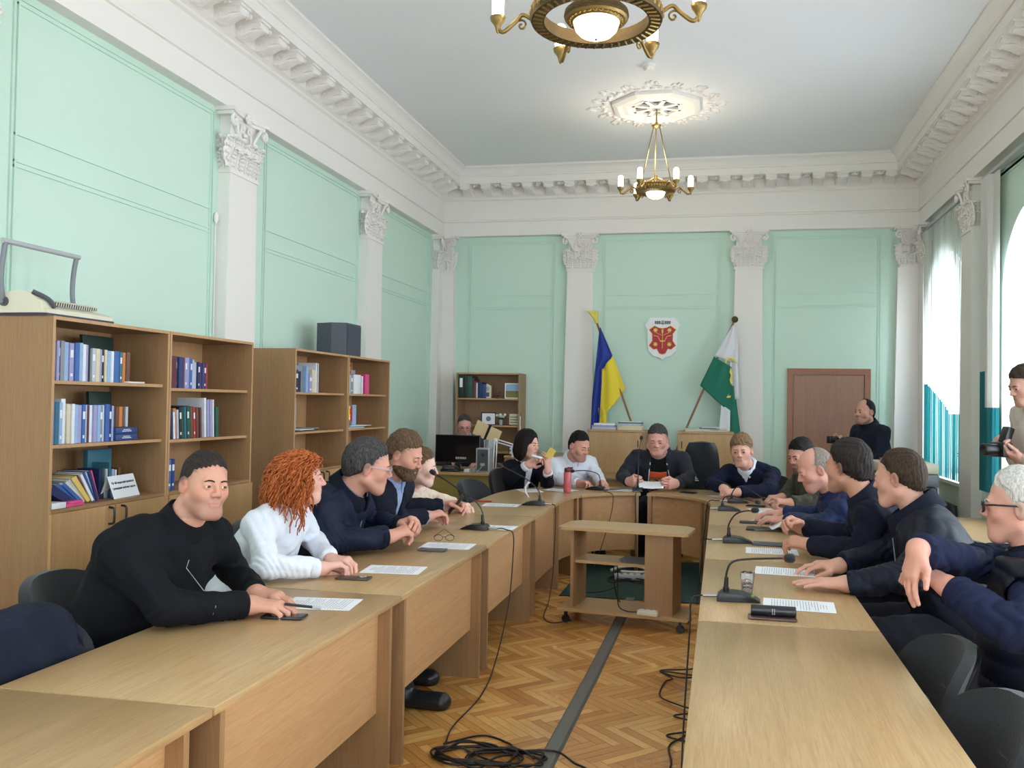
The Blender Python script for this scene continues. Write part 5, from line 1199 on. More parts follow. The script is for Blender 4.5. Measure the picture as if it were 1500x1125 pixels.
def cl2(t, d):
    B = Vector((-.60, 11.22, .9))
    def P(x, y, z): return (x-B.x, y-B.y, z-B.z)
    def white(u, v):   # u: 0 at pole, 1 outside; v down
        zt = 2.60
        xl_ = lerp_pts([(0, .125), (1, -.09)])(v); xr_ = lerp_pts([(0, .155), (.5, .20), (1, .20)])(v)
        zb = 2.20-.06*0; z = zt-v*(zt-2.22)
        return P(xl_+(xr_-xl_)*u, 11.27+.02*math.sin(u*9+v), z-.10*u*v)
    mb = MB(); mb.grid(white, 15, 16, thick=.004); mb.build('white_cloth', 'fwhite', t, smooth=180)
    def white2(u, v): return P(.10+.09*u+.03*v*u, 11.285+.015*math.sin(u*6), 2.3-v*.62)
    mb = MB(); mb.grid(white2, 8, 14, thick=.004); mb.build('white_fold', 'fwhite', t, smooth=180)
    def green(u, v):
        zt = lerp_pts([(0, 2.215), (1, 2.08)])(u); zb = lerp_pts([(0, 1.85), (.4, 1.70), (.8, 1.56), (1, 1.42)])(u)
        x = lerp_pts([(0, -.095), (1, .125)])(u)*(1-v)+lerp_pts([(0, -.265), (1, .135)])(u)*v
        return P(x, 11.255+.02*math.sin(u*8+v), zt+(zb-zt)*v)
    mb = MB(); mb.grid(green, 17, 20, thick=.004); mb.build('green_cloth', 'fgreen', t, smooth=180)
    def green2(u, v): return P(.05+.14*u*(.55+.45*v)+.04*v*u+.03-.06*v*(1-u), 11.28+.02*math.sin(u*7+v), 1.85-v*.75)
    mb = MB(); mb.grid(green2, 10, 18, thick=.004); mb.build('green_fold', 'fgreen', t, smooth=180)
    def wh3(u, v): return P(-.0+.11*u-.03*v*(1-u), 11.262+.01*math.sin(u*6), 1.62-v*.38-.12*u*(1-v)+.04*u)
    mb = MB(); mb.grid(wh3, 8, 10, thick=.004); mb.build('white_lining', 'fwhite', t, smooth=180)
    # golden emblem: wreath, sword-like leaf and arrow
    mb = MB()
    for k in range(11):
        a = PI*.05+k*PI*.9/10; mb.ell((.105+.055*math.cos(a)+.60, 11.232-11.22, 2.14+.05*math.sin(a)-.9), (.014, .006, .012), 8, 5)
    mb.build('golden_wreath', 'goldp', t, smooth=60); mb = MB()
    mb.prism([(0, .06), (.02, .02), (.018, -.05), (.03, -.12), (.008, -.16), (-.01, -.1), (.004, -.04), (-.014, .0)], 0, .006, T=Matrix.Translation(P(.11, 11.228, 2.02)) @ Matrix(((1, 0, 0, 0), (0, 0, 1, 0), (0, 1, 0, 0), (0, 0, 0, 1))))
    mb.build('golden_sword', 'goldp', t); mb = MB()
    mb.prism([(0, 0), (.035, .05), (.03, .02), (.06, .03), (.05, .0)], 0, .006, T=Matrix.Translation(P(.06, 11.228, 1.70)) @ Matrix(((1, 0, 0, 0), (0, 0, 1, 0), (0, 1, 0, 0), (0, 0, 0, 1))))
    mb.build('golden_emblem', 'goldp', t, smooth=60)
flag('right', (-.60, 11.22, .9), (.145, 11.36, 2.66), 'white and green flag with a golden emblem on a wooden pole with a ball finial', fin2, cl2)
t = thing('flag_stand', 'dark stand holding the two crossed flag poles behind the writing desk', 'stand', (-.77, 11.2, 0)); t['label'] = 'hidden dark stand holding the two flag poles behind the man in the grey jacket'
MB().box(-.25, .25, -.12, .1, 0, .04, ch=.01).build('base', 'black', t); mb = MB(); mb.tube([(-.17, .02, .04), (-.17, .02, .92)], .02, 8); mb.build('socket', 'black', t); mb = MB(); mb.tube([(.17, .02, .04), (.17, .02, .92)], .02, 8); mb.build('socket', 'black', t)

# coat of arms: shield with red inner field
t = thing('coat_of_arms', 'white shield with a red field and gold leaves on the back wall', 'emblem', (-.76, YB, 2.47))
XZ = Matrix(((1, 0, 0, 0), (0, 0, 1, 0), (0, 1, 0, 0), (0, 0, 0, 1)))
sh = [(-.17, .265), (.17, .265), (.245, .165), (.205, .11), (.205, -.08), (.19, -.17), (.12, -.235), (.04, -.255), (0, -.285), (-.04, -.255), (-.12, -.235), (-.19, -.17), (-.205, -.08), (-.205, .11), (-.245, .165)]
MB().prism([(x*.94, z) for x, z in sh], -.035, 0, T=XZ).build('shield', 'paper', t)
f_ = [(-.10, .155), (-.05, .13), (0, .12), (.05, .13), (.10, .155), (.17, .105), (.13, .05), (.13, -.04), (.17, -.10), (.11, -.15), (.07, -.14), (.04, -.20), (0, -.215), (-.04, -.20), (-.07, -.14), (-.11, -.15), (-.17, -.10), (-.13, -.04), (-.13, .05), (-.17, .105)]
MB().prism([(x*1.06, z*1.04) for x, z in f_], -.039, -.034, T=XZ).build('gold_border', 'goldp', t)
MB().prism(f_, -.044, -.038, T=XZ).build('red_field', plain('crest_red', (178, 24, 48), .5), t)
mb = MB()
for sx in (-1, 1):
    for z in (.10, -.085):
        pts = []
        for k in range(14):
            a = k*2*PI/14+PI/2; r_ = .036 if k % 2 == 0 else .017; pts.append((sx*.09+r_*math.cos(a), z+r_*math.sin(a)))
        mb.prism(pts, -.049, -.043, T=XZ)
mb.tube([(-.115, -.046, .03), (-.06, -.046, .02), (-.03, -.046, -.04), (.03, -.046, -.04), (.06, -.046, .02), (.115, -.046, .03)], .005, 6)
mb.tube([(0, -.046, .11), (0, -.046, -.14)], .004, 6); mb.tube([(0, -.046, .11), (0, -.046, .07), (0, -.046, .045)], [.014, .012, .003], 8); mb.box(-.03, .03, -.05, -.044, -.05, -.035)
mb.tube([(-.09, -.046, .07), (0, -.046, .03), (.09, -.046, .07)], .003, 5)
mb.build('gold_relief', 'goldp', t)
mb = MB(); 
for k, x in enumerate((-.09, -.065, -.04, .04, .065, .09)): mb.box(x-.011, x+.011, -.04, -.034, .185, .22); mb.box(x-.005, x+.005, -.042, -.036, .195, .21)
mb.box(-.1, .1, -.038, -.034, .180, .186); mb.box(-.004, .004, -.042, -.034, .165, .23); mb.box(-.018, -.012, -.042, -.034, .19, .225); mb.box(.012, .018, -.042, -.034, .19, .225); mb.box(-.018, .018, -.042, -.034, .185, .192)
mb.build('crown', 'duct', t)

# ============================================================ RIGHT WALL: blinds, copier, plant
M['blind_w'] = plain('blind_white', (228, 226, 222), .8, bump=.4, bscale=45)
M['blind_t'] = plain('blind_teal', (38, 120, 128), .8, bump=.3, bscale=45)
for mk in ('blind_w', 'blind_t'):
    mm = M[mk]; nt = mm.node_tree; b = nt.nodes['Principled BSDF']; tl = nt.nodes.new('ShaderNodeBsdfTranslucent'); tl.inputs['Color'].default_value = b.inputs['Base Color'].default_value
    mx = nt.nodes.new('ShaderNodeMixShader'); mx.inputs[0].default_value = .35; nt.links.new(b.outputs[0], mx.inputs[1]); nt.links.new(tl.outputs[0], mx.inputs[2]); nt.links.new(mx.outputs[0], nt.nodes['Material Output'].inputs[0])
def blinds(y0, y1, ys, label, wave, ang=.9, zb=.86, x=XR-.075):
    t = thing('vertical_blinds', label, 'blinds', (x, (y0+y1)/2, 0), 0, None); yc = (y0+y1)/2
    MB().box(-.02, .03, y0-yc, y1-yc, 3.735, 3.765).build('track', 'silver', t)
    for i, (y, a) in enumerate(ys):
        zw = wave(y); T = TR((0, y-yc, 0), a)
        mb = MB(); w_ = .0445
        for za, zb_, mi in ((max(zw, zb), 3.73, 0), (zb, zw, 1)):
            if zb_ > za: mb.add([(.004, -w_, za), (0, 0, za), (.004, w_, za), (.004, w_, zb_), (0, 0, zb_), (.004, -w_, zb_)], [(0, 1, 4, 5), (1, 2, 3, 4)], mi, T)
        mb.build('slat', ['blind_w', 'blind_t'], t)
    return t
wave1 = lambda y: 1.55+.38*max(0, min(1, (y-10.1)/1.2))**.8 if y > 9.6 else 1.5
ys = [(11.30-.080*k, (.55 if k in (1, 2) else -.055-.05*math.sin(k*1.7))) for k in range(21)]
blinds(9.62, 11.36, ys, 'vertical blinds with a teal wavy lower part on the far window', wave1)
ys = [(8.78-.018*k, 1.25) for k in range(14)]+[(8.50-.07*k, .12) for k in range(2)]
blinds(6.6, 8.86, ys, 'vertical blinds bunched at the far side of the window behind the photographer', lambda y: 1.95 if y > 8.62 else 1.62)
# plant pot on the far sill
t = thing('plant_pot', 'coral red plant pot on the sill of the far window behind the copier', 'plant', (XR+.12, 9.93, .845))
mb = MB(); mb.lathe([(.0001, 0), (.06, 0), (.085, .13), (.092, .13), (.092, .15), (.08, .15), (.0001, .14)], 20, cap=False); mb.build('pot', plain('coral_pot', (214, 96, 84), .5), t, smooth=40)
mb = MB(); r = random.Random(9)
for k in range(9):
    a = r.uniform(0, 6.28); l = r.uniform(.08, .2); mb.tube([(0, 0, .14), (l*.4*math.cos(a), l*.4*math.sin(a), .14+l*.7), (l*math.cos(a), l*math.sin(a), .14+l)], [.004, .003, .002], 5); mb.ell((l*math.cos(a), l*math.sin(a), .14+l), (.02, .02, .008), 8, 5)
mb.build('stems', bmat('green'), t)
# copier
t = thing('copier', 'grey office copier with a pale lid standing by the far window', 'copier', (1.82, 9.35, 0))
MB().box(-.28, .22, -.28, .28, .04, .84, ch=.01).build('body', 'dgrey', t, smooth=40); MB().box(-.30, .24, -.30, .30, .85, .97, ch=.015).build('scanner', 'greyp', t, smooth=40)
MB().box(-.30, .24, -.30, .30, .972, 1.07, ch=.02).build('lid', 'cream', t, smooth=40); MB().box(.223, .24, -.28, .28, .1, .84).build('side_cover', 'silver', t)
for z in (.12, .34, .56): d_ = MB().box(-.25, .20, -.292, -.281, z, z+.2).build('paper_drawer', 'greyp', t); MB().box(-.06, .02, -.296, -.2925, z+.14, z+.17).build('handle', 'black', d_)
mb = MB(); mb.box(-.26, -.06, -.31, -.301, .88, .94); mb.build('control_panel', 'black', t)
t = thing('document_tray', 'dark tray with paper lying on the lid of the copier', 'tray', (1.76, 9.35, 1.0705)); MB().box(-.18, .1, -.15, .15, 0, .03, ch=.005).build('tray', 'dgrey', t, smooth=40); MB().box(-.14, .08, -.12, .12, .0305, .055).build('papers', 'silver', t)
t = thing('low_cabinet', 'long low oak cabinet under the windows behind the men on the right', 'cabinet', (2.17, 7.6, 0))
MB().box(-.26, .26, -.9, 1.1, 0, .58).build('carcass', 'case', t); MB().box(-.28, .28, -.92, 1.12, .58, .61, ch=.003).build('top', 'oak_y', t)
t = thing('radiator', 'dark radiator under the far window', 'radiator', (XR-.075, 10.35, .0)); t['label'] = 'dark ribbed radiator under the sill of the far window'
mb = MB()
for k in range(14): mb.tube([(0, -.5+k*.075, 0), (0, -.5+k*.075, .6)], .028, 8)
mb.tube([(0, -.52, .06), (0, .52, .06)], .02, 8); mb.tube([(0, -.52, .45), (0, .52, .45)], .02, 8); mb.build('ribs', 'dgrey', t, smooth=60)

# ============================================================ CHANDELIERS
def candle_arm(t, a, r0, r1, z, lit=True, sz=1.0):
    T = TR((0, 0, 0), a); ar = thing('arm', '', ''); del ar['label']; del ar['category']; ar.parent = None; bpy.data.objects.remove(ar)
    mb = MB()
    P_ = lambda pts: [T @ Vector(p) for p in pts]
    mid = (r0+r1)/2
    mb.tube(P_(spline([(r0, 0, z+.01*sz), (r0+.05*sz, 0, z+.035*sz), (mid, 0, z+.0*sz), (r1-.03*sz, 0, z-.045*sz), (r1, 0, z-.02*sz), (r1+.005*sz, 0, z+.02*sz)], 6)), .011*sz, 8)
    sp = [(r0+.055*sz+(.030-.0022*k)*sz*math.cos(.6*k+1), 0, z-.018*sz+(.030-.0022*k)*sz*math.sin(.6*k+1)) for k in range(13)]
    mb.tube(P_(sp), .0055*sz, 6)
    o = mb.build('arm', 'brass', t, smooth=60)
    mb = MB(); Tc = TR((r1*math.cos(a), r1*math.sin(a), z), 0)
    mb.lathe([(.0001, -.055*sz), (.008*sz, -.045*sz), (.014*sz, -.02*sz), (.022*sz, -.005*sz), (.036*sz, .012*sz), (.04*sz, .03*sz), (.037*sz, .034*sz), (.0001, .034*sz)], 16, T=Tc, cap=False)
    mb.build('candle_cup', 'brass', o, smooth=50)
    mb = MB(); mb.lathe([(.0001, .034*sz), (.028*sz, .034*sz), (.031*sz, .06*sz), (.031*sz, .13*sz), (.027*sz, .155*sz), (.015*sz, .165*sz), (.0001, .166*sz)], 16, T=Tc, cap=False)
    mb.build('candle_shade', 'lit' if lit else 'unlit', o, smooth=60)
def chandelier(loc, label, R, arms, armr, rodtop, unlit=(), rin=.8, bowl=.15, a0=0.0, sz=1.0, hh=.05):
    """loc is the ring centre; rods rise to a cap at rodtop"""
    t = thing('chandelier', label, 'chandelier', loc)
    mb = MB(); mb.lathe([(R*rin, -hh/2), (R, -hh/2), (R*1.02, 0), (R*.98, hh/2), (R*.97, hh*.8), (R*rin*1.02, hh*.8), (R*rin, -hh/2)], 48, cap=False)
    mb.build('ring', 'brass_d', t, smooth=40)
    mb = MB()
    for k in range(44):
        a = 2*PI*k/44; T = TR((0, 0, 0), a)
        mb.ell((R*1.0, 0, hh*.15), (.012*sz, .016*sz, .02*sz), 8, 5, T=T)
        mb.tube([T @ Vector((R*(rin+.03), -.006, -hh/2-.002)), T @ Vector((R*.97, .012, -hh/2-.002))], .006*sz, 5)
        mb.ell((R*.97, 0, hh*.9), (.008, .014*sz, .018*sz), 6, 4, T=T)
    mb.build('ring_ornament', 'brass', t, smooth=60)
    mb = MB(); B = bowl
    mb.lathe([(B*1.38, -.01), (B*1.42, .005), (B*1.38, .03), (B*1.2, .05), (B*.6, .085), (.02, .095), (.0001, .095)], 40, cap=False); mb.build('bowl_rim', 'brass_d', t, smooth=40)
    mb = MB(); mb.lathe([(B*1.38, -.008), (B*1.3, -.022), (B*1.18, -.012), (B*1.02, -.03), (B*1.0, -.012)], 40, cap=False)
    for k in range(30):
        a = 2*PI*k/30; mb.ell((B*1.2*math.cos(a), B*1.2*math.sin(a), -.018), (.012*sz, .012*sz, .010), 8, 5)
    mb.build('bowl_border', 'brass', t, smooth=40)
    mb = MB(); mb.lathe([(B*1.0, -.02), (B*.99, -.045*B/.15), (B*.9, -.085*B/.15), (B*.7, -.115*B/.15), (B*.4, -.135*B/.15), (.0001, -.142*B/.15)], 32, cap=False); mb.build('glass_bowl', 'lit_bowl', t, smooth=80)
    mb = MB(); mb.lathe([(.0001, -.155*B/.15), (.007, -.15*B/.15), (.005, -.138*B/.15)], 10, cap=False); mb.build('bowl_knob', 'brass_d', t)
    mb = MB()
    mb.lathe([(.028*sz, .08), (.035*sz, .10), (.022*sz, .12), (.018*sz, .15), (.0001, .15)], 16)
    for k in range(3):
        a = a0+PI/2+k*2*PI/3; mb.tube([(.02*math.cos(a), .02*math.sin(a), .12), (R*.92*math.cos(a), R*.92*math.sin(a), .03)], .008*sz, 8)
    mb.build('spoke', 'brass', t, smooth=60)
    for k in range(3):
        a = a0+k*2*PI/3+PI/2; mb = MB(); mb.tube([(R*.9*math.cos(a), R*.9*math.sin(a), .03), (.035*math.cos(a), .035*math.sin(a), rodtop)], .006*sz, 8); mb.build('rod', 'brass', t)
    mb = MB(); mb.lathe([(.0001, rodtop-.02), (.03, rodtop-.012), (.05*sz, rodtop+.0), (.055*sz, rodtop+.012), (.02, rodtop+.02), (.008, rodtop+.05)], 20, cap=False)
    top = ZC-.04-loc[2]; mb.tube([(0, 0, rodtop+.03), (0, 0, top)], .007, 8); mb.build('canopy', 'brass', t, smooth=50)
    for k in range(arms): candle_arm(t, a0+2*PI*k/arms, R*1.0, armr, .0, k not in unlit, sz)
    ld = bpy.data.lights.new('chandelier_glow', 'POINT'); ld.energy = 16; ld.color = (1.0, .86, .66); ld.shadow_soft_size = .12
    lo = bpy.data.objects.new('chandelier_glow', ld); COL.objects.link(lo); lo.parent = t; lo.location = (0, 0, .34)
    return t
chandelier((-.69, 9.12, 3.815), 'smaller brass chandelier hanging under the plaster rose at the back', .20, 6, .36, .66, unlit=(1,), rin=.62, bowl=.10, a0=.15, sz=.9, hh=.05)
chandelier((-.69, 4.72, 3.70), 'large brass chandelier cut off by the top of the picture',   .355, 6, .55, .72, rin=.80, bowl=.125, a0=.02, sz=1.1, hh=.055)
# ============================================================ PEOPLE (signed-distance modelling, meshed with surface nets)
f32 = np.float32
def V(*a): return np.array(a, dtype=f32)
def unit(v): v = np.asarray(v, dtype=f32); return v/max(1e-9, float(np.linalg.norm(v)))
def smin(a, b, k):
    h = np.maximum(k-np.abs(a-b), 0)/k; return np.minimum(a, b)-h*h*k*.25
def smax(a, b, k): return -smin(-a, -b, k)
def cap(a, b, ra, rb=None):
    a = np.asarray(a, dtype=f32); b = np.asarray(b, dtype=f32); rb = ra if rb is None else rb; ab = b-a; L2 = max(1e-12, float(ab@ab))
    def f(P):
        q = P-a; t = np.clip((q@ab)/L2, 0, 1); return np.sqrt(((q-t[:, None]*ab)**2).sum(1))-(ra+(rb-ra)*t)
    return f
def ecap(a, b, ra, rb, n, fl):
    """capsule flattened along unit vector n by the factor fl"""
    a = np.asarray(a, dtype=f32); b = np.asarray(b, dtype=f32); ab = b-a; L2 = max(1e-12, float(ab@ab)); n = unit(n)
    def f(P):
        q = P-a; t = np.clip((q@ab)/L2, 0, 1); r = q-t[:, None]*ab; c = r@n; r = r+(c*(1/fl-1))[:, None]*n
        return (np.sqrt((r**2).sum(1))-(ra+(rb-ra)*t))*(fl if fl < 1 else 1)
    return f
def ellp(c, r, R=None):
    c = np.asarray(c, dtype=f32); r = np.asarray(r, dtype=f32)
    def f(P):
        q = P-c
        if R is not None: q = q@R
        k0 = np.sqrt(((q/r)**2).sum(1)); k1 = np.sqrt(((q/(r*r))**2).sum(1)); return k0*(k0-1)/np.maximum(k1, 1e-6)
    return f
def uni(prims, k):
    def f(P):
        d = None
        for p in prims:
            kk = k
            if isinstance(p, tuple): p, kk = p
            e = p(P); d = e if d is None else smin(d, e, kk)
        return d
    return f
def mesh_sdf(fn, lo, hi, h, B=6):
    lo = np.array(lo, dtype=np.float64)-2*h; hi = np.array(hi, dtype=np.float64)+2*h
    nb = np.ceil((hi-lo)/(h*B)).astype(int)+1; n = nb*B
    cx = [lo[i]+(np.arange(nb[i])+.5)*B*h-h*.5 for i in range(3)]
    G = np.stack(np.meshgrid(*cx, indexing='ij'), -1).reshape(-1, 3).astype(f32)
    d = fn(G).reshape(nb)
    act = np.abs(d) < B*h*.87*1.25+h
    D = np.repeat(np.repeat(np.repeat(d, B, 0), B, 1), B, 2).astype(f32)
    idx = np.argwhere(act)
    o = np.stack(np.meshgrid(*[np.arange(B)]*3, indexing='ij'), -1).reshape(-1, 3)
    for s in range(0, len(idx), 3000):
        ii = (idx[s:s+3000, None, :]*B+o[None]).reshape(-1, 3)
        P = (lo+ii*h).astype(f32); D[ii[:, 0], ii[:, 1], ii[:, 2]] = fn(P)
    # surface nets
    S = D < 0
    c = np.zeros(tuple(n-1), dtype=np.int8)
    for a in (0, 1):
        for b in (0, 1):
            for e in (0, 1): c += S[a:n[0]-1+a, b:n[1]-1+b, e:n[2]-1+e]
    cells = np.argwhere((c > 0) & (c < 8))
    vid = -np.ones(tuple(n-1), dtype=np.int64); vid[cells[:, 0], cells[:, 1], cells[:, 2]] = np.arange(len(cells))
    acc = np.zeros((len(cells), 3)); cnt = np.zeros(len(cells))
    cor = [(a, b, e) for a in (0, 1) for b in (0, 1) for e in (0, 1)]
    val = {q: D[cells[:, 0]+q[0], cells[:, 1]+q[1], cells[:, 2]+q[2]] for q in cor}
    for q in cor:
        for ax in range(3):
            if q[ax]: continue
            r = list(q); r[ax] = 1; r = tuple(r); va, vb = val[q], val[r]; m = (va < 0) != (vb < 0)
            t = np.where(m, va/np.where(m, va-vb, 1), 0); p = np.zeros((len(cells), 3)); p[:] = q; p[:, ax] += t
            acc += p*m[:, None]; cnt += m
    verts = lo+(cells+acc/np.maximum(cnt, 1)[:, None])*h
    faces = []
    for ax in range(3):
        u, v = [(1, 2), (2, 0), (0, 1)][ax]
        sl0 = [slice(1, n[i]-1) for i in range(3)]; sl0[ax] = slice(0, n[ax]-1); sl1 = list(sl0); sl1[ax] = slice(1, n[ax])
        A, Bq = S[tuple(sl0)], S[tuple(sl1)]; e = np.argwhere(A != Bq); off = np.array([1, 1, 1]); off[ax] = 0; e = e+off
        inside = S[e[:, 0], e[:, 1], e[:, 2]]
        du = np.zeros(3, int); du[u] = 1; dv = np.zeros(3, int); dv[v] = 1
        g = lambda k: vid[k[:, 0], k[:, 1], k[:, 2]]
        f4 = np.stack([g(e-du-dv), g(e-dv), g(e), g(e-du)], 1)
        f4[~inside] = f4[~inside][:, ::-1]; faces.append(f4)
    F = np.concatenate(faces); F = F[(F >= 0).all(1)]
    return verts, F
def np_mesh(name, Vs, Fs, mats, parent, origin, colors=None, mi=None, label=None):
    me = bpy.data.meshes.new(name); Vs = Vs-np.array(origin)
    me.vertices.add(len(Vs)); me.vertices.foreach_set('co', Vs.astype(f32).ravel())
    me.loops.add(len(Fs)*4); me.loops.foreach_set('vertex_index', Fs.astype(np.int32).ravel())
    me.polygons.add(len(Fs)); me.polygons.foreach_set('loop_start', np.arange(0, len(Fs)*4, 4, dtype=np.int32)); me.polygons.foreach_set('loop_total', np.full(len(Fs), 4, dtype=np.int32))
    if not isinstance(mats, (list, tuple)): mats = [mats]
    for m in mats: me.materials.append(M[m] if isinstance(m, str) else m)
    if mi is not None: me.polygons.foreach_set('material_index', mi.astype(np.int32))
    me.update(calc_edges=True); me.shade_smooth()
    if colors is not None:
        ca = me.color_attributes.new('Tint', 'FLOAT_COLOR', 'POINT'); ca.data.foreach_set('color', np.concatenate([colors, np.ones((len(colors), 1))], 1).astype(f32).ravel())
    me.validate()
    o = bpy.data.objects.new(name, me); COL.objects.link(o); o.parent = parent
    if label: o['label'] = label
    return o
# skin: tint attribute carries lips, stubble and scalp pigment
m, nt, b = new_mat('skin'); at = nt.nodes.new('ShaderNodeAttribute'); at.attribute_name = 'Tint'
nt.links.new(at.outputs['Color'], b.inputs['Base Color']); b.inputs['Roughness'].default_value = .52; b.inputs['Specular IOR Level'].default_value = .35
n_ = nt.nodes.new('ShaderNodeTexNoise'); n_.inputs['Scale'].default_value = 180; bp = nt.nodes.new('ShaderNodeBump'); bp.inputs['Strength'].default_value = .12; bp.inputs['Distance'].default_value = .004
tc = nt.nodes.new('ShaderNodeTexCoord'); nt.links.new(tc.outputs['Object'], n_.inputs['Vector']); nt.links.new(n_.outputs['Fac'], bp.inputs['Height']); nt.links.new(bp.outputs[0], b.inputs['Normal'])
M['skin'] = m
def hairmat(name, rgb, rgb2=None, sc=90):
    m, nt, b = new_mat(name); tc = nt.nodes.new('ShaderNodeTexCoord'); mp = nt.nodes.new('ShaderNodeMapping'); mp.inputs['Scale'].default_value = (1, 1, .25)
    nt.links.new(tc.outputs['Object'], mp.inputs[0]); n = nt.nodes.new('ShaderNodeTexNoise'); n.inputs['Scale'].default_value = sc*2; n.inputs['Detail'].default_value = 5; n.inputs['Distortion'].default_value = .5
    nt.links.new(mp.outputs[0], n.inputs['Vector']); cr = nt.nodes.new('ShaderNodeValToRGB'); c = srgb(*rgb); c2 = srgb(*(rgb2 or tuple(int(v*.5) for v in rgb)))
    cr.color_ramp.elements[0].position = .35; cr.color_ramp.elements[0].color = c2; cr.color_ramp.elements[1].position = .65; cr.color_ramp.elements[1].color = c
    nt.links.new(n.outputs['Fac'], cr.inputs[0]); nt.links.new(cr.outputs[0], b.inputs['Base Color']); b.inputs['Roughness'].default_value = .65; b.inputs['Specular IOR Level'].default_value = .18
    bp = nt.nodes.new('ShaderNodeBump'); bp.inputs['Strength'].default_value = .7; bp.inputs['Distance'].default_value = .006; nt.links.new(n.outputs['Fac'], bp.inputs['Height']); nt.links.new(bp.outputs[0], b.inputs['Normal'])
    return m
HM = {k: hairmat('hair_'+k, *v) for k, v in {'black': ((36, 31, 30), (16, 14, 14)), 'brown': ((76, 58, 46), (38, 29, 24)), 'grey': ((88, 84, 84), (40, 38, 40)), 'blond': ((150, 122, 92), (98, 74, 52)), 'ginger': ((214, 122, 66), (140, 66, 34)), 'dark': ((58, 48, 44), (30, 26, 26)), 'greylight': ((150, 136, 128), (110, 98, 92)), 'white': ((226, 222, 218), (178, 172, 168)), 'lightbrown': ((118, 92, 70), (70, 52, 40))}.items()}
M['eye_w'] = plain('eye_white', (226, 220, 214), .25); M['iris'] = plain('iris', (70, 62, 50), .2); M['lips'] = plain('lips', (170, 100, 92), .5)
def cloth(name, rgb, rough=.85, bump=.25, sc=420, sheen=.15): return plain(name, rgb, rough, bump=bump, bscale=sc, sheen=sheen*.4, var=.08, vscale=14, spec=.22)
def Rz(a): c, s = math.cos(a), math.sin(a); return np.array([[c, -s, 0], [s, c, 0], [0, 0, 1]], dtype=f32)
def Rx(a): c, s = math.cos(a), math.sin(a); return np.array([[1, 0, 0], [0, c, -s], [0, s, c]], dtype=f32)
def Ry(a): c, s = math.cos(a), math.sin(a); return np.array([[c, 0, s], [0, 1, 0], [-s, 0, c]], dtype=f32)
def hand(W, d, n, side, sz, curl, tc=.5, spread=1.0, fd=None):
    """prims of one hand. d finger direction, n palm normal, side +1 right / -1 left; curl=(mcp,pip) or list of four"""
    d = unit(d); n = unit(n-np.dot(n, d)*d); s = np.cross(d, n)*side; W = np.asarray(W, dtype=f32)
    P = lambda a, b, c: W+(d*a+s*b+n*c)*sz
    if isinstance(curl, tuple): curl = [curl]*4
    pr = []; off = [.030, .0105, -.0095, -.028]; dd = [.090, .094, .088, .078]; nn = [0, -.004, -.003, .002]; rr = [.0098, .0098, .0092, .0082]
    seg = [(.042, .026, .021), (.047, .030, .022), (.043, .028, .021), (.033, .021, .019)]
    palm = []
    for i in range(4): palm.append((cap(P(.0, off[i]*.62, 0), P(dd[i], off[i], nn[i]), .0155*sz, .0125*sz), .022*sz))
    palm.append((cap(P(.012, .016, .006), P(.05, .033, .012), .019*sz, .014*sz), .02*sz))
    palm.append((cap(W-unit(fd if fd is not None else d)*.05*sz, P(.008, 0, 0), .025*sz, .0245*sz), .025*sz))
    fing = []
    for i in range(4):
        a = 0; p = P(dd[i], off[i], nn[i]); m_, q_ = curl[i]; sp = (off[i]/.03)*.10*spread; base = unit(d+s*sp); ch = []
        for j, (L_, da) in enumerate(zip(seg[i], (m_, q_, q_*.65))):
            a += da; v = base*math.cos(a)+n*math.sin(a); p2 = p+v*L_*sz; ch.append((cap(p, p2, (rr[i]-.0007*j)*sz, (rr[i]-.0007*(j+1))*sz), .004*sz)); p = p2
        fing.append(uni(ch, .004*sz))
    tb = P(.03, .030, .010); v1 = unit(d*.62+s*.62+n*.45*tc*1.4); t2 = tb+v1*.036*sz; v2 = unit(d*.85+s*.25*(1-tc)+n*.35*tc*1.5-s*.25*tc); t3 = t2+v2*.033*sz; v3 = unit(v2+n*.25*tc-s*.2*tc); t4 = t3+v3*.026*sz
    th = uni([(cap(tb, t2, .0145*sz, .0125*sz), .01), (cap(t2, t3, .0122*sz, .0108*sz), .006), (cap(t3, t4, .0108*sz, .0088*sz), .004)], .006)
    def f(Q):
        D = uni(palm, .02*sz)(Q); F = None
        for g in fing: e = g(Q); F = e if F is None else smin(F, e, .0025*sz)
        D = smin(D, F, .010*sz); return smin(D, th(Q), .012*sz)
    return f, W, .24*sz
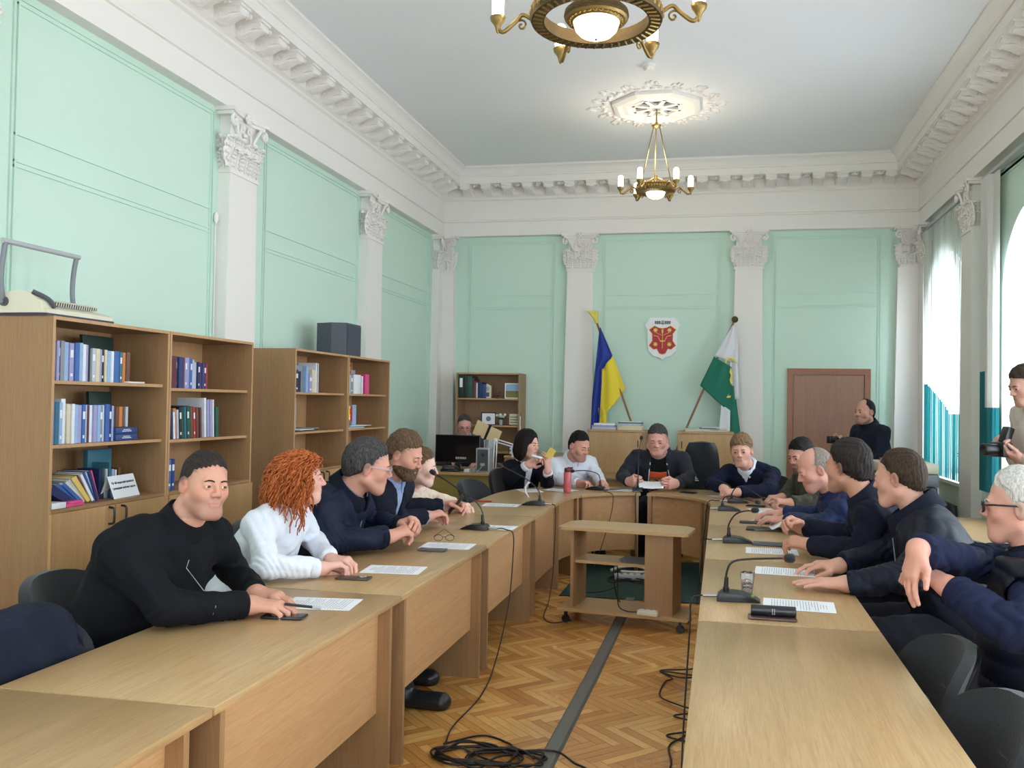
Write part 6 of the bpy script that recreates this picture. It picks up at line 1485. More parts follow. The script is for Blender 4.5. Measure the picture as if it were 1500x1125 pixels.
def head_sdf(Hc, R, hs, feat):
    """returns function on world points; head local frame x right, y face, z up"""
    w = feat.get('wide', 1.0); jaw = feat.get('jaw', 1.0); nose = feat.get('nose', 1.0); fem = feat.get('fem', 0)
    neckr = feat.get('neckr', .056)
    L = []
    L.append((ellp((0, -.012, .030), (.074*w, .096, .088)), .02))
    L.append((ellp((0, .026, -.040), (.0545*w, .061, .075)), .04))
    L.append((ellp((0, .070, -.064), (.030*w, .0245, .034)), .03))
    L.append((cap((-.018*w, .070, -.100), (.018*w, .070, -.100), .019*jaw), .03))
    for s in (-1, 1):
        L.append((cap((s*.050*w*jaw, .0, -.062), (s*.022*w, .062, -.098), .020*jaw, .016), .03))
        L.append((ellp((s*.042*w, .055, -.026), (.018, .020, .018)), .035))
    L.append((cap((-.030*w, .078, .016), (.030*w, .078, .016), .0105+.0025*(1-fem)), .016))
    L.append((cap((0, .085, .014), (0, .1095*nose, -.026), .0062, .0092*nose), .010))
    for s in (-1, 1): L.append((ellp((s*.0115*nose, .098, -.030), (.0085, .011, .008)), .008))
    L.append((cap((-.015, .0925, -.0578), (.015, .0925, -.0578), .0048), .006)); L.append((cap((-.013, .0915, -.0665), (.013, .0915, -.0665), .0056), .006))
    L.append((ellp((0, .076, -.098), (.020*jaw, .014, .016)), .015))
    base = uni(L, .02)
    ears = [ellp((s*.078*w, -.010, -.010), (.0085, .019, .031), Rz(s*.35)) for s in (-1, 1)]
    cups = [ellp((s*.087*w, -.004, -.006), (.007, .011, .018), Rz(s*.35)) for s in (-1, 1)]
    def f(P):
        q = ((P-Hc)@R)/hs
        d = base(q)
        for s in (-1, 1):
            d = smax(d, -ellp((s*.031*w, .099, .0), (.017, .014, .012))(q), .012)          # socket
            d = smin(d, ellp((s*.031*w, .0795, .0), (.0148, .0148, .0135))(q), .005)        # lids
            op = feat.get('open', 1.0)
            d = smax(d, -ellp((s*.031*w, .098, -.0008-(1-op)*.004), (.0132, .014, .0054*op))(q), .0015)
        d = smax(d, -cap((-.021, .1005, -.0622), (.021, .1005, -.0622), .0024)(q), .003)
        for e, c in zip(ears, cups): d = smin(d, smax(e(q), -c(q), .004), .008)
        return d*hs
    return f
def skin_colors(Vs, Hc, R, hs, feat, skin):
    q = ((Vs-Hc)@R)/hs; w = feat.get('wide', 1.0)
    c = np.tile(np.array(srgb(*skin)[:3]), (len(Vs), 1)); red = np.array(srgb(204, 120, 104)[:3])
    def mix(col, m): nonlocal c; m = np.clip(m, 0, 1)[:, None]; c = c*(1-m)+np.array(col)*m
    g = lambda x, y, z, r: np.exp(-(((q[:, 0]-x)**2+(q[:, 1]-y)**2+(q[:, 2]-z)**2)/(r*r)))
    mix(red, .30*g(0, .11, -.028, .020)+.30*(g(.045*w, .07, -.03, .026)+g(-.045*w, .07, -.03, .026))+.5*(g(.08*w, -.01, -.01, .03)+g(-.08*w, -.01, -.01, .03)))
    lip = np.exp(-((q[:, 0]/.021)**4+((q[:, 2]+.0622)/.0085)**4))*(q[:, 1] > .07); mix(srgb(*feat.get('lip', (176, 108, 98)))[:3], (.85 if feat.get('fem') else .6)*lip)
    st = feat.get('stubble', 0)
    if st:
        m = np.clip((-.035-q[:, 2]-.25*np.maximum(0, .05-q[:, 1]))/.02, 0, 1)*np.clip((q[:, 1]+.02)/.03, 0, 1)*(1-lip)*(q[:, 2] > -.125); up_ = np.exp(-((q[:, 0]/.03)**4+((q[:, 2]+.045)/.008)**4))*(q[:, 1] > .07)
        mix(srgb(*feat.get('stub_col', (92, 76, 70)))[:3], st*np.maximum(m, up_))
    sc = feat.get('scalp', .75)
    if sc:
        m = hair_mask(q, feat, soft=True); mix(srgb(*feat.get('scalp_col', feat.get('_sc', (84, 70, 62))))[:3], sc*m)
    return c
def hair_planes(q, feat):
    hy, hz = feat.get('front', (.076, .080)); ty, tz = feat.get('temple', (.030, .0)); ny, nz = feat.get('nape', (-.085, -.075))
    v = np.array([hy-ty, hz-tz]); v /= np.linalg.norm(v); n1 = np.array([v[1], -v[0]])
    d1 = (q[:, 1]-ty)*n1[0]+(q[:, 2]-tz)*n1[1]+.9*(q[:, 0]**2)*feat.get('widow', 5)
    v = np.array([ty-ny, tz-nz]); v /= np.linalg.norm(v); n2 = np.array([v[1], -v[0]])
    d2 = (q[:, 1]-ny)*n2[0]+(q[:, 2]-nz)*n2[1]
    return d1, d2
def hair_mask(q, feat, soft=False):
    d1, d2 = hair_planes(q, feat); d = np.maximum(d1, d2)
    if 'bald' in feat:
        by, bz, r = feat['bald']; d = np.maximum(d, r-np.sqrt((q[:, 0]*1.0)**2+(q[:, 1]-by)**2+(q[:, 2]-bz)**2))
    d = d+.0028*np.sin(q[:, 0]*260+5*np.sin(q[:, 2]*60))+.002*np.sin(q[:, 2]*310+q[:, 1]*90)
    return 1/(1+np.exp(np.clip(d/.004, -30, 30)))
def hair_sdf(Hc, R, hs, feat):
    w = feat.get('wide', 1.0); th = feat.get('hair_th', .010); tt = feat.get('hair_top', .0); ax = feat.get('hair_amp', .0025)
    shell = uni([(ellp((0, -.012, .030+tt*.5), (.074*w+th*feat.get('hair_side', .8), .096+th, .088+th+tt*.5)), .02), (cap((0, -.045, -.045), (0, -.05, -.02), .052*w+th*.6), .04)], .02)
    extra = feat.get('hair_extra')
    def f(P):
        q = ((P-Hc)@R)/hs; d = shell(q); d1, d2 = hair_planes(q, feat)
        fr = 70; st_ = np.sin(q[:, 0]*330+5*np.sin(q[:, 1]*33+q[:, 2]*21)+3*np.sin(q[:, 2]*47))
        nz = np.sin(q[:, 0]*fr*1.7+2*np.sin(q[:, 2]*38))*np.sin(q[:, 1]*fr+3*np.sin(q[:, 0]*31))*ax+st_*min(.0011, ax*.7)
        jag = .0035*st_+.003*np.sin(q[:, 0]*95+1.3)+.002*np.sin(q[:, 2]*160); m_ = np.maximum(d1, d2)+jag*.8
        d = d+nz+(th-.0015)*(1-np.clip(-m_/.022, 0, 1))**1.5; d = smax(d, m_, .004)
        for s in (-1, 1): d = smax(d, -ellp((s*.082*w, -.010, -.012), (.02, .021, .032))(q), .004)
        if 'bald' in feat:
            by, bz, r = feat['bald']; d = smax(d, r-np.sqrt(q[:, 0]**2+(q[:, 1]-by)**2+(q[:, 2]-bz)**2), .01)
        if extra is not None: d = smin(d, extra(q), .02)
        return d*hs
    return f
def ik(S, W, l1, l2, hint):
    S = np.asarray(S, dtype=f32); W = np.asarray(W, dtype=f32); d = W-S; D = float(np.linalg.norm(d))
    if D > (l1+l2)*.985: k = D/((l1+l2)*.985); l1 *= k; l2 *= k
    a = (l1*l1-l2*l2+D*D)/(2*D); h = math.sqrt(max(0, l1*l1-a*a)); u = d/D; hn = np.asarray(hint, dtype=f32); hn = unit(hn-np.dot(hn, u)*u)
    return S+u*a+hn*h
def person(label, Hc, hs, yaw, face, pelvis, arms, skin=(222, 172, 150), S=1.12, pitch=0.0, roll=0.0, feat=None, hair='brown', top=None, fine=.0032, legs='sit', lean=0.0, build=1.0, feet_dir=None, neck=None, sh_w=.185, knees=None, ankles=None, extra=None, nolegs=False, sleeves_to=.93, trousers=(34, 36, 46), nh=.0045, ch=.008, hname='hair'):
    """yaw: torso facing angle (direction the sitter faces, radians from +y towards -x negative...), face: same for the head"""
    feat = dict(feat or {}); feat['_sc'] = {'black': (66, 56, 54), 'brown': (84, 66, 54), 'grey': (96, 88, 86), 'blond': (140, 112, 84), 'ginger': (160, 84, 50), 'dark': (70, 58, 54), 'greylight': (150, 128, 118), 'white': (190, 170, 158), 'lightbrown': (112, 86, 66)}.get(hair, (84, 70, 62))
    Hc = np.array(Hc, dtype=f32); F = V(math.sin(yaw), math.cos(yaw), 0); Rr = V(math.cos(yaw), -math.sin(yaw), 0); U = V(0, 0, 1)
    base = (float(pelvis[0]), float(pelvis[1]), 0.0)
    t = thing('person', label, 'person', base)
    R = Rz(-face) @ Rx(-pitch) @ Ry(roll)
    P = np.array(pelvis, dtype=f32)
    Nb = np.array(neck, dtype=f32) if neck is not None else Hc-hs*(.150*U+.055*F)
    up = unit(Nb-P); fr = unit(np.cross(np.cross(up, F), up)*1.0); fr = unit(F-np.dot(F, up)*up)
    sp = Nb-P; H3 = lambda k, f=0: P+sp*k+fr*f*S
    Sh = {s: Nb-up*.045*S+Rr*s*sh_w*S-(0, 0, 0) for s in (1, -1)}
    RT = np.stack([Rr, fr, up], 1)
    def torso(o, bel=build):
        return [(ellp(H3(.0), (.165*S*bel+o, .125*S*bel+o, .13*S+o), RT), .08), (ellp(H3(.33, .012+.03*(bel-1)), (.150*S*bel+o, .115*S*bel+o, .17*S+o), RT), .09),
                (ellp(H3(.68, .0), (.170*S*(.5+.5*bel)+o, .112*S*(.6+.4*bel)+o, .18*S+o), RT), .09),
                (cap(Nb-up*.065*S-Rr*sh_w*.86*S, Nb-up*.065*S+Rr*sh_w*.86*S, .058*S+o), .07), (cap(Nb-up*.06*S, Nb+(Hc-Nb)*.12, .070*S+o*.5, .052*hs+o*.2), .06)]
    # arms
    A = {}
    for s in (1, -1):
        a = arms[s]; W = np.array(a['w'], dtype=f32); hint = a.get('hint', tuple((Rr*s*.5-U*.8-F*.2)))
        E_ = np.array(a['e'], dtype=f32) if 'e' in a else ik(Sh[s], W, .295*S, .255*S, hint); A[s] = (Sh[s], E_, W)
    def sleeve(o, s, end=1.0, flare=0.0):
        S0, E_, W = A[s]; We = E_+(W-E_)*end
        return [(cap(S0, E_, .053*S+o, .043*S+o), .05), (cap(E_, We, .043*S+o, .032*S+o+flare), .02)]
    # legs
    LG = {}
    if legs == 'sit':
        for s in (1, -1):
            hip = P+Rr*s*.09*S-U*.02; kn = np.array(knees[s], dtype=f32) if knees else V(*(hip+F*.43*S+Rr*s*.05))*V(1, 1, 0)+U*.53*1.0
            an = V(kn[0], kn[1], 0)+U*.09+F*.04
            if ankles and s in ankles: an = V(*ankles[s], .09)
            toe = an+F*.16*S-U*.045; LG[s] = (hip, kn, an, toe)
    else:
        for s in (1, -1):
            hip = P+Rr*s*.09*S-U*.02; kn = V(hip[0], hip[1], 0)+U*.48*S+F*.03; an = V(hip[0], hip[1], 0)+U*.09-F*.02; LG[s] = (hip, kn, an, an+F*.17*S-U*.045)
    def leg(o):
        r = []
        for s in (1, -1):
            hip, kn, an, toe = LG[s]; r += [(cap(hip, kn, .082*S+o, .058*S+o), .05), (cap(kn, an, .055*S+o, .040*S+o), .03)]
        return r
    # ---- body: fine head and hands, coarse hidden trunk, one mesh
    hsdf = head_sdf(Hc, R, hs, feat); nk = feat.get('neckr', .055)
    nb2 = Nb-up*.02
    neckf = uni([(cap(Hc+R@V(0, -.022, -.055)*hs, nb2, nk*hs, nk*hs*1.08), .02), (cap(nb2-up*.03-Rr*.07*S, nb2-up*.03+Rr*.07*S, .045*S), .05)], .03)
    hb = lambda Q: smin(hsdf(Q), neckf(Q), .018*hs)
    lo = np.minimum(Hc-.15*hs, nb2-.14*S); hi = np.maximum(Hc+.16*hs, nb2+.14*S)
    parts = []; cols = []
    v, f_ = mesh_sdf(hb, lo, hi, fine*hs); parts.append((v, f_)); cols.append(skin_colors(v, Hc, R, hs, feat, skin))
    handskin = np.array(srgb(*feat.get('hand_col', skin))[:3])
    for s in (1, -1):
        a = arms[s]
        if a.get('hide'): continue
        S0, E_, W = A[s]; d = np.array(a.get('d', unit(W-E_)), dtype=f32); n = np.array(a.get('n', (0, 0, -1)), dtype=f32)
        hf, c, rr = hand(W, d, n, s, S*a.get('sz', 1.0), a.get('curl', (.3, .5)), a.get('tc', .4), a.get('spread', 1.0), W-E_)
        fa = cap(E_+(W-E_)*.55, W, .036*S, .0255*S); g = (lambda hf, fa: lambda Q: smin(hf(Q), fa(Q), .02))(hf, fa)
        w2 = W+unit(d)*.09*S; v, f_ = mesh_sdf(g, np.minimum(np.minimum(w2-.125*S, W-.05), E_+(W-E_)*.55-.04), np.maximum(np.maximum(w2+.125*S, W+.05), E_+(W-E_)*.55+.04), nh if a.get('h') is None else a['h'])
        parts.append((v, f_)); cc = np.tile(handskin, (len(v), 1)); parts[-1] = (v, f_); cols.append(cc)
    cs = torso(-.014*S)+[x for s in (1, -1) for x in sleeve(-.010*S, s)]+([] if nolegs else leg(-.012*S))
    bodyf = uni(cs, .05); pts = [P, Nb]+[x for s in (1, -1) for x in A[s]]+([] if nolegs else [x for s in (1, -1) for x in LG[s]])
    pts = np.array(pts); v, f_ = mesh_sdf(bodyf, pts.min(0)-.2*S, pts.max(0)+.2*S, .016); parts.append((v, f_)); cols.append(np.tile(handskin, (len(v), 1)))
    ofs = 0; VV, FF = [], []
    for v, f_ in parts: VV.append(v); FF.append(f_+ofs); ofs += len(v)
    np_mesh('body', np.concatenate(VV), np.concatenate(FF), 'skin', t, base, np.concatenate(cols))
    # eyes
    gz = feat.get('gaze', (0, 0))
    for s in (-1, 1):
        c = Hc+R@V(s*.031*feat.get('wide', 1), .0795, -.0002)*hs; g = R@(Rz(-gz[0])@Rx(gz[1])@V(0, 1, 0)); Tm = Matrix.Translation([float(x) for x in (c-np.array(base))]) @ Vector((0, 0, 1)).rotation_difference(Vector([float(x) for x in g])).to_matrix().to_4x4(); r_ = .0128*hs
        mb = MB(); n = 14; seg = 18; prof = [(r_*math.sin(PI*i/n), r_*math.cos(PI*i/n)) for i in range(1, n)]
        mb.lathe([(.0001, r_)]+prof[:4], seg, 1, Tm, cap=False); mb.lathe(prof[3:]+[(.0001, -r_)], seg, 0, Tm, cap=False); mb.lathe([(.0001, r_*1.01), (r_*.22, r_*.985)], 12, 2, Tm, cap=False)
        mb.build('eye', ['eye_w', 'iris', 'black'], t, smooth=180)
    # brows
    if feat.get('brow', 1):
        bc = feat.get('brow_mat', HM.get(hair, HM['brown'])); mb = MB()
        for s in (-1, 1):
            w_ = feat.get('wide', 1)
            pts_ = [march(hsdf, Hc+R@V(s*x*w_, .15, z)*hs, R@V(0, -1, 0), .2)-np.array(base)+R@V(0, .0003, 0) for x, z in ((.012, .0165), (.022, .0200), (.034, .0205), (.045, .0150))]
            th = feat.get('brow_th', 1); mb.tube([tuple(map(float, p)) for p in pts_], [.0024*hs*th, .0032*hs*th, .003*hs*th, .0015*hs*th], 6)
        mb.build('eyebrows', bc, t, smooth=180)
    # hair
    if hair and not feat.get('nohair'):
        hf = hair_sdf(Hc, R, hs, feat); ext = feat.get('hair_box', .16)*hs; v, f_ = mesh_sdf(hf, Hc-ext-V(0, 0, feat.get('hair_down', .0)*hs), Hc+ext, max(.003, fine*1.1)*hs)
        np_mesh(hname, v, f_, HM[hair], t, base)
    if feat.get('beard'):
        bs = head_sdf(Hc, R, hs, feat)
        def bf(Q):
            q = ((Q-Hc)@R)/hs; d = bs(Q)/hs-.0065-.002*np.sin(q[:, 0]*260)*np.sin(q[:, 2]*230)*np.sin(q[:, 1]*240)
            m = (q[:, 2]+.048+.30*np.maximum(0, .035-q[:, 1]))-.0; d = smax(d, m, .006); d = smax(d, -ellp((0, .098, -.0617), (.023, .03, .009))(q), .003); d = smax(d, -(q[:, 1]+.01), .01)
            mo = smax(bs(Q)/hs-.0055, ellp((0, .096, -.050), (.030, .03, .009))(q), .003); return smin(d, mo, .004)*hs
        v, f_ = mesh_sdf(bf, Hc-.14*hs, Hc+.14*hs, fine*hs); np_mesh('beard', v, f_, HM[feat['beard']], t, base)
    # ---- clothes
    def folds(Q, a1=.0045, seed=0.0):
        x, y, z = Q[:, 0]+seed, Q[:, 1]+seed*.7, Q[:, 2]
        w0 = 1-np.abs(np.sin(13*(x*.5+z)+2.2*np.sin(5*y+2)+1.6*np.sin(8*z+3*x)))*2
        w1 = np.sin(24*z+9*np.sin(7*x+3)+7*np.sin(6*y))*np.sin(11*x+8*y+1.5*np.sin(9*z))
        w2 = 1-2*np.abs(np.sin(30*(x*.6+z*.8)+4*np.sin(11*y)+2*np.sin(17*x)))
        e = np.zeros(len(Q), dtype=f32)
        for s in (1, -1):      # bunched creases at the elbows and cuffs
            S0, E_, W = A[s]; u = unit(W-E_); g_ = np.exp(-((Q-E_)**2).sum(1)/(.10*S)**2)+.7*np.exp(-((Q-W)**2).sum(1)/(.11*S)**2); e += g_*(1-2*np.abs(np.sin(((Q-E_)@u)*75+4*np.sin(Q[:, 2]*22+Q[:, 1]*17))))
        return a1*(.9*w0*.8+.8*w1+.45*w2+.8*e)
    tp = dict(mat=None, off=.014, fold=.0045, collar=None, open=None, under=None, hem=-.10, cuff=.0)
    tp.update(top or {})
    o = tp['off']; zh = P[2]+tp['hem']
    ent = sleeves_to
    tor_ = uni(torso(o), .05)
    def slv(s):
        a_ = uni(sleeve(o*.75, s, ent+.08, tp['cuff']), .03); S0, E_, W = A[s]; u = unit(W-E_); c = E_+(W-E_)*ent; low = cap(E_, W, .1*S)
        return lambda Q: smax(a_(Q), np.where(np.sqrt(((Q-c)**2).sum(1)) < .14*S, (Q-c)@u, -1), .004)
    sl_ = [slv(1), slv(-1)]
    gar = lambda Q: smin(smin(tor_(Q), sl_[0](Q), .045), sl_[1](Q), .045)
    sd = float(pelvis[1])*3.1
    fA = folds
    def ends(Q):
        """keeps sleeves from running past the cuffs"""
        d = np.full(len(Q), -1.0, dtype=f32)
        for s in (1, -1):
            S0, E_, W = A[s]; u = unit(W-E_); c = E_+(W-E_)*ent; near = np.sqrt(((Q-c)**2).sum(1)); pl = (Q-c)@u; d = np.where(near < .12*S, np.maximum(d, pl), d)
        return d
    ncut = lambda Q: -cap(Nb+(Hc-Nb)*.10, Nb+(Hc-Nb)*.9, .054*hs+.004, .06*hs+.004)(Q)     # neck hole
    def garment(Q):
        g = gar(Q); m = np.abs(g) < .05; nz = np.zeros(len(Q), dtype=f32)
        if m.any(): nz[m] = fA(Q[m], tp['fold'], sd)
        g = g+nz; g = smax(g, -(Q[:, 2]-zh), .012); near = np.sqrt(((Q-Nb-(Hc-Nb)*.3)**2).sum(1)) < .125*S; g = np.where(near, smax(g, (Q-(Nb+(Hc-Nb)*.26))@unit(Hc-Nb), .012), g)
        return smax(g, ncut(Q), .006)
    gfs = garment
    if tp['quilt']if 'quilt' in tp else False:
        g0 = gfs
        def gfs(Q, g0=g0): return g0(Q)-.010*np.abs(np.sin((Q[:, 2]+.15*Q[:, 0])*2*PI/.085*.5))**.5+.006
    if tp['open'] is not None:      # V-shaped or full opening at the front showing the garment beneath
        wtop, wbot, depth = tp['open']; g1 = gfs
        ctr = Nb+fr*.05
        def gfs(Q, g1=g1):
            q = Q-Nb; x = q@Rr; z = q@up; y = q@fr; t_ = np.clip(-z/depth, 0, 1); hw = wtop+(wbot-wtop)*t_
            wedge = np.maximum(np.abs(x)-hw, -(y-.0)); wedge = np.maximum(np.maximum(wedge, -z-depth), tor_(Q)-.03); return smax(g1(Q), -wedge, .006)
    bb = np.array([P, Nb]+[x for s in (1, -1) for x in A[s]]); blo, bhi = bb.min(0)-.24*S*max(1, build), bb.max(0)+.24*S*max(1, build)
    v, f_ = mesh_sdf(gfs, blo, bhi, ch)
    np_mesh(tp.get('name', 'jacket'), v, f_, tp['mat'], t, base)
    if tp['under'] is not None:
        ug = uni(torso(o*.25), .05); uf = lambda Q: smax(smax(smax(ug(Q)+fA(Q, .002, sd), -(Q[:, 2]-zh-.02), .01), (Q-(Nb+(Hc-Nb)*.28))@unit(Hc-Nb), .01), -cap(Nb, Nb+(Hc-Nb)*.8, .05*hs, .056*hs)(Q), .005)
        v, f_ = mesh_sdf(uf, blo, bhi, ch); np_mesh(tp.get('under_name', 'shirt'), v, f_, tp['under'], t, base)
    # stand collar
    if tp['collar']:
        kind, cm = tp['collar'][:2]; cp = Nb+(Hc-Nb)*.20; ax = unit(Hc-Nb+up*.2); hc = tp.get('ch', 1)*{'stand': .058, 'shirt': .036, 'fold': .040, 'crew': .014, 'hood': .03}[kind]*S; rc = (.060*hs+(.015 if kind in ('stand', 'hood', 'fold') else .0105)); gap = tp.get('gap', .0)
        fx = unit(fr-np.dot(fr, ax)*ax); sx = np.cross(fx, ax); wide = tp.get('cwide', 1.0)
        def cf(Q):
            q = Q-cp; z = q@ax; x = q@sx; y = q@fx; fl = rc*wide*(1+.35*np.clip(z/hc, -.5, 1)*(-.6 if kind == 'stand' else -.5)); rad = np.sqrt(x*x+(y*.93)**2)
            zz = z-(.25*np.clip(y, -.1, .1)*(-1)); d = np.maximum(np.abs(rad-fl)-.0055*(2.2 if kind in ('crew', 'hood') else 1), np.abs(zz)-hc*.5)
            if gap: d = np.maximum(d, -(np.abs(x)-gap*(1+np.clip(z, 0, .05)*18))*np.where(y > 0, 1, -1)*1.0 if False else np.where(y > 0, gap*(1+np.clip(z+.02, 0, .08)*14)-np.abs(x), -1))
            return d-.002
        v, f_ = mesh_sdf(cf, cp-.13*hs, cp+.13*hs, .0045); np_mesh('collar', v, f_, cm, t, base)
        if kind in ('shirt', 'fold'):        # turned-down collar leaves
            def lf(Q):
                q = Q-cp; z = q@ax; x = q@sx; y = q@fx; rad = np.sqrt(x*x+(y*.93)**2); zz = z+.30*np.clip(y, -.1, .1); sl = rc*wide*1.06-zz*.42
                d = np.maximum(np.abs(rad-sl)-.003, np.abs(zz+.006*S)-(.013 if kind == 'shirt' else .028)*S-.14*np.clip(y, 0, .1))
                return np.maximum(d, np.where(y > 0, .010+.25*np.maximum(0, -zz)-np.abs(x), -1))-.002
            v, f_ = mesh_sdf(lf, cp-.14*hs, cp+.14*hs, .0045); np_mesh('collar_flap', v, f_, cm, t, base)
    if tp.get('cuffs'):
        for s in (1, -1):
            if arms[s].get('hide'): continue
            S0, E_, W = A[s]; u = unit(W-E_); c = E_+(W-E_)*ent; mb = MB(); c0 = c-np.array(base)
            L0 = [tuple(map(float, c0+u*k)) for k in (-.035, -.03, .004, .012)]; r_ = .032*S+o*.75+tp['cuff']+.001
            mb.tube(L0, [r_*.9, r_*1.04, r_*1.02, r_*.9], 20); mb.build('cuff', tp['cuffs'], t, smooth=60)
    # trousers and shoes
    if not nolegs:
        tr = uni(leg(.008)+[(ellp(P-U*.02, (.165*S*build+.006, .125*S*build+.006, .12*S), RT), .08)], .05)
        def tf(Q): return smax(smax(tr(Q)+fA(Q, .004, sd+1), Q[:, 2]-(P[2]+.16), .01), .085-Q[:, 2], .004)
        b2 = np.array([P]+[x for s in (1, -1) for x in LG[s]]); v, f_ = mesh_sdf(tf, b2.min(0)-.16*S, b2.max(0)+.2*S, .011)
        np_mesh('trousers', v, f_, cloth('trousers_%d_%d_%d' % trousers, trousers), t, base)
        for s in (1, -1):
            hip, kn, an, toe = LG[s]; u = unit(toe-an)*V(1, 1, 0); heel = V(an[0], an[1], .04)-u*.05; to = V(an[0], an[1], .038)+u*.17*S; sd_ = V(u[1], -u[0], 0)
            def sf(Q):
                d = uni([(ecap(heel, to, .042*S, .046*S, U, .85), .03), (cap(V(an[0], an[1], .07), V(an[0], an[1], .11), .043*S), .04)], .03)(Q); return smax(d, .004-Q[:, 2], .006)
            v, f_ = mesh_sdf(sf, np.minimum(heel, to)-.08, np.maximum(heel, to)+V(.08, .08, .1), .007); o_ = np_mesh('shoe', v, f_, feat.get('shoe', 'leather'), t, base)
            mb = MB(); pts_ = []
            for k in range(4): c = V(an[0], an[1], .0)+u*(.05+.022*k)*S; z_ = .098-.010*k; a_, b_ = c-sd_*.022, c+sd_*.022; mb.tube([tuple(map(float, np.append((a_-np.array(base))[:2], z_-.006))), tuple(map(float, np.append((c-np.array(base))[:2], z_))), tuple(map(float, np.append((b_-np.array(base))[:2], z_-.006)))], .0028, 5)
            mb.build('laces', 'black', o_)
    if tp.get('piping'):
        ax = unit(Hc-Nb+up*.2); fx = unit(fr-np.dot(fr, ax)*ax); sx = np.cross(fx, ax); cp = Nb+(Hc-Nb)*.20+ax*.030*S; rc = (.060*hs+.015)*tp.get('cwide', 1.0)*.86; mb = MB()
        mb.tube([tuple(map(float, cp+sx*rc*math.sin(a)+fx*rc*math.cos(a)*1.04-ax*.02*math.cos(a)-np.array(base))) for a in [.28+k*(2*PI-.56)/28 for k in range(29)]], .0035, 6); mb.build('collar_piping', tp['piping'], t, smooth=180)
    ctx = dict(t=t, base=np.array(base), Hc=Hc, R=R, hs=hs, Nb=Nb, P=P, F=F, Rr=Rr, up=up, fr=fr, A=A, gar=gfs, S=S, garf=lambda Q: gar(Q), uf=(uf if tp['under'] is not None else None))
    if extra: extra(ctx)
    return ctx
def march(fn, o, d, mx=.6):
    o = np.array(o, dtype=f32); d = unit(d); s = 0
    for _ in range(60):
        e = float(fn((o+d*s)[None])[0])
        if e < .0006: break
        s += max(e*.7, .0008)
        if s > mx: break
    return o+d*s
def front_line(c, xs, zs, mat, name, r=.003, fn=None, out=.002):
    """tube laid on the garment front: xs, zs are offsets from the neck base along right/up"""
    pts = []
    for x, z in zip(xs, zs):
        o = c['Nb']+c['Rr']*x+c['up']*z+c['fr']*.5; p = march(fn or c['gar'], o, -c['fr'], .7); pts.append(tuple(map(float, p-c['base']+c['fr']*out)))
    mb = MB(); mb.tube(pts, r, 6); mb.build(name, mat, c['t'], smooth=180)
def glasses(c, mat='black', r=.0018, half=False, lens=True):
    mb = MB(); L = lambda x, y, z: tuple(map(float, c['Hc']+c['R']@V(x, y, z)*c['hs']-c['base']))
    for s in (-1, 1):
        ring = [(s*.033+.0215*math.cos(a), .106-.010*abs(math.cos(a))*(1 if math.cos(a)*s > 0 else 0), -.004+.0165*math.sin(a)) for a in [k*2*PI/20 for k in range(20)]]
        mb.tube([L(*p) for p in ring], r*c['hs'], 6, closed=True); mb.tube([L(s*.055, .100, .004), L(s*.074, .07, .006), L(s*.082, .0, .004), L(s*.081, -.02, -.012)], r*c['hs']*1.2, 6)
    mb.tube([L(-.012, .107, -.001), L(0, .111, .002), L(.012, .107, -.001)], r*c['hs'], 6); mb.build('eyeglasses', mat, c['t'], smooth=180)
# ---------------------------------------------------------------- the people
rad = math.radians
C_ = {k: cloth('cloth_'+k, v, **kw) for k, (v, kw) in {'black': ((13, 14, 20), dict(sheen=0)), 'white': ((226, 230, 240), dict(rough=.8, sc=200)), 'navy': ((22, 29, 52), dict(rough=.6, sheen=0)), 'navy2': ((18, 23, 40), dict(sheen=0)), 'blazer': ((24, 27, 42), dict(sheen=0)), 'cream': ((228, 208, 190), {}), 'suit': ((56, 60, 70), {}),
     'blazer_b': ((17, 19, 34), dict(sheen=0)), 'shirt_w': ((222, 224, 236), dict(rough=.8, sc=200)), 'hoodie': ((40, 42, 52), {}), 'tee': ((18, 18, 24), {}), 'sweater': ((18, 23, 48), dict(sc=300, sheen=0)), 'olive': ((66, 66, 54), {}), 'blue': ((30, 43, 82), dict(rough=.5, sheen=0)),
     'navy3': ((21, 24, 42), dict(sheen=0)), 'navy4': ((20, 25, 40), dict(rough=.5, sheen=0)), 'navy5': ((28, 32, 48), dict(sheen=0)), 'knit': ((198, 188, 176), dict(bump=.5, sc=120)), 'vest': ((18, 22, 38), dict(rough=.45, sheen=0)), 'bluesh': ((150, 168, 206), {}), 'blue17': ((27, 33, 60), dict(sheen=0)), 'jeans': ((104, 112, 122), {}), 'zip': ((150, 152, 160), dict(rough=.4))}.items()}
def P_(label, **k): return person(label, **k)
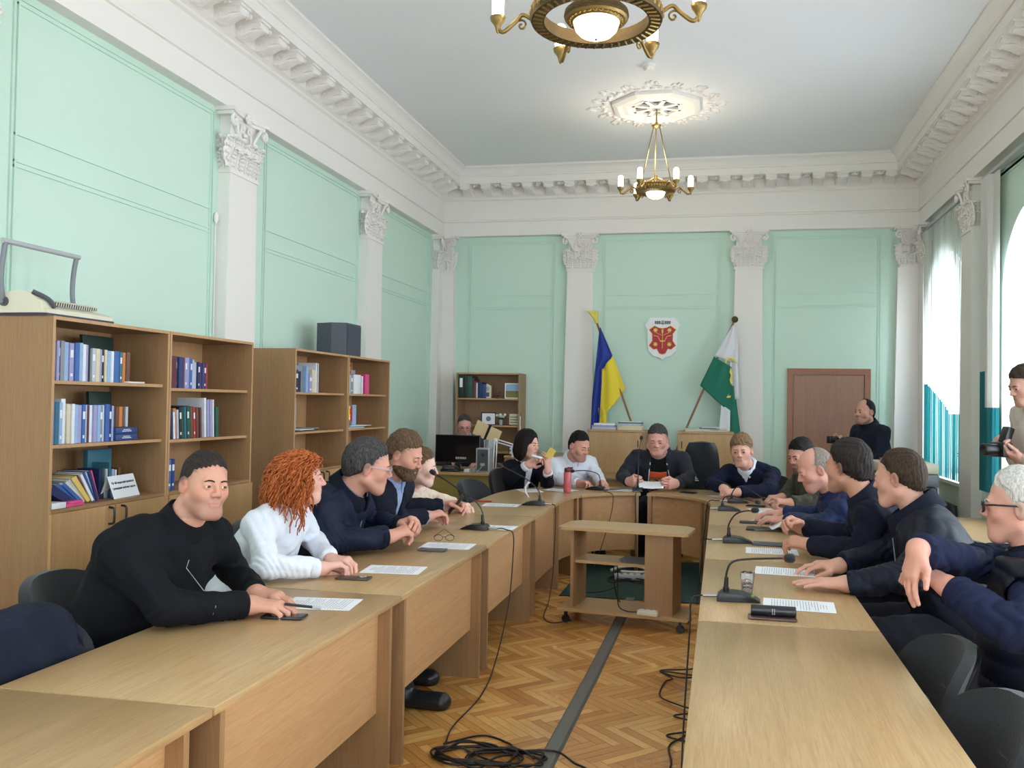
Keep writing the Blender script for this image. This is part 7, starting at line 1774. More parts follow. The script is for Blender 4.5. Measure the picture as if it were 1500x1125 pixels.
# 1 man in the black zip jacket
def ex1(c):
    front_line(c, (0, 0, 0, 0), (-.05, -.08, -.11, -.14), C_['zip'], 'zip', .0016)
    b = c['base']; mb = MB(); mb.tube([tuple(map(float, V(-1.66, 3.20, .800)-b)), tuple(map(float, V(-1.56, 3.235, .786)-b))], .0055, 8); mb.tube([tuple(map(float, V(-1.56, 3.235, .786)-b)), tuple(map(float, V(-1.53, 3.245, .782)-b))], .006, 8, mi=1); tag(mb.build('pen', ['black', 'silver'], loc=tuple(map(float, b))), 'black and silver pen held by the man in the black zip jacket', 'pen')
P_('person in a black zip jacket leaning on the left tables and looking towards the camera', Hc=(-1.99, 3.16, 1.262), hs=1.09, yaw=rad(104), face=rad(122), pitch=.06, roll=-.10, pelvis=(-2.36, 3.06, .58), S=1.2, build=1.1, skin=(206, 150, 128),
   neck=(-2.09, 3.13, 1.075), arms={1: dict(w=(-1.785, 3.15, .800), e=(-1.985, 2.905, .83), d=(.80, .30, -.06), curl=[(.25, .55), (.35, .7), (.5, .8), (.6, .9)], tc=.5), -1: dict(w=(-1.875, 3.36, .795), e=(-2.08, 3.52, .86), d=(.93, -.1, -.02), curl=(.3, .45))},
   feat=dict(wide=.97, jaw=.98, open=.9, stubble=.35, front=(.080, .085), temple=(.036, .014), hair_th=.0035, hair_amp=.001, scalp=.8, gaze=(-.5, .0), neckr=.062, nape=(-.085, -.06), brow_mat=HM['black']), hair='dark', fine=.0024, nh=.0034, ch=.0065,
   top=dict(mat=C_['black'], off=.016, collar=('stand', C_['black']), cuffs=C_['black'], name='zip_jacket'), extra=ex1)
# 2 red-haired woman
def curls(c):
    r = random.Random(4); mb = MB(); R = c['R']; L = lambda v: c['Hc']+R@V(*v)*c['hs']-c['base']
    for i in range(620):
        th = r.uniform(0, 2*PI); ph = math.acos(r.uniform(-.35, 1)); d = V(math.sin(ph)*math.cos(th), math.sin(ph)*math.sin(th), math.cos(ph))
        if d[1] > .50 and d[2] < .72: continue
        p = V(0, -.015, .028)+d*V(.094, .112, .102); out = d*V(1, 1, .3); pts = []; l = r.uniform(.10, .22)*(1.05 if d[1] < .3 else .7); n = 13; f = r.uniform(1.4, 2.8); a0 = r.uniform(0, 6.28); rr = r.uniform(.006, .014); w = unit(np.cross(d, V(0, 0, 1))+V(.001, 0, 0))
        for k in range(n):
            t = k/(n-1); q = p+out*(.045*math.sin(min(1, t*1.6)*PI/2))*r.uniform(.85, 1.15)+V(0, 0, -1)*l*t**1.5*(1.1-.5*max(0, d[2])); q = q+w*rr*math.sin(a0+f*2*PI*t)+out*rr*math.cos(a0+f*2*PI*t); pts.append(tuple(map(float, L(q))))
        mb.tube(pts, [.0052*(1-.55*k/n) for k in range(n)], 4)
    mb.build('curls', HM['ginger'], c['t'], smooth=180)
def wom_extra(q):     # fuller hair volume behind and at the sides
    return uni([(ellp((0, -.035, .015), (.112, .105, .100)), .03), (ellp((0, -.055, -.065), (.105, .085, .085)), .04), (ellp((.06, -.02, -.05), (.045, .06, .09)), .03), (ellp((-.06, -.02, -.05), (.045, .06, .09)), .03)], .03)(q)+.006*np.sin(q[:, 0]*75+3*np.sin(q[:, 2]*50))*np.sin(q[:, 1]*80)*np.sin(q[:, 2]*60+2)
P_('person with curly red hair in a white shirt at the left tables', Hc=(-2.065, 4.12, 1.205), hs=1.06, yaw=rad(94), face=rad(66), pitch=.02, pelvis=(-2.36, 4.03, .57), S=1.08, build=.95, skin=(226, 174, 158),
   neck=(-2.13, 4.08, 1.03), arms={1: dict(w=(-1.86, 3.93, .795), e=(-2.05, 3.76, .83), d=(.55, .70, .1), n=(.3, 0, -1), curl=(.7, .9), tc=.7), -1: dict(w=(-1.90, 4.13, .80), e=(-2.10, 4.36, .85), d=(.85, -.1, .05), curl=(.6, .9), tc=.6)}, sh_w=.165,
   feat=dict(fem=1, jaw=.85, wide=.95, hair_extra=wom_extra, hair_box=.22, hair_th=.014, hair_amp=.004, lip=(190, 96, 96), brow_mat=HM['ginger']), hair='ginger', fine=.0026, nh=.0036, ch=.0065,
   top=dict(mat=C_['white'], off=.012, fold=.005, collar=('shirt', C_['white']), cuffs=C_['white'], name='shirt', gap=.02), extra=curls)
# 3 grey-haired man in a navy jacket
def ex3(c):
    glasses(c, 'silver'); front_line(c, (-.03, -.03, -.02, -.02), (-.02, -.1, -.2, -.3), C_['zip'], 'zip', .003); 
P_('grey-haired person in a navy zip jacket with clasped hands at the left tables', Hc=(-1.955, 4.72, 1.232), hs=1.24, yaw=rad(90), face=rad(62), pitch=.22, roll=.08, pelvis=(-2.38, 4.72, .58), S=1.24, build=1.22, skin=(216, 158, 138),
   neck=(-2.09, 4.72, 1.06), arms={1: dict(w=(-1.815, 4.70, .835), e=(-2.07, 4.46, .84), d=(.55, .78, .25), n=(.1, .35, -.9), curl=(.8, 1.0), tc=.8), -1: dict(w=(-1.83, 4.97, .86), e=(-2.12, 5.12, .86), d=(.75, -.45, .3), n=(-.2, -.5, -.8), curl=(.8, 1.0), tc=.8)},
   feat=dict(wide=1.05, jaw=1.15, front=(.076, .085), temple=(.036, .0), hair_th=.012, stubble=.15, neckr=.062, nape=(-.09, -.075)), hair='grey', fine=.0028, nh=.0036, ch=.007,
   ankles={1: (-1.62, 4.44), -1: (-1.80, 4.80)}, top=dict(mat=C_['navy'], off=.022, fold=.006, collar=('stand', C_['navy2']), cuffs=C_['navy2'], name='zip_jacket', cwide=1.3, gap=.02, piping=C_['zip']), extra=ex3)
# 4 bearded man in a blazer
def ex4(c):
    mb = MB(); b = c['base']; p = V(-1.80, 5.93, .885)-b; mb.box(-.039, .039, -.08, .08, 0, .009, T=Matrix.Translation(tuple(map(float, p))) @ Euler((.9, .25, -1.2)).to_matrix().to_4x4(), ch=.002)
    o = mb.build('phone', 'black', None, smooth=40); o.location = tuple(map(float, b)); tag(o, 'black phone in the hands of the bearded man in a blazer', 'phone')
P_('bearded person in a dark blazer looking down at a phone', Hc=(-1.955, 5.30, 1.262), hs=1.17, yaw=rad(98), face=rad(94), pitch=.38, roll=0, pelvis=(-2.36, 5.42, .58), S=1.2, build=1.08, skin=(214, 156, 136),
   neck=(-2.075, 5.36, 1.085), arms={1: dict(w=(-1.90, 5.60, .835), e=(-2.10, 5.30, .84), d=(.55, .85, .15), n=(.2, .1, -.9), curl=(.6, .8), tc=.7), -1: dict(w=(-1.90, 5.96, .86), e=(-2.16, 5.78, .87), d=(.9, .1, .15), n=(0, -.6, -.7), curl=(.7, .9), tc=.8)},
   feat=dict(wide=1.0, front=(.080, .086), temple=(.036, .008), hair_th=.008, hair_top=.012, hair_side=.3, beard='lightbrown', open=.6), hair='lightbrown', fine=.0028, nh=.0038, ch=.007,
   top=dict(mat=C_['blazer'], off=.018, fold=.004, open=(.045, .012, .26), under=C_['bluesh'], name='blazer', collar=('shirt', C_['bluesh']), gap=.02, cuffs=C_['bluesh']), extra=ex4)
# 5 woman in cream behind him
P_('person in a cream top mostly hidden behind the bearded man', Hc=(-2.02, 5.80, 1.15), hs=1.08, yaw=rad(72), face=rad(75), pitch=.15, pelvis=(-2.40, 6.22, .56), S=1.05, build=.95, skin=(232, 190, 176),
   neck=(-2.15, 6.0, 1.00), arms={1: dict(w=(-2.00, 6.42, .80), e=(-2.10, 6.15, .84), d=(.7, .6, 0), curl=(.4, .6)), -1: dict(w=(-2.0, 6.62, .80), e=(-2.25, 6.6, .86), d=(.9, -.3, 0), curl=(.5, .7))}, sh_w=.16,
   feat=dict(fem=1, jaw=.85, wide=.95, hair_th=.012), hair='lightbrown', fine=.0034, nh=.0045, ch=.009, top=dict(mat=C_['cream'], off=.014, collar=('crew', C_['cream']), name='blouse'))
# 6 man at the computer
P_('person in a dark suit working behind the computer monitor', Hc=(-3.06, 10.36, 1.315), hs=1.06, yaw=rad(165), face=rad(160), pitch=.38, pelvis=(-3.15, 10.72, .58), S=1.05, skin=(214, 158, 144),
   arms={1: dict(w=(-3.12, 10.18, .86), d=(.4, -.9, 0), curl=(.3, .4)), -1: dict(w=(-2.82, 10.15, .86), d=(-.2, -.9, 0), curl=(.3, .4))}, feat=dict(front=(.068, .096), temple=(.034, .014), hair_th=.008, stubble=.1), hair='grey', fine=.0036, nh=.005, ch=.011,
   top=dict(mat=C_['suit'], off=.016, open=(.04, .012, .22), under=C_['bluesh'], name='suit_jacket', collar=('shirt', C_['bluesh'])), extra=lambda c: glasses(c, 'dgrey'))
# 7 dark-haired woman in a black blazer
def bob(q):
    e = uni([(ellp((0, -.022, .028), (.092, .108, .100)), .03), (ellp((.068, -.018, -.055), (.030, .062, .10)), .03), (ellp((-.068, -.018, -.055), (.030, .062, .10)), .03), (ellp((0, -.075, -.06), (.088, .045, .092)), .03)], .03)(q)
    e = smax(e, -ellp((0, .115, -.035), (.055, .10, .115))(q), .01); return e+.0025*np.sin(q[:, 0]*130+q[:, 2]*9)*np.sin(q[:, 1]*120)
def ex7(c):
    mb = MB(); b = c['base']; mb.tube([tuple(map(float, V(-1.80, 8.42, 1.085)-b)), tuple(map(float, V(-1.70, 8.44, 1.06)-b))], .011, 8); o = mb.build('marker_pen', 'paper', loc=tuple(map(float, b)), smooth=60); tag(o, 'thick white marker pen held by the woman in the black blazer', 'pen')
    mb = MB(); mb.box(-.035, .035, -.004, .004, -.05, .05, T=Matrix.Translation(tuple(map(float, V(-1.62, 8.44, 1.11)-b))) @ Euler((.2, .5, .3)).to_matrix().to_4x4()); o = mb.build('yellow_phone', bmat('yellow'), loc=tuple(map(float, b))); tag(o, 'small yellow cased phone in the raised hand of the dark-haired woman', 'phone'); o.name = 'phone'
P_('person with a dark bob in a black blazer writing with raised hands', Hc=(-1.905, 8.70, 1.185), hs=1.15, yaw=rad(128), face=rad(112), pitch=.12, roll=-.05, pelvis=(-2.06, 9.05, .56), S=1.1, build=.95, skin=(224, 172, 156),
   neck=(-1.965, 8.83, .99), arms={1: dict(w=(-1.86, 8.50, .985), e=(-2.06, 8.56, .84), d=(.75, .0, .5), n=(.2, -.6, -.5), curl=(.6, .7), tc=.8), -1: dict(w=(-1.655, 8.50, .93), e=(-1.70, 8.72, .80), d=(-.05, -.1, 1), n=(-.8, .3, 0), curl=(.3, .5), tc=.4)}, sh_w=.165,
   feat=dict(fem=1, jaw=.85, wide=.96, hair_extra=bob, hair_box=.20, hair_th=.012, lip=(186, 84, 88), front=(.075, .075), brow_mat=HM['black']), hair='black', fine=.0032, nh=.004, ch=.008,
   top=dict(mat=C_['blazer_b'], off=.017, open=(.040, .020, .30), under=C_['shirt_w'], name='blazer', collar=('shirt', C_['shirt_w']), cuffs=C_['shirt_w'], gap=.02), extra=ex7)
# 8 man in a white shirt
def ex8(c):
    b = c['base']; mb = MB(); mb.tube([tuple(map(float, V(-1.27, 8.66, .80)-b)), tuple(map(float, V(-1.30, 8.72, .93)-b))], .0045, 8); tag(mb.build('pen', 'black', loc=tuple(map(float, b))), 'black pen in the writing hand of the man in the white shirt', 'pen')
P_('dark-haired person in a white shirt writing at the curved table', Hc=(-1.425, 8.98, 1.165), hs=1.2, yaw=rad(150), face=rad(128), pitch=.34, roll=-.05, pelvis=(-1.60, 9.42, .57), S=1.16, build=1.05, skin=(210, 154, 136),
   neck=(-1.52, 9.08, 1.005), arms={1: dict(w=(-1.395, 8.80, .80), e=(-1.66, 8.93, .83), d=(.85, -.35, .05), n=(.2, -.5, -.8), curl=(.7, .8), tc=.8), -1: dict(w=(-1.17, 8.86, .80), e=(-1.24, 9.10, .83), d=(.3, -.9, 0), curl=(.35, .5))},
   feat=dict(front=(.080, .094), temple=(.036, .016), hair_th=.006, hair_top=.008, hair_side=.2, stubble=.35, open=.6, scalp=.5, scalp_col=(70, 58, 54)), hair='black', fine=.0032, nh=.004, ch=.008,
   top=dict(mat=C_['shirt_w'], off=.014, fold=.006, collar=('shirt', C_['shirt_w']), cuffs=C_['shirt_w'], name='shirt', gap=.02))
# 9 man in the grey hooded jacket
m, nt, b = new_mat('shirt_print'); tc = nt.nodes.new('ShaderNodeTexCoord'); n = nt.nodes.new('ShaderNodeTexNoise'); n.inputs['Scale'].default_value = 14; n.inputs['Detail'].default_value = 2; n.inputs['Distortion'].default_value = 1.5; nt.links.new(tc.outputs['Object'], n.inputs['Vector'])
cr = nt.nodes.new('ShaderNodeValToRGB'); cr.color_ramp.interpolation = 'CONSTANT'; els = [(0, (40, 42, 52)), (.38, (96, 110, 116)), (.44, (226, 92, 44)), (.50, (232, 120, 56)), (.56, (222, 190, 130)), (.60, (170, 60, 50)), (.66, (52, 60, 60))]
cr.color_ramp.elements[0].color = srgb(*els[0][1]); cr.color_ramp.elements[1].position = els[1][0]; cr.color_ramp.elements[1].color = srgb(*els[1][1])
for p_, c_ in els[2:]: e_ = cr.color_ramp.elements.new(p_); e_.color = srgb(*c_)
nt.links.new(n.outputs['Fac'], cr.inputs[0]); nt.links.new(cr.outputs[0], b.inputs['Base Color']); b.inputs['Roughness'].default_value = .8
M['print'] = m; M['orange'] = plain('print_orange', (228, 92, 48), .8)
def ex9(c):
    def gpt(x, z, out=.004):
        o = c['Nb']+c['Rr']*x+c['up']*z+c['fr']*.5; p = march(c['uf'], o, -c['fr'], .7); return tuple(map(float, p-c['base']+c['fr']*out))
    mb = MB(); mb.grid(lambda u, v: gpt(-.125+.25*u, -.13-.25*v), 12, 12, thick=.001); mb.build('shirt_print', 'print', c['t'], smooth=180)
    mb = MB(); mb.grid(lambda u, v: gpt(-.125+.25*u, -.115-.075*v, .0055), 10, 5, thick=.001); mb.build('shirt_print', 'orange', c['t'], smooth=180)
    for s in (-1, 1): front_line(c, (s*.085, s*.10, s*.11, s*.12), (-.02, -.12, -.22, -.33), 'paper', 'zip', .005)
    # hood roll and white drawstrings, three stripes emblem on the sleeve
    b = c['base']; mb = MB(); mb.tube([tuple(map(float, c['Nb']+c['Rr']*.10*math.cos(a)*1.05+c['fr']*(.085*math.sin(a)-.02)+c['up']*(.02-.03*math.sin(a))-b)) for a in [PI*.8+k*PI*1.4/12 for k in range(13)]], .026, 10); mb.build('hood', C_['hoodie'], c['t'], smooth=180)
    S0, E_, W = c['A'][-1]; mb = MB(); q = S0+(E_-S0)*.75; d_ = c['fr']*.75-c['Rr']*.65; p = march(c['gar'], q+d_*.3, -d_, .4)-b+d_*.003
    for k in range(3): w_ = .012+.012*k; mb.tube([tuple(map(float, p+V(0, 0, .02-.016*k)-c['Rr']*.0+V(1, 0, 0)*w_)), tuple(map(float, p+V(0, 0, .02-.016*k)-V(1, 0, 0)*w_))], .004, 6)
    mb.build('sleeve_mark', 'paper', c['t'])
P_('heavy person in a dark grey hooded jacket and printed black shirt reading a sheet', Hc=(-.635, 9.10, 1.245), hs=1.22, yaw=rad(179), face=rad(183), pitch=.30, pelvis=(-.62, 9.58, .60), S=1.2, build=1.3, skin=(216, 160, 144),
   neck=(-.63, 9.24, 1.085), arms={1: dict(w=(-.90, 8.86, .825), e=(-.985, 9.14, .86), d=(.55, -.75, .0), n=(.8, .5, .1), curl=(.8, 1.0), tc=.8), -1: dict(w=(-.43, 8.80, .825), e=(-.31, 9.08, .86), d=(-.50, -.75, -.05), n=(-.8, .5, .1), curl=(.8, 1.0), tc=.8)}, sh_w=.20,
   feat=dict(wide=1.08, jaw=1.3, front=(.078, .092), temple=(.038, .014), hair_th=.009, hair_side=.4, hair_top=.006, neckr=.07, open=.5), hair='grey', fine=.0032, nh=.0042, ch=.009,
   top=dict(mat=C_['hoodie'], off=.020, fold=.006, open=(.075, .12, .62), under=C_['tee'], name='hooded_jacket', under_name='printed_shirt', cuffs=C_['hoodie']), extra=ex9)
mb = MB(); mb.grid(lambda u, v: (-.81+.27*u, 8.74-.16*(v-.5)+.01*math.sin(u*5), .79+.055*(1-v)-.01*math.sin(u*PI)), 12, 8, thick=.0008)
tag(mb.build('paper_sheet', 'paper', smooth=180), 'white sheet held up by the man in the grey hooded jacket', 'paper', 'printed sheets on the tables')
# 10 young man in a navy sweater
P_('young person with fair brown hair in a navy sweater leaning on the right corner table', Hc=(.195, 8.72, 1.175), hs=1.24, yaw=rad(198), face=rad(190), pitch=.14, roll=.05, pelvis=(.44, 9.16, .57), S=1.2, build=1.0, skin=(220, 166, 148),
   neck=(.265, 8.86, .985), arms={-1: dict(w=(.16, 8.24, .815), e=(.43, 8.42, .83), d=(-.95, -.1, 0), n=(0, .3, -1), curl=(.8, 1.0), tc=.7), 1: dict(w=(.03, 8.42, .83), e=(-.10, 8.72, .85), d=(.1, -.95, 0), curl=(.8, 1.0))},
   feat=dict(front=(.086, .058), temple=(.036, -.005), hair_th=.013, hair_top=.010, wide=1.03, stubble=.1), hair='blond', fine=.0032, nh=.0042, ch=.008,
   top=dict(mat=C_['sweater'], off=.014, fold=.005, open=(.028, .0, .07), under=C_['shirt_w'], name='sweater', collar=('shirt', C_['shirt_w']), cuffs=C_['sweater']))
# 11 man in the olive jacket
P_('dark-haired person in an olive jacket with a fist on the right corner table', Hc=(.665, 7.76, 1.20), hs=1.15, yaw=rad(245), face=rad(228), pitch=.35, pelvis=(.96, 7.92, .57), S=1.15, skin=(206, 152, 134),
   neck=(.76, 7.83, 1.03), arms={-1: dict(w=(.56, 7.45, .82), e=(.80, 7.52, .84), d=(-.9, .0, .1), curl=(1.1, 1.2), n=(0, 0, -1), tc=.8), 1: dict(w=(.52, 7.85, .82), e=(.62, 8.12, .86), d=(-.9, -.2, 0), curl=(.8, 1.0))},
   feat=dict(front=(.084, .078), temple=(.036, .01), hair_th=.009, stubble=.8), hair='black', fine=.0034, nh=.0045, ch=.009, top=dict(mat=C_['olive'], off=.018, fold=.006, collar=('stand', C_['olive']), name='jacket'))
# 12 balding man in a blue jacket
P_('balding person in a blue jacket looking down at papers on the right row', Hc=(.625, 6.20, 1.185), hs=1.17, yaw=rad(262), face=rad(262), pitch=.42, pelvis=(.98, 6.30, .57), S=1.16, build=1.08, skin=(216, 158, 142),
   neck=(.765, 6.23, 1.015), arms={-1: dict(w=(.445, 6.32, .815), e=(.68, 6.02, .84), d=(-.9, .4, .0), curl=(.25, .35)), 1: dict(w=(.46, 6.74, .815), e=(.72, 6.62, .84), d=(-.95, .05, 0), curl=(.3, .4))},
   feat=dict(front=(.088, .070), temple=(.03, .01), hair_th=.0028, hair_amp=.0006, scalp=.6, bald=(.060, .085, .095), neckr=.062, scalp_col=(150, 124, 114), stubble=.2), hair='greylight', fine=.0032, nh=.004, ch=.008,
   top=dict(mat=C_['blue'], off=.018, fold=.006, collar=('fold', C_['blue']), cuffs=C_['blue'], name='jacket'))
# 13 dark-haired man in a navy jacket
P_('dark-haired person in a navy jacket with clasped hands seen from behind on the right row', Hc=(.69, 5.13, 1.275), hs=1.19, yaw=rad(280), face=rad(312), pitch=.05, pelvis=(1.02, 5.12, .58), S=1.2, build=1.05, skin=(208, 152, 128),
   neck=(.80, 5.12, 1.085), arms={-1: dict(w=(.50, 5.18, .825), e=(.74, 4.90, .85), d=(-.85, .45, .1), n=(.3, .2, -.9), curl=(.6, .8), tc=.7), 1: dict(w=(.50, 5.62, .86), e=(.78, 5.45, .86), d=(-.8, -.3, .35), n=(.2, -.6, -.6), curl=(.8, 1.0), tc=.8)},
   feat=dict(front=(.078, .080), temple=(.036, .0), hair_th=.013, hair_top=.006, stubble=.3, nape=(-.095, -.072)), hair='dark', fine=.0026, nh=.0034, ch=.007,
   top=dict(mat=C_['navy3'], off=.018, fold=.005, collar=('stand', C_['navy5']), cuffs=C_['navy3'], name='jacket'))
# 14 man with thinning hair in a zip jacket
def ex14(c):
    for s in (-1, 1):
        S0, E_, W = c['A'][s]; u = unit(W-E_); q = E_+(W-E_)*.91-c['base']; mb = MB(); mb.tube([tuple(map(float, q)), tuple(map(float, q+u*.005))], .048, 20); mb.build('cuff_stripe', 'paper', c['t'])
    front_line(c, (.05, .05, .045), (-.05, -.2, -.4), C_['zip'], 'zip', .003)
P_('person with thinning brown hair in a navy zip jacket, both palms on a sheet', Hc=(.865, 4.62, 1.262), hs=1.16, yaw=rad(274), face=rad(302), pitch=.16, pelvis=(1.15, 4.50, .58), S=1.24, build=1.1, skin=(214, 160, 140),
   neck=(.955, 4.60, 1.06), arms={-1: dict(w=(.575, 4.25, .795), e=(.83, 4.20, .85), d=(-.97, .12, -.03), curl=(.06, .10), tc=.1, spread=1.6), 1: dict(w=(.60, 4.70, .80), e=(.86, 4.86, .86), d=(-.95, -.1, .0), curl=[(.35, .6), (.2, .4), (.5, .9), (.6, .9)], tc=.5)},
   feat=dict(front=(.070, .095), temple=(.034, .008), hair_th=.007, hair_amp=.001, scalp=.6, scalp_col=(110, 84, 68), bald=(.075, .10, .045), nape=(-.09, -.07)), hair='brown', fine=.0024, nh=.0032, ch=.0065,
   top=dict(mat=C_['navy4'], off=.022, fold=.006, collar=('stand', C_['navy2']), cuffs=C_['navy2'], name='zip_jacket', cwide=1.45, gap=.015, ch=1.35), extra=ex14)
# 15 standing camera operator by the door
def cam15(c):
    b = (1.19, 10.02, 1.25); t = thing('camera', 'small black camera held in front of the standing man by the door', 'camera', b, .6); MB().box(-.06, .06, -.03, .03, -.04, .04, ch=.008).build('body', 'black', t, smooth=40); MB().lathe([(.034, 0), (.036, .06), (.03, .07), (.0001, .06)], 20, T=TR((-.02, -.03, 0), 0, PI/2), cap=False).build('lens', 'black', t, smooth=60)
P_('standing person in a dark blue jacket holding a camera by the brown door', Hc=(1.545, 10.2, 1.560), hs=1.14, yaw=rad(238), face=rad(232), pitch=.05, pelvis=(1.72, 10.28, .88), S=1.1, legs='stand', skin=(206, 152, 134),
   neck=(1.60, 10.24, 1.39), arms={1: dict(w=(1.30, 10.10, 1.20), e=(1.44, 10.42, 1.08), d=(-.8, -.4, .3), n=(.3, -.5, .5), curl=(.6, .8), tc=.6), -1: dict(w=(1.36, 9.98, 1.16), e=(1.66, 9.98, 1.05), d=(-.8, .1, .4), n=(.2, .3, .8), curl=(.6, .8))},
   feat=dict(front=(.064, .098), temple=(.034, .015), hair_th=.006, hair_amp=.001, scalp=.4, stubble=.4, bald=(.05, .09, .055)), hair='black', fine=.0034, nh=.005, ch=.010, top=dict(mat=C_['navy5'], off=.018, collar=('fold', C_['navy2']), name='jacket', hem=-.16), extra=cam15)
# 16 photographer at the right edge
def cam16(c):
    t = thing('camera', 'black camera with flash held by the photographer in a pale sweater at the right edge', 'camera', (1.845, 6.42, 1.335), -1.2); MB().box(-.07, .07, -.035, .035, -.05, .05, ch=.01).build('body', 'black', t, smooth=40); MB().lathe([(.038, 0), (.042, .09), (.034, .10), (.0001, .09)], 20, T=TR((0, -.035, 0), 0, PI/2), cap=False).build('lens', 'black', t, smooth=60)
    MB().box(-.035, .035, -.02, .03, .05, .16, ch=.008, T=TR((0, 0, 0), 0, -.35)).build('flash', 'black', t, smooth=40)
P_('standing photographer in a pale knitted sweater cut off by the right edge', Hc=(2.025, 6.5, 1.775), hs=1.12, yaw=rad(255), face=rad(255), pitch=.35, pelvis=(2.15, 6.52, .98), S=1.12, legs='stand', skin=(204, 156, 140),
   neck=(2.12, 6.52, 1.62), arms={-1: dict(w=(1.96, 6.34, 1.27), e=(2.05, 6.24, 1.18), d=(-.8, .3, .4), curl=(.6, .9), n=(.2, .2, .8)), 1: dict(w=(1.97, 6.62, 1.30), e=(2.10, 6.80, 1.2), d=(-.8, -.4, .3), curl=(.6, .9), n=(.2, -.2, .8))},
   feat=dict(front=(.080, .075), hair_th=.012), hair='brown', fine=.0036, nh=.005, ch=.009, top=dict(mat=C_['knit'], off=.022, fold=.008, collar=('crew', C_['knit']), name='sweater', hem=-.16), extra=cam16)
# 17 white-haired man in a quilted vest at the right edge
def ex17(c):
    glasses(c, 'black', r=.0028)
    P, Nb, up = c['P'], c['Nb'], c['up']; S = c['S']; prims = []
    def vest(Q): return c['garf'](Q)
    A = c['A']
    def vf(Q):
        g = vest(Q)-.016; g = g-.009*np.abs(np.sin(Q[:, 2]*PI/.075))**.6
        for s in (-1, 1): g = smax(g, -cap(A[s][0]+(A[s][1]-A[s][0])*.12, A[s][1], .070*S, .085*S)(Q), .01); g = smax(g, -cap(A[s][1], A[s][2], .09*S, .07*S)(Q), .01)
        q = Q-Nb; x = q@c['Rr']; y = q@c['fr']; g = smax(g, (q@up)-.015, .01); g = np.maximum(g, np.where(y > 0, .03-np.abs(x)+.12*np.clip(q@up, -.3, 0)*-.2, -1)); return np.maximum(g, P[2]-.12-Q[:, 2])
    v, f_ = mesh_sdf(vf, P-V(.35, .35, .2), Nb+V(.35, .35, .15), .0065); np_mesh('quilted_vest', v, f_, C_['vest'], c['t'], c['base'])
P_('white-haired person with black glasses in a quilted vest, one hand hanging, at the right edge', Hc=(1.045, 3.42, 1.262), hs=1.10, yaw=rad(284), face=rad(292), pitch=.05, pelvis=(1.13, 3.36, .55), S=1.2, build=1.15, skin=(216, 156, 138),
   neck=(1.10, 3.41, 1.075), arms={1: dict(w=(.655, 3.18, 1.13), e=(.93, 3.52, 1.03), d=(-.25, -.05, -.9), n=(.7, .3, -.3), curl=[(.2, .25), (.22, .3), (.28, .3), (.35, .35)], tc=.2, sz=.86), -1: dict(w=(.76, 3.20, 1.00), e=(.93, 3.04, .90), d=(-.5, .6, .3), curl=(.5, .6))},
   feat=dict(front=(.074, .085), temple=(.038, .0), hair_th=.014, nape=(-.09, -.08), neckr=.062, wide=1.05, brow_mat=HM['white']), hair='white', fine=.0022, nh=.003, ch=.006,
   top=dict(mat=C_['blue17'], off=.016, fold=.007, collar=('fold', C_['vest']), name='sweater', cuffs=C_['blue17']), trousers=(104, 112, 122), extra=ex17)
# chairs under and between the sitters
ch0 = iso_chair((-2.37, 3.12, 0), -PI/2, 'black visitor chair of the man in the black zip jacket')
def chair_at(x, y, rz, label, z=0): return dup(ch0, (x, y, z), rz, label)
chair_at(-2.42, 4.03, -PI/2, 'black visitor chair under the red-haired woman'); chair_at(-2.44, 4.74, -PI/2, 'black visitor chair under the grey-haired man in a navy jacket')
chair_at(-2.44, 5.44, -PI/2, 'black visitor chair under the bearded man'); chair_at(-2.44, 6.2, -PI/2, 'black visitor chair under the person in cream')
chair_at(-1.96, 2.43, -PI/2-.05, 'nearest black visitor chair at the left edge with a navy jacket over its back')
chair_at(-2.93, 2.97, -PI/2+.05, 'black visitor chair standing behind the nearest one at the left edge')
chair_at(-2.02, 7.75, -PI/2-.25, 'empty black visitor chair before the olive desk, left of the woman in a black blazer')
chair_at(-2.10, 9.12, -PI*.72, 'black visitor chair under the dark-haired woman'); chair_at(-1.64, 9.50, PI+.45, 'black visitor chair under the man in a white shirt')
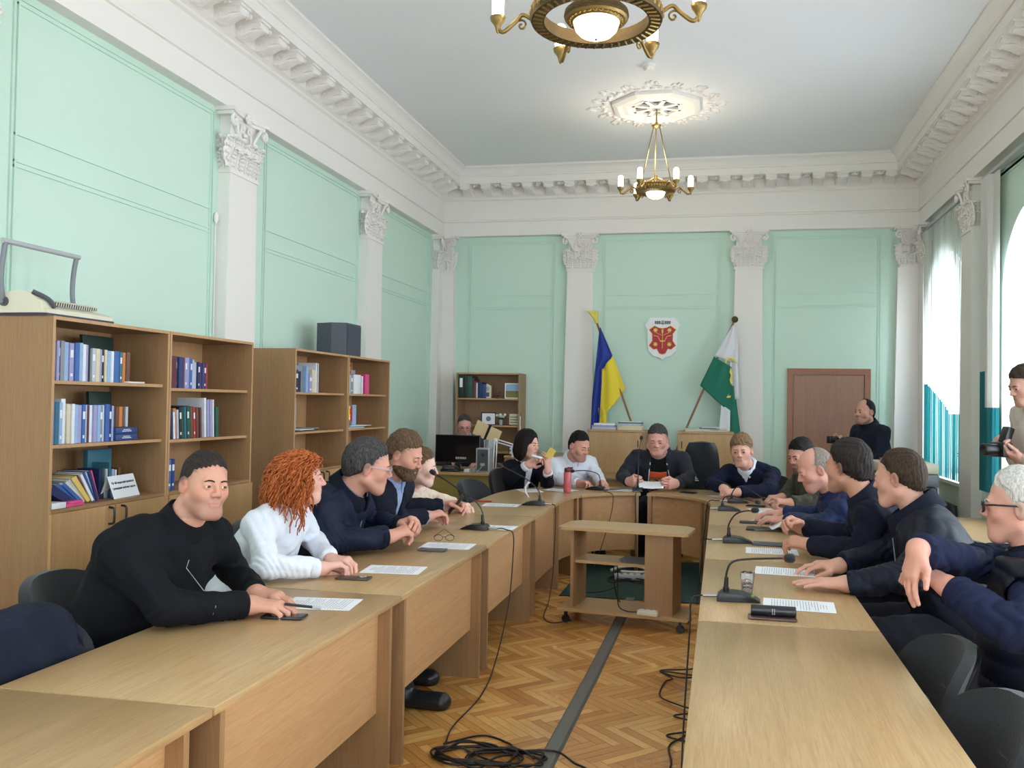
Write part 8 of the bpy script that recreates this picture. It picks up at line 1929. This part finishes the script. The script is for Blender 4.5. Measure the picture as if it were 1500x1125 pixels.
chair_at(-.62, 9.70, PI, 'black visitor chair under the man in the grey hooded jacket'); chair_at(.46, 9.22, PI-.3, 'black visitor chair under the young man in a navy sweater')
chair_at(1.0, 7.95, PI*.6, 'black visitor chair under the man in the olive jacket'); chair_at(1.04, 6.3, PI/2, 'black visitor chair under the balding man in a blue jacket'); chair_at(1.08, 5.12, PI/2, 'black visitor chair under the dark-haired man in a navy jacket')
chair_at(1.20, 4.50, PI/2, 'black visitor chair under the man in the navy zip jacket'); chair_at(1.20, 3.38, PI/2+.2, 'black visitor chair under the white-haired man')
chair_at(.52, 3.16, PI/2+.1, 'empty black visitor chair tucked at the bare right table, farther of the two', -.06); chair_at(.53, 2.56, PI/2+.1, 'empty black visitor chair at the bottom right corner, nearer of the two', -.06)
chair_at(-3.15, 10.85, PI+.2, 'black visitor chair of the man at the computer')
# jacket hung over the nearest chair
def jk(u, v):
    a = -1.25+2.5*u; zt = .905-.30*abs(a)**2.6*.35; x = .25*math.sin(a)*1.02; y = -.265-.10*v*.6-.02*math.cos(a)+.010*math.sin(a*7+v*4)
    return (x*(1+.06*v), y, zt-v*.52)
mb = MB(); T = TR((-1.96, 2.43, 0), -PI/2-.05)
mb.grid(lambda u, v: jk(u, v), 26, 18, thick=.02, T=T); 
def jf(u, v):
    a = -1.25+2.5*u; zt = .905-.30*abs(a)**2.6*.35; x = .25*math.sin(a)*1.0; return (x, -.262+.10+.012*math.sin(a*9+v*5)+.02*v, zt-v*.34+.004)
mb.grid(jf, 26, 12, thick=.02, T=T)
def jt(u, v):
    a = jk(u, 0); b_ = jf(u, 0); t_ = v; return tuple(a[i]*(1-t_)+b_[i]*t_+(.025*math.sin(t_*PI) if i == 2 else 0) for i in range(3))
mb.grid(jt, 26, 7, thick=.02, T=T)
tag(mb.build('jacket', C_['navy5'], smooth=180), 'dark navy jacket hung over the back of the nearest chair at the left edge', 'jacket')
tags = [o for o in scene.objects if o.parent is None and 'label' in o]
print('LONG', [(o.name, o['label']) for o in tags if len(o['label'].split()) > 16 or len(o['label'].split()) < 4])
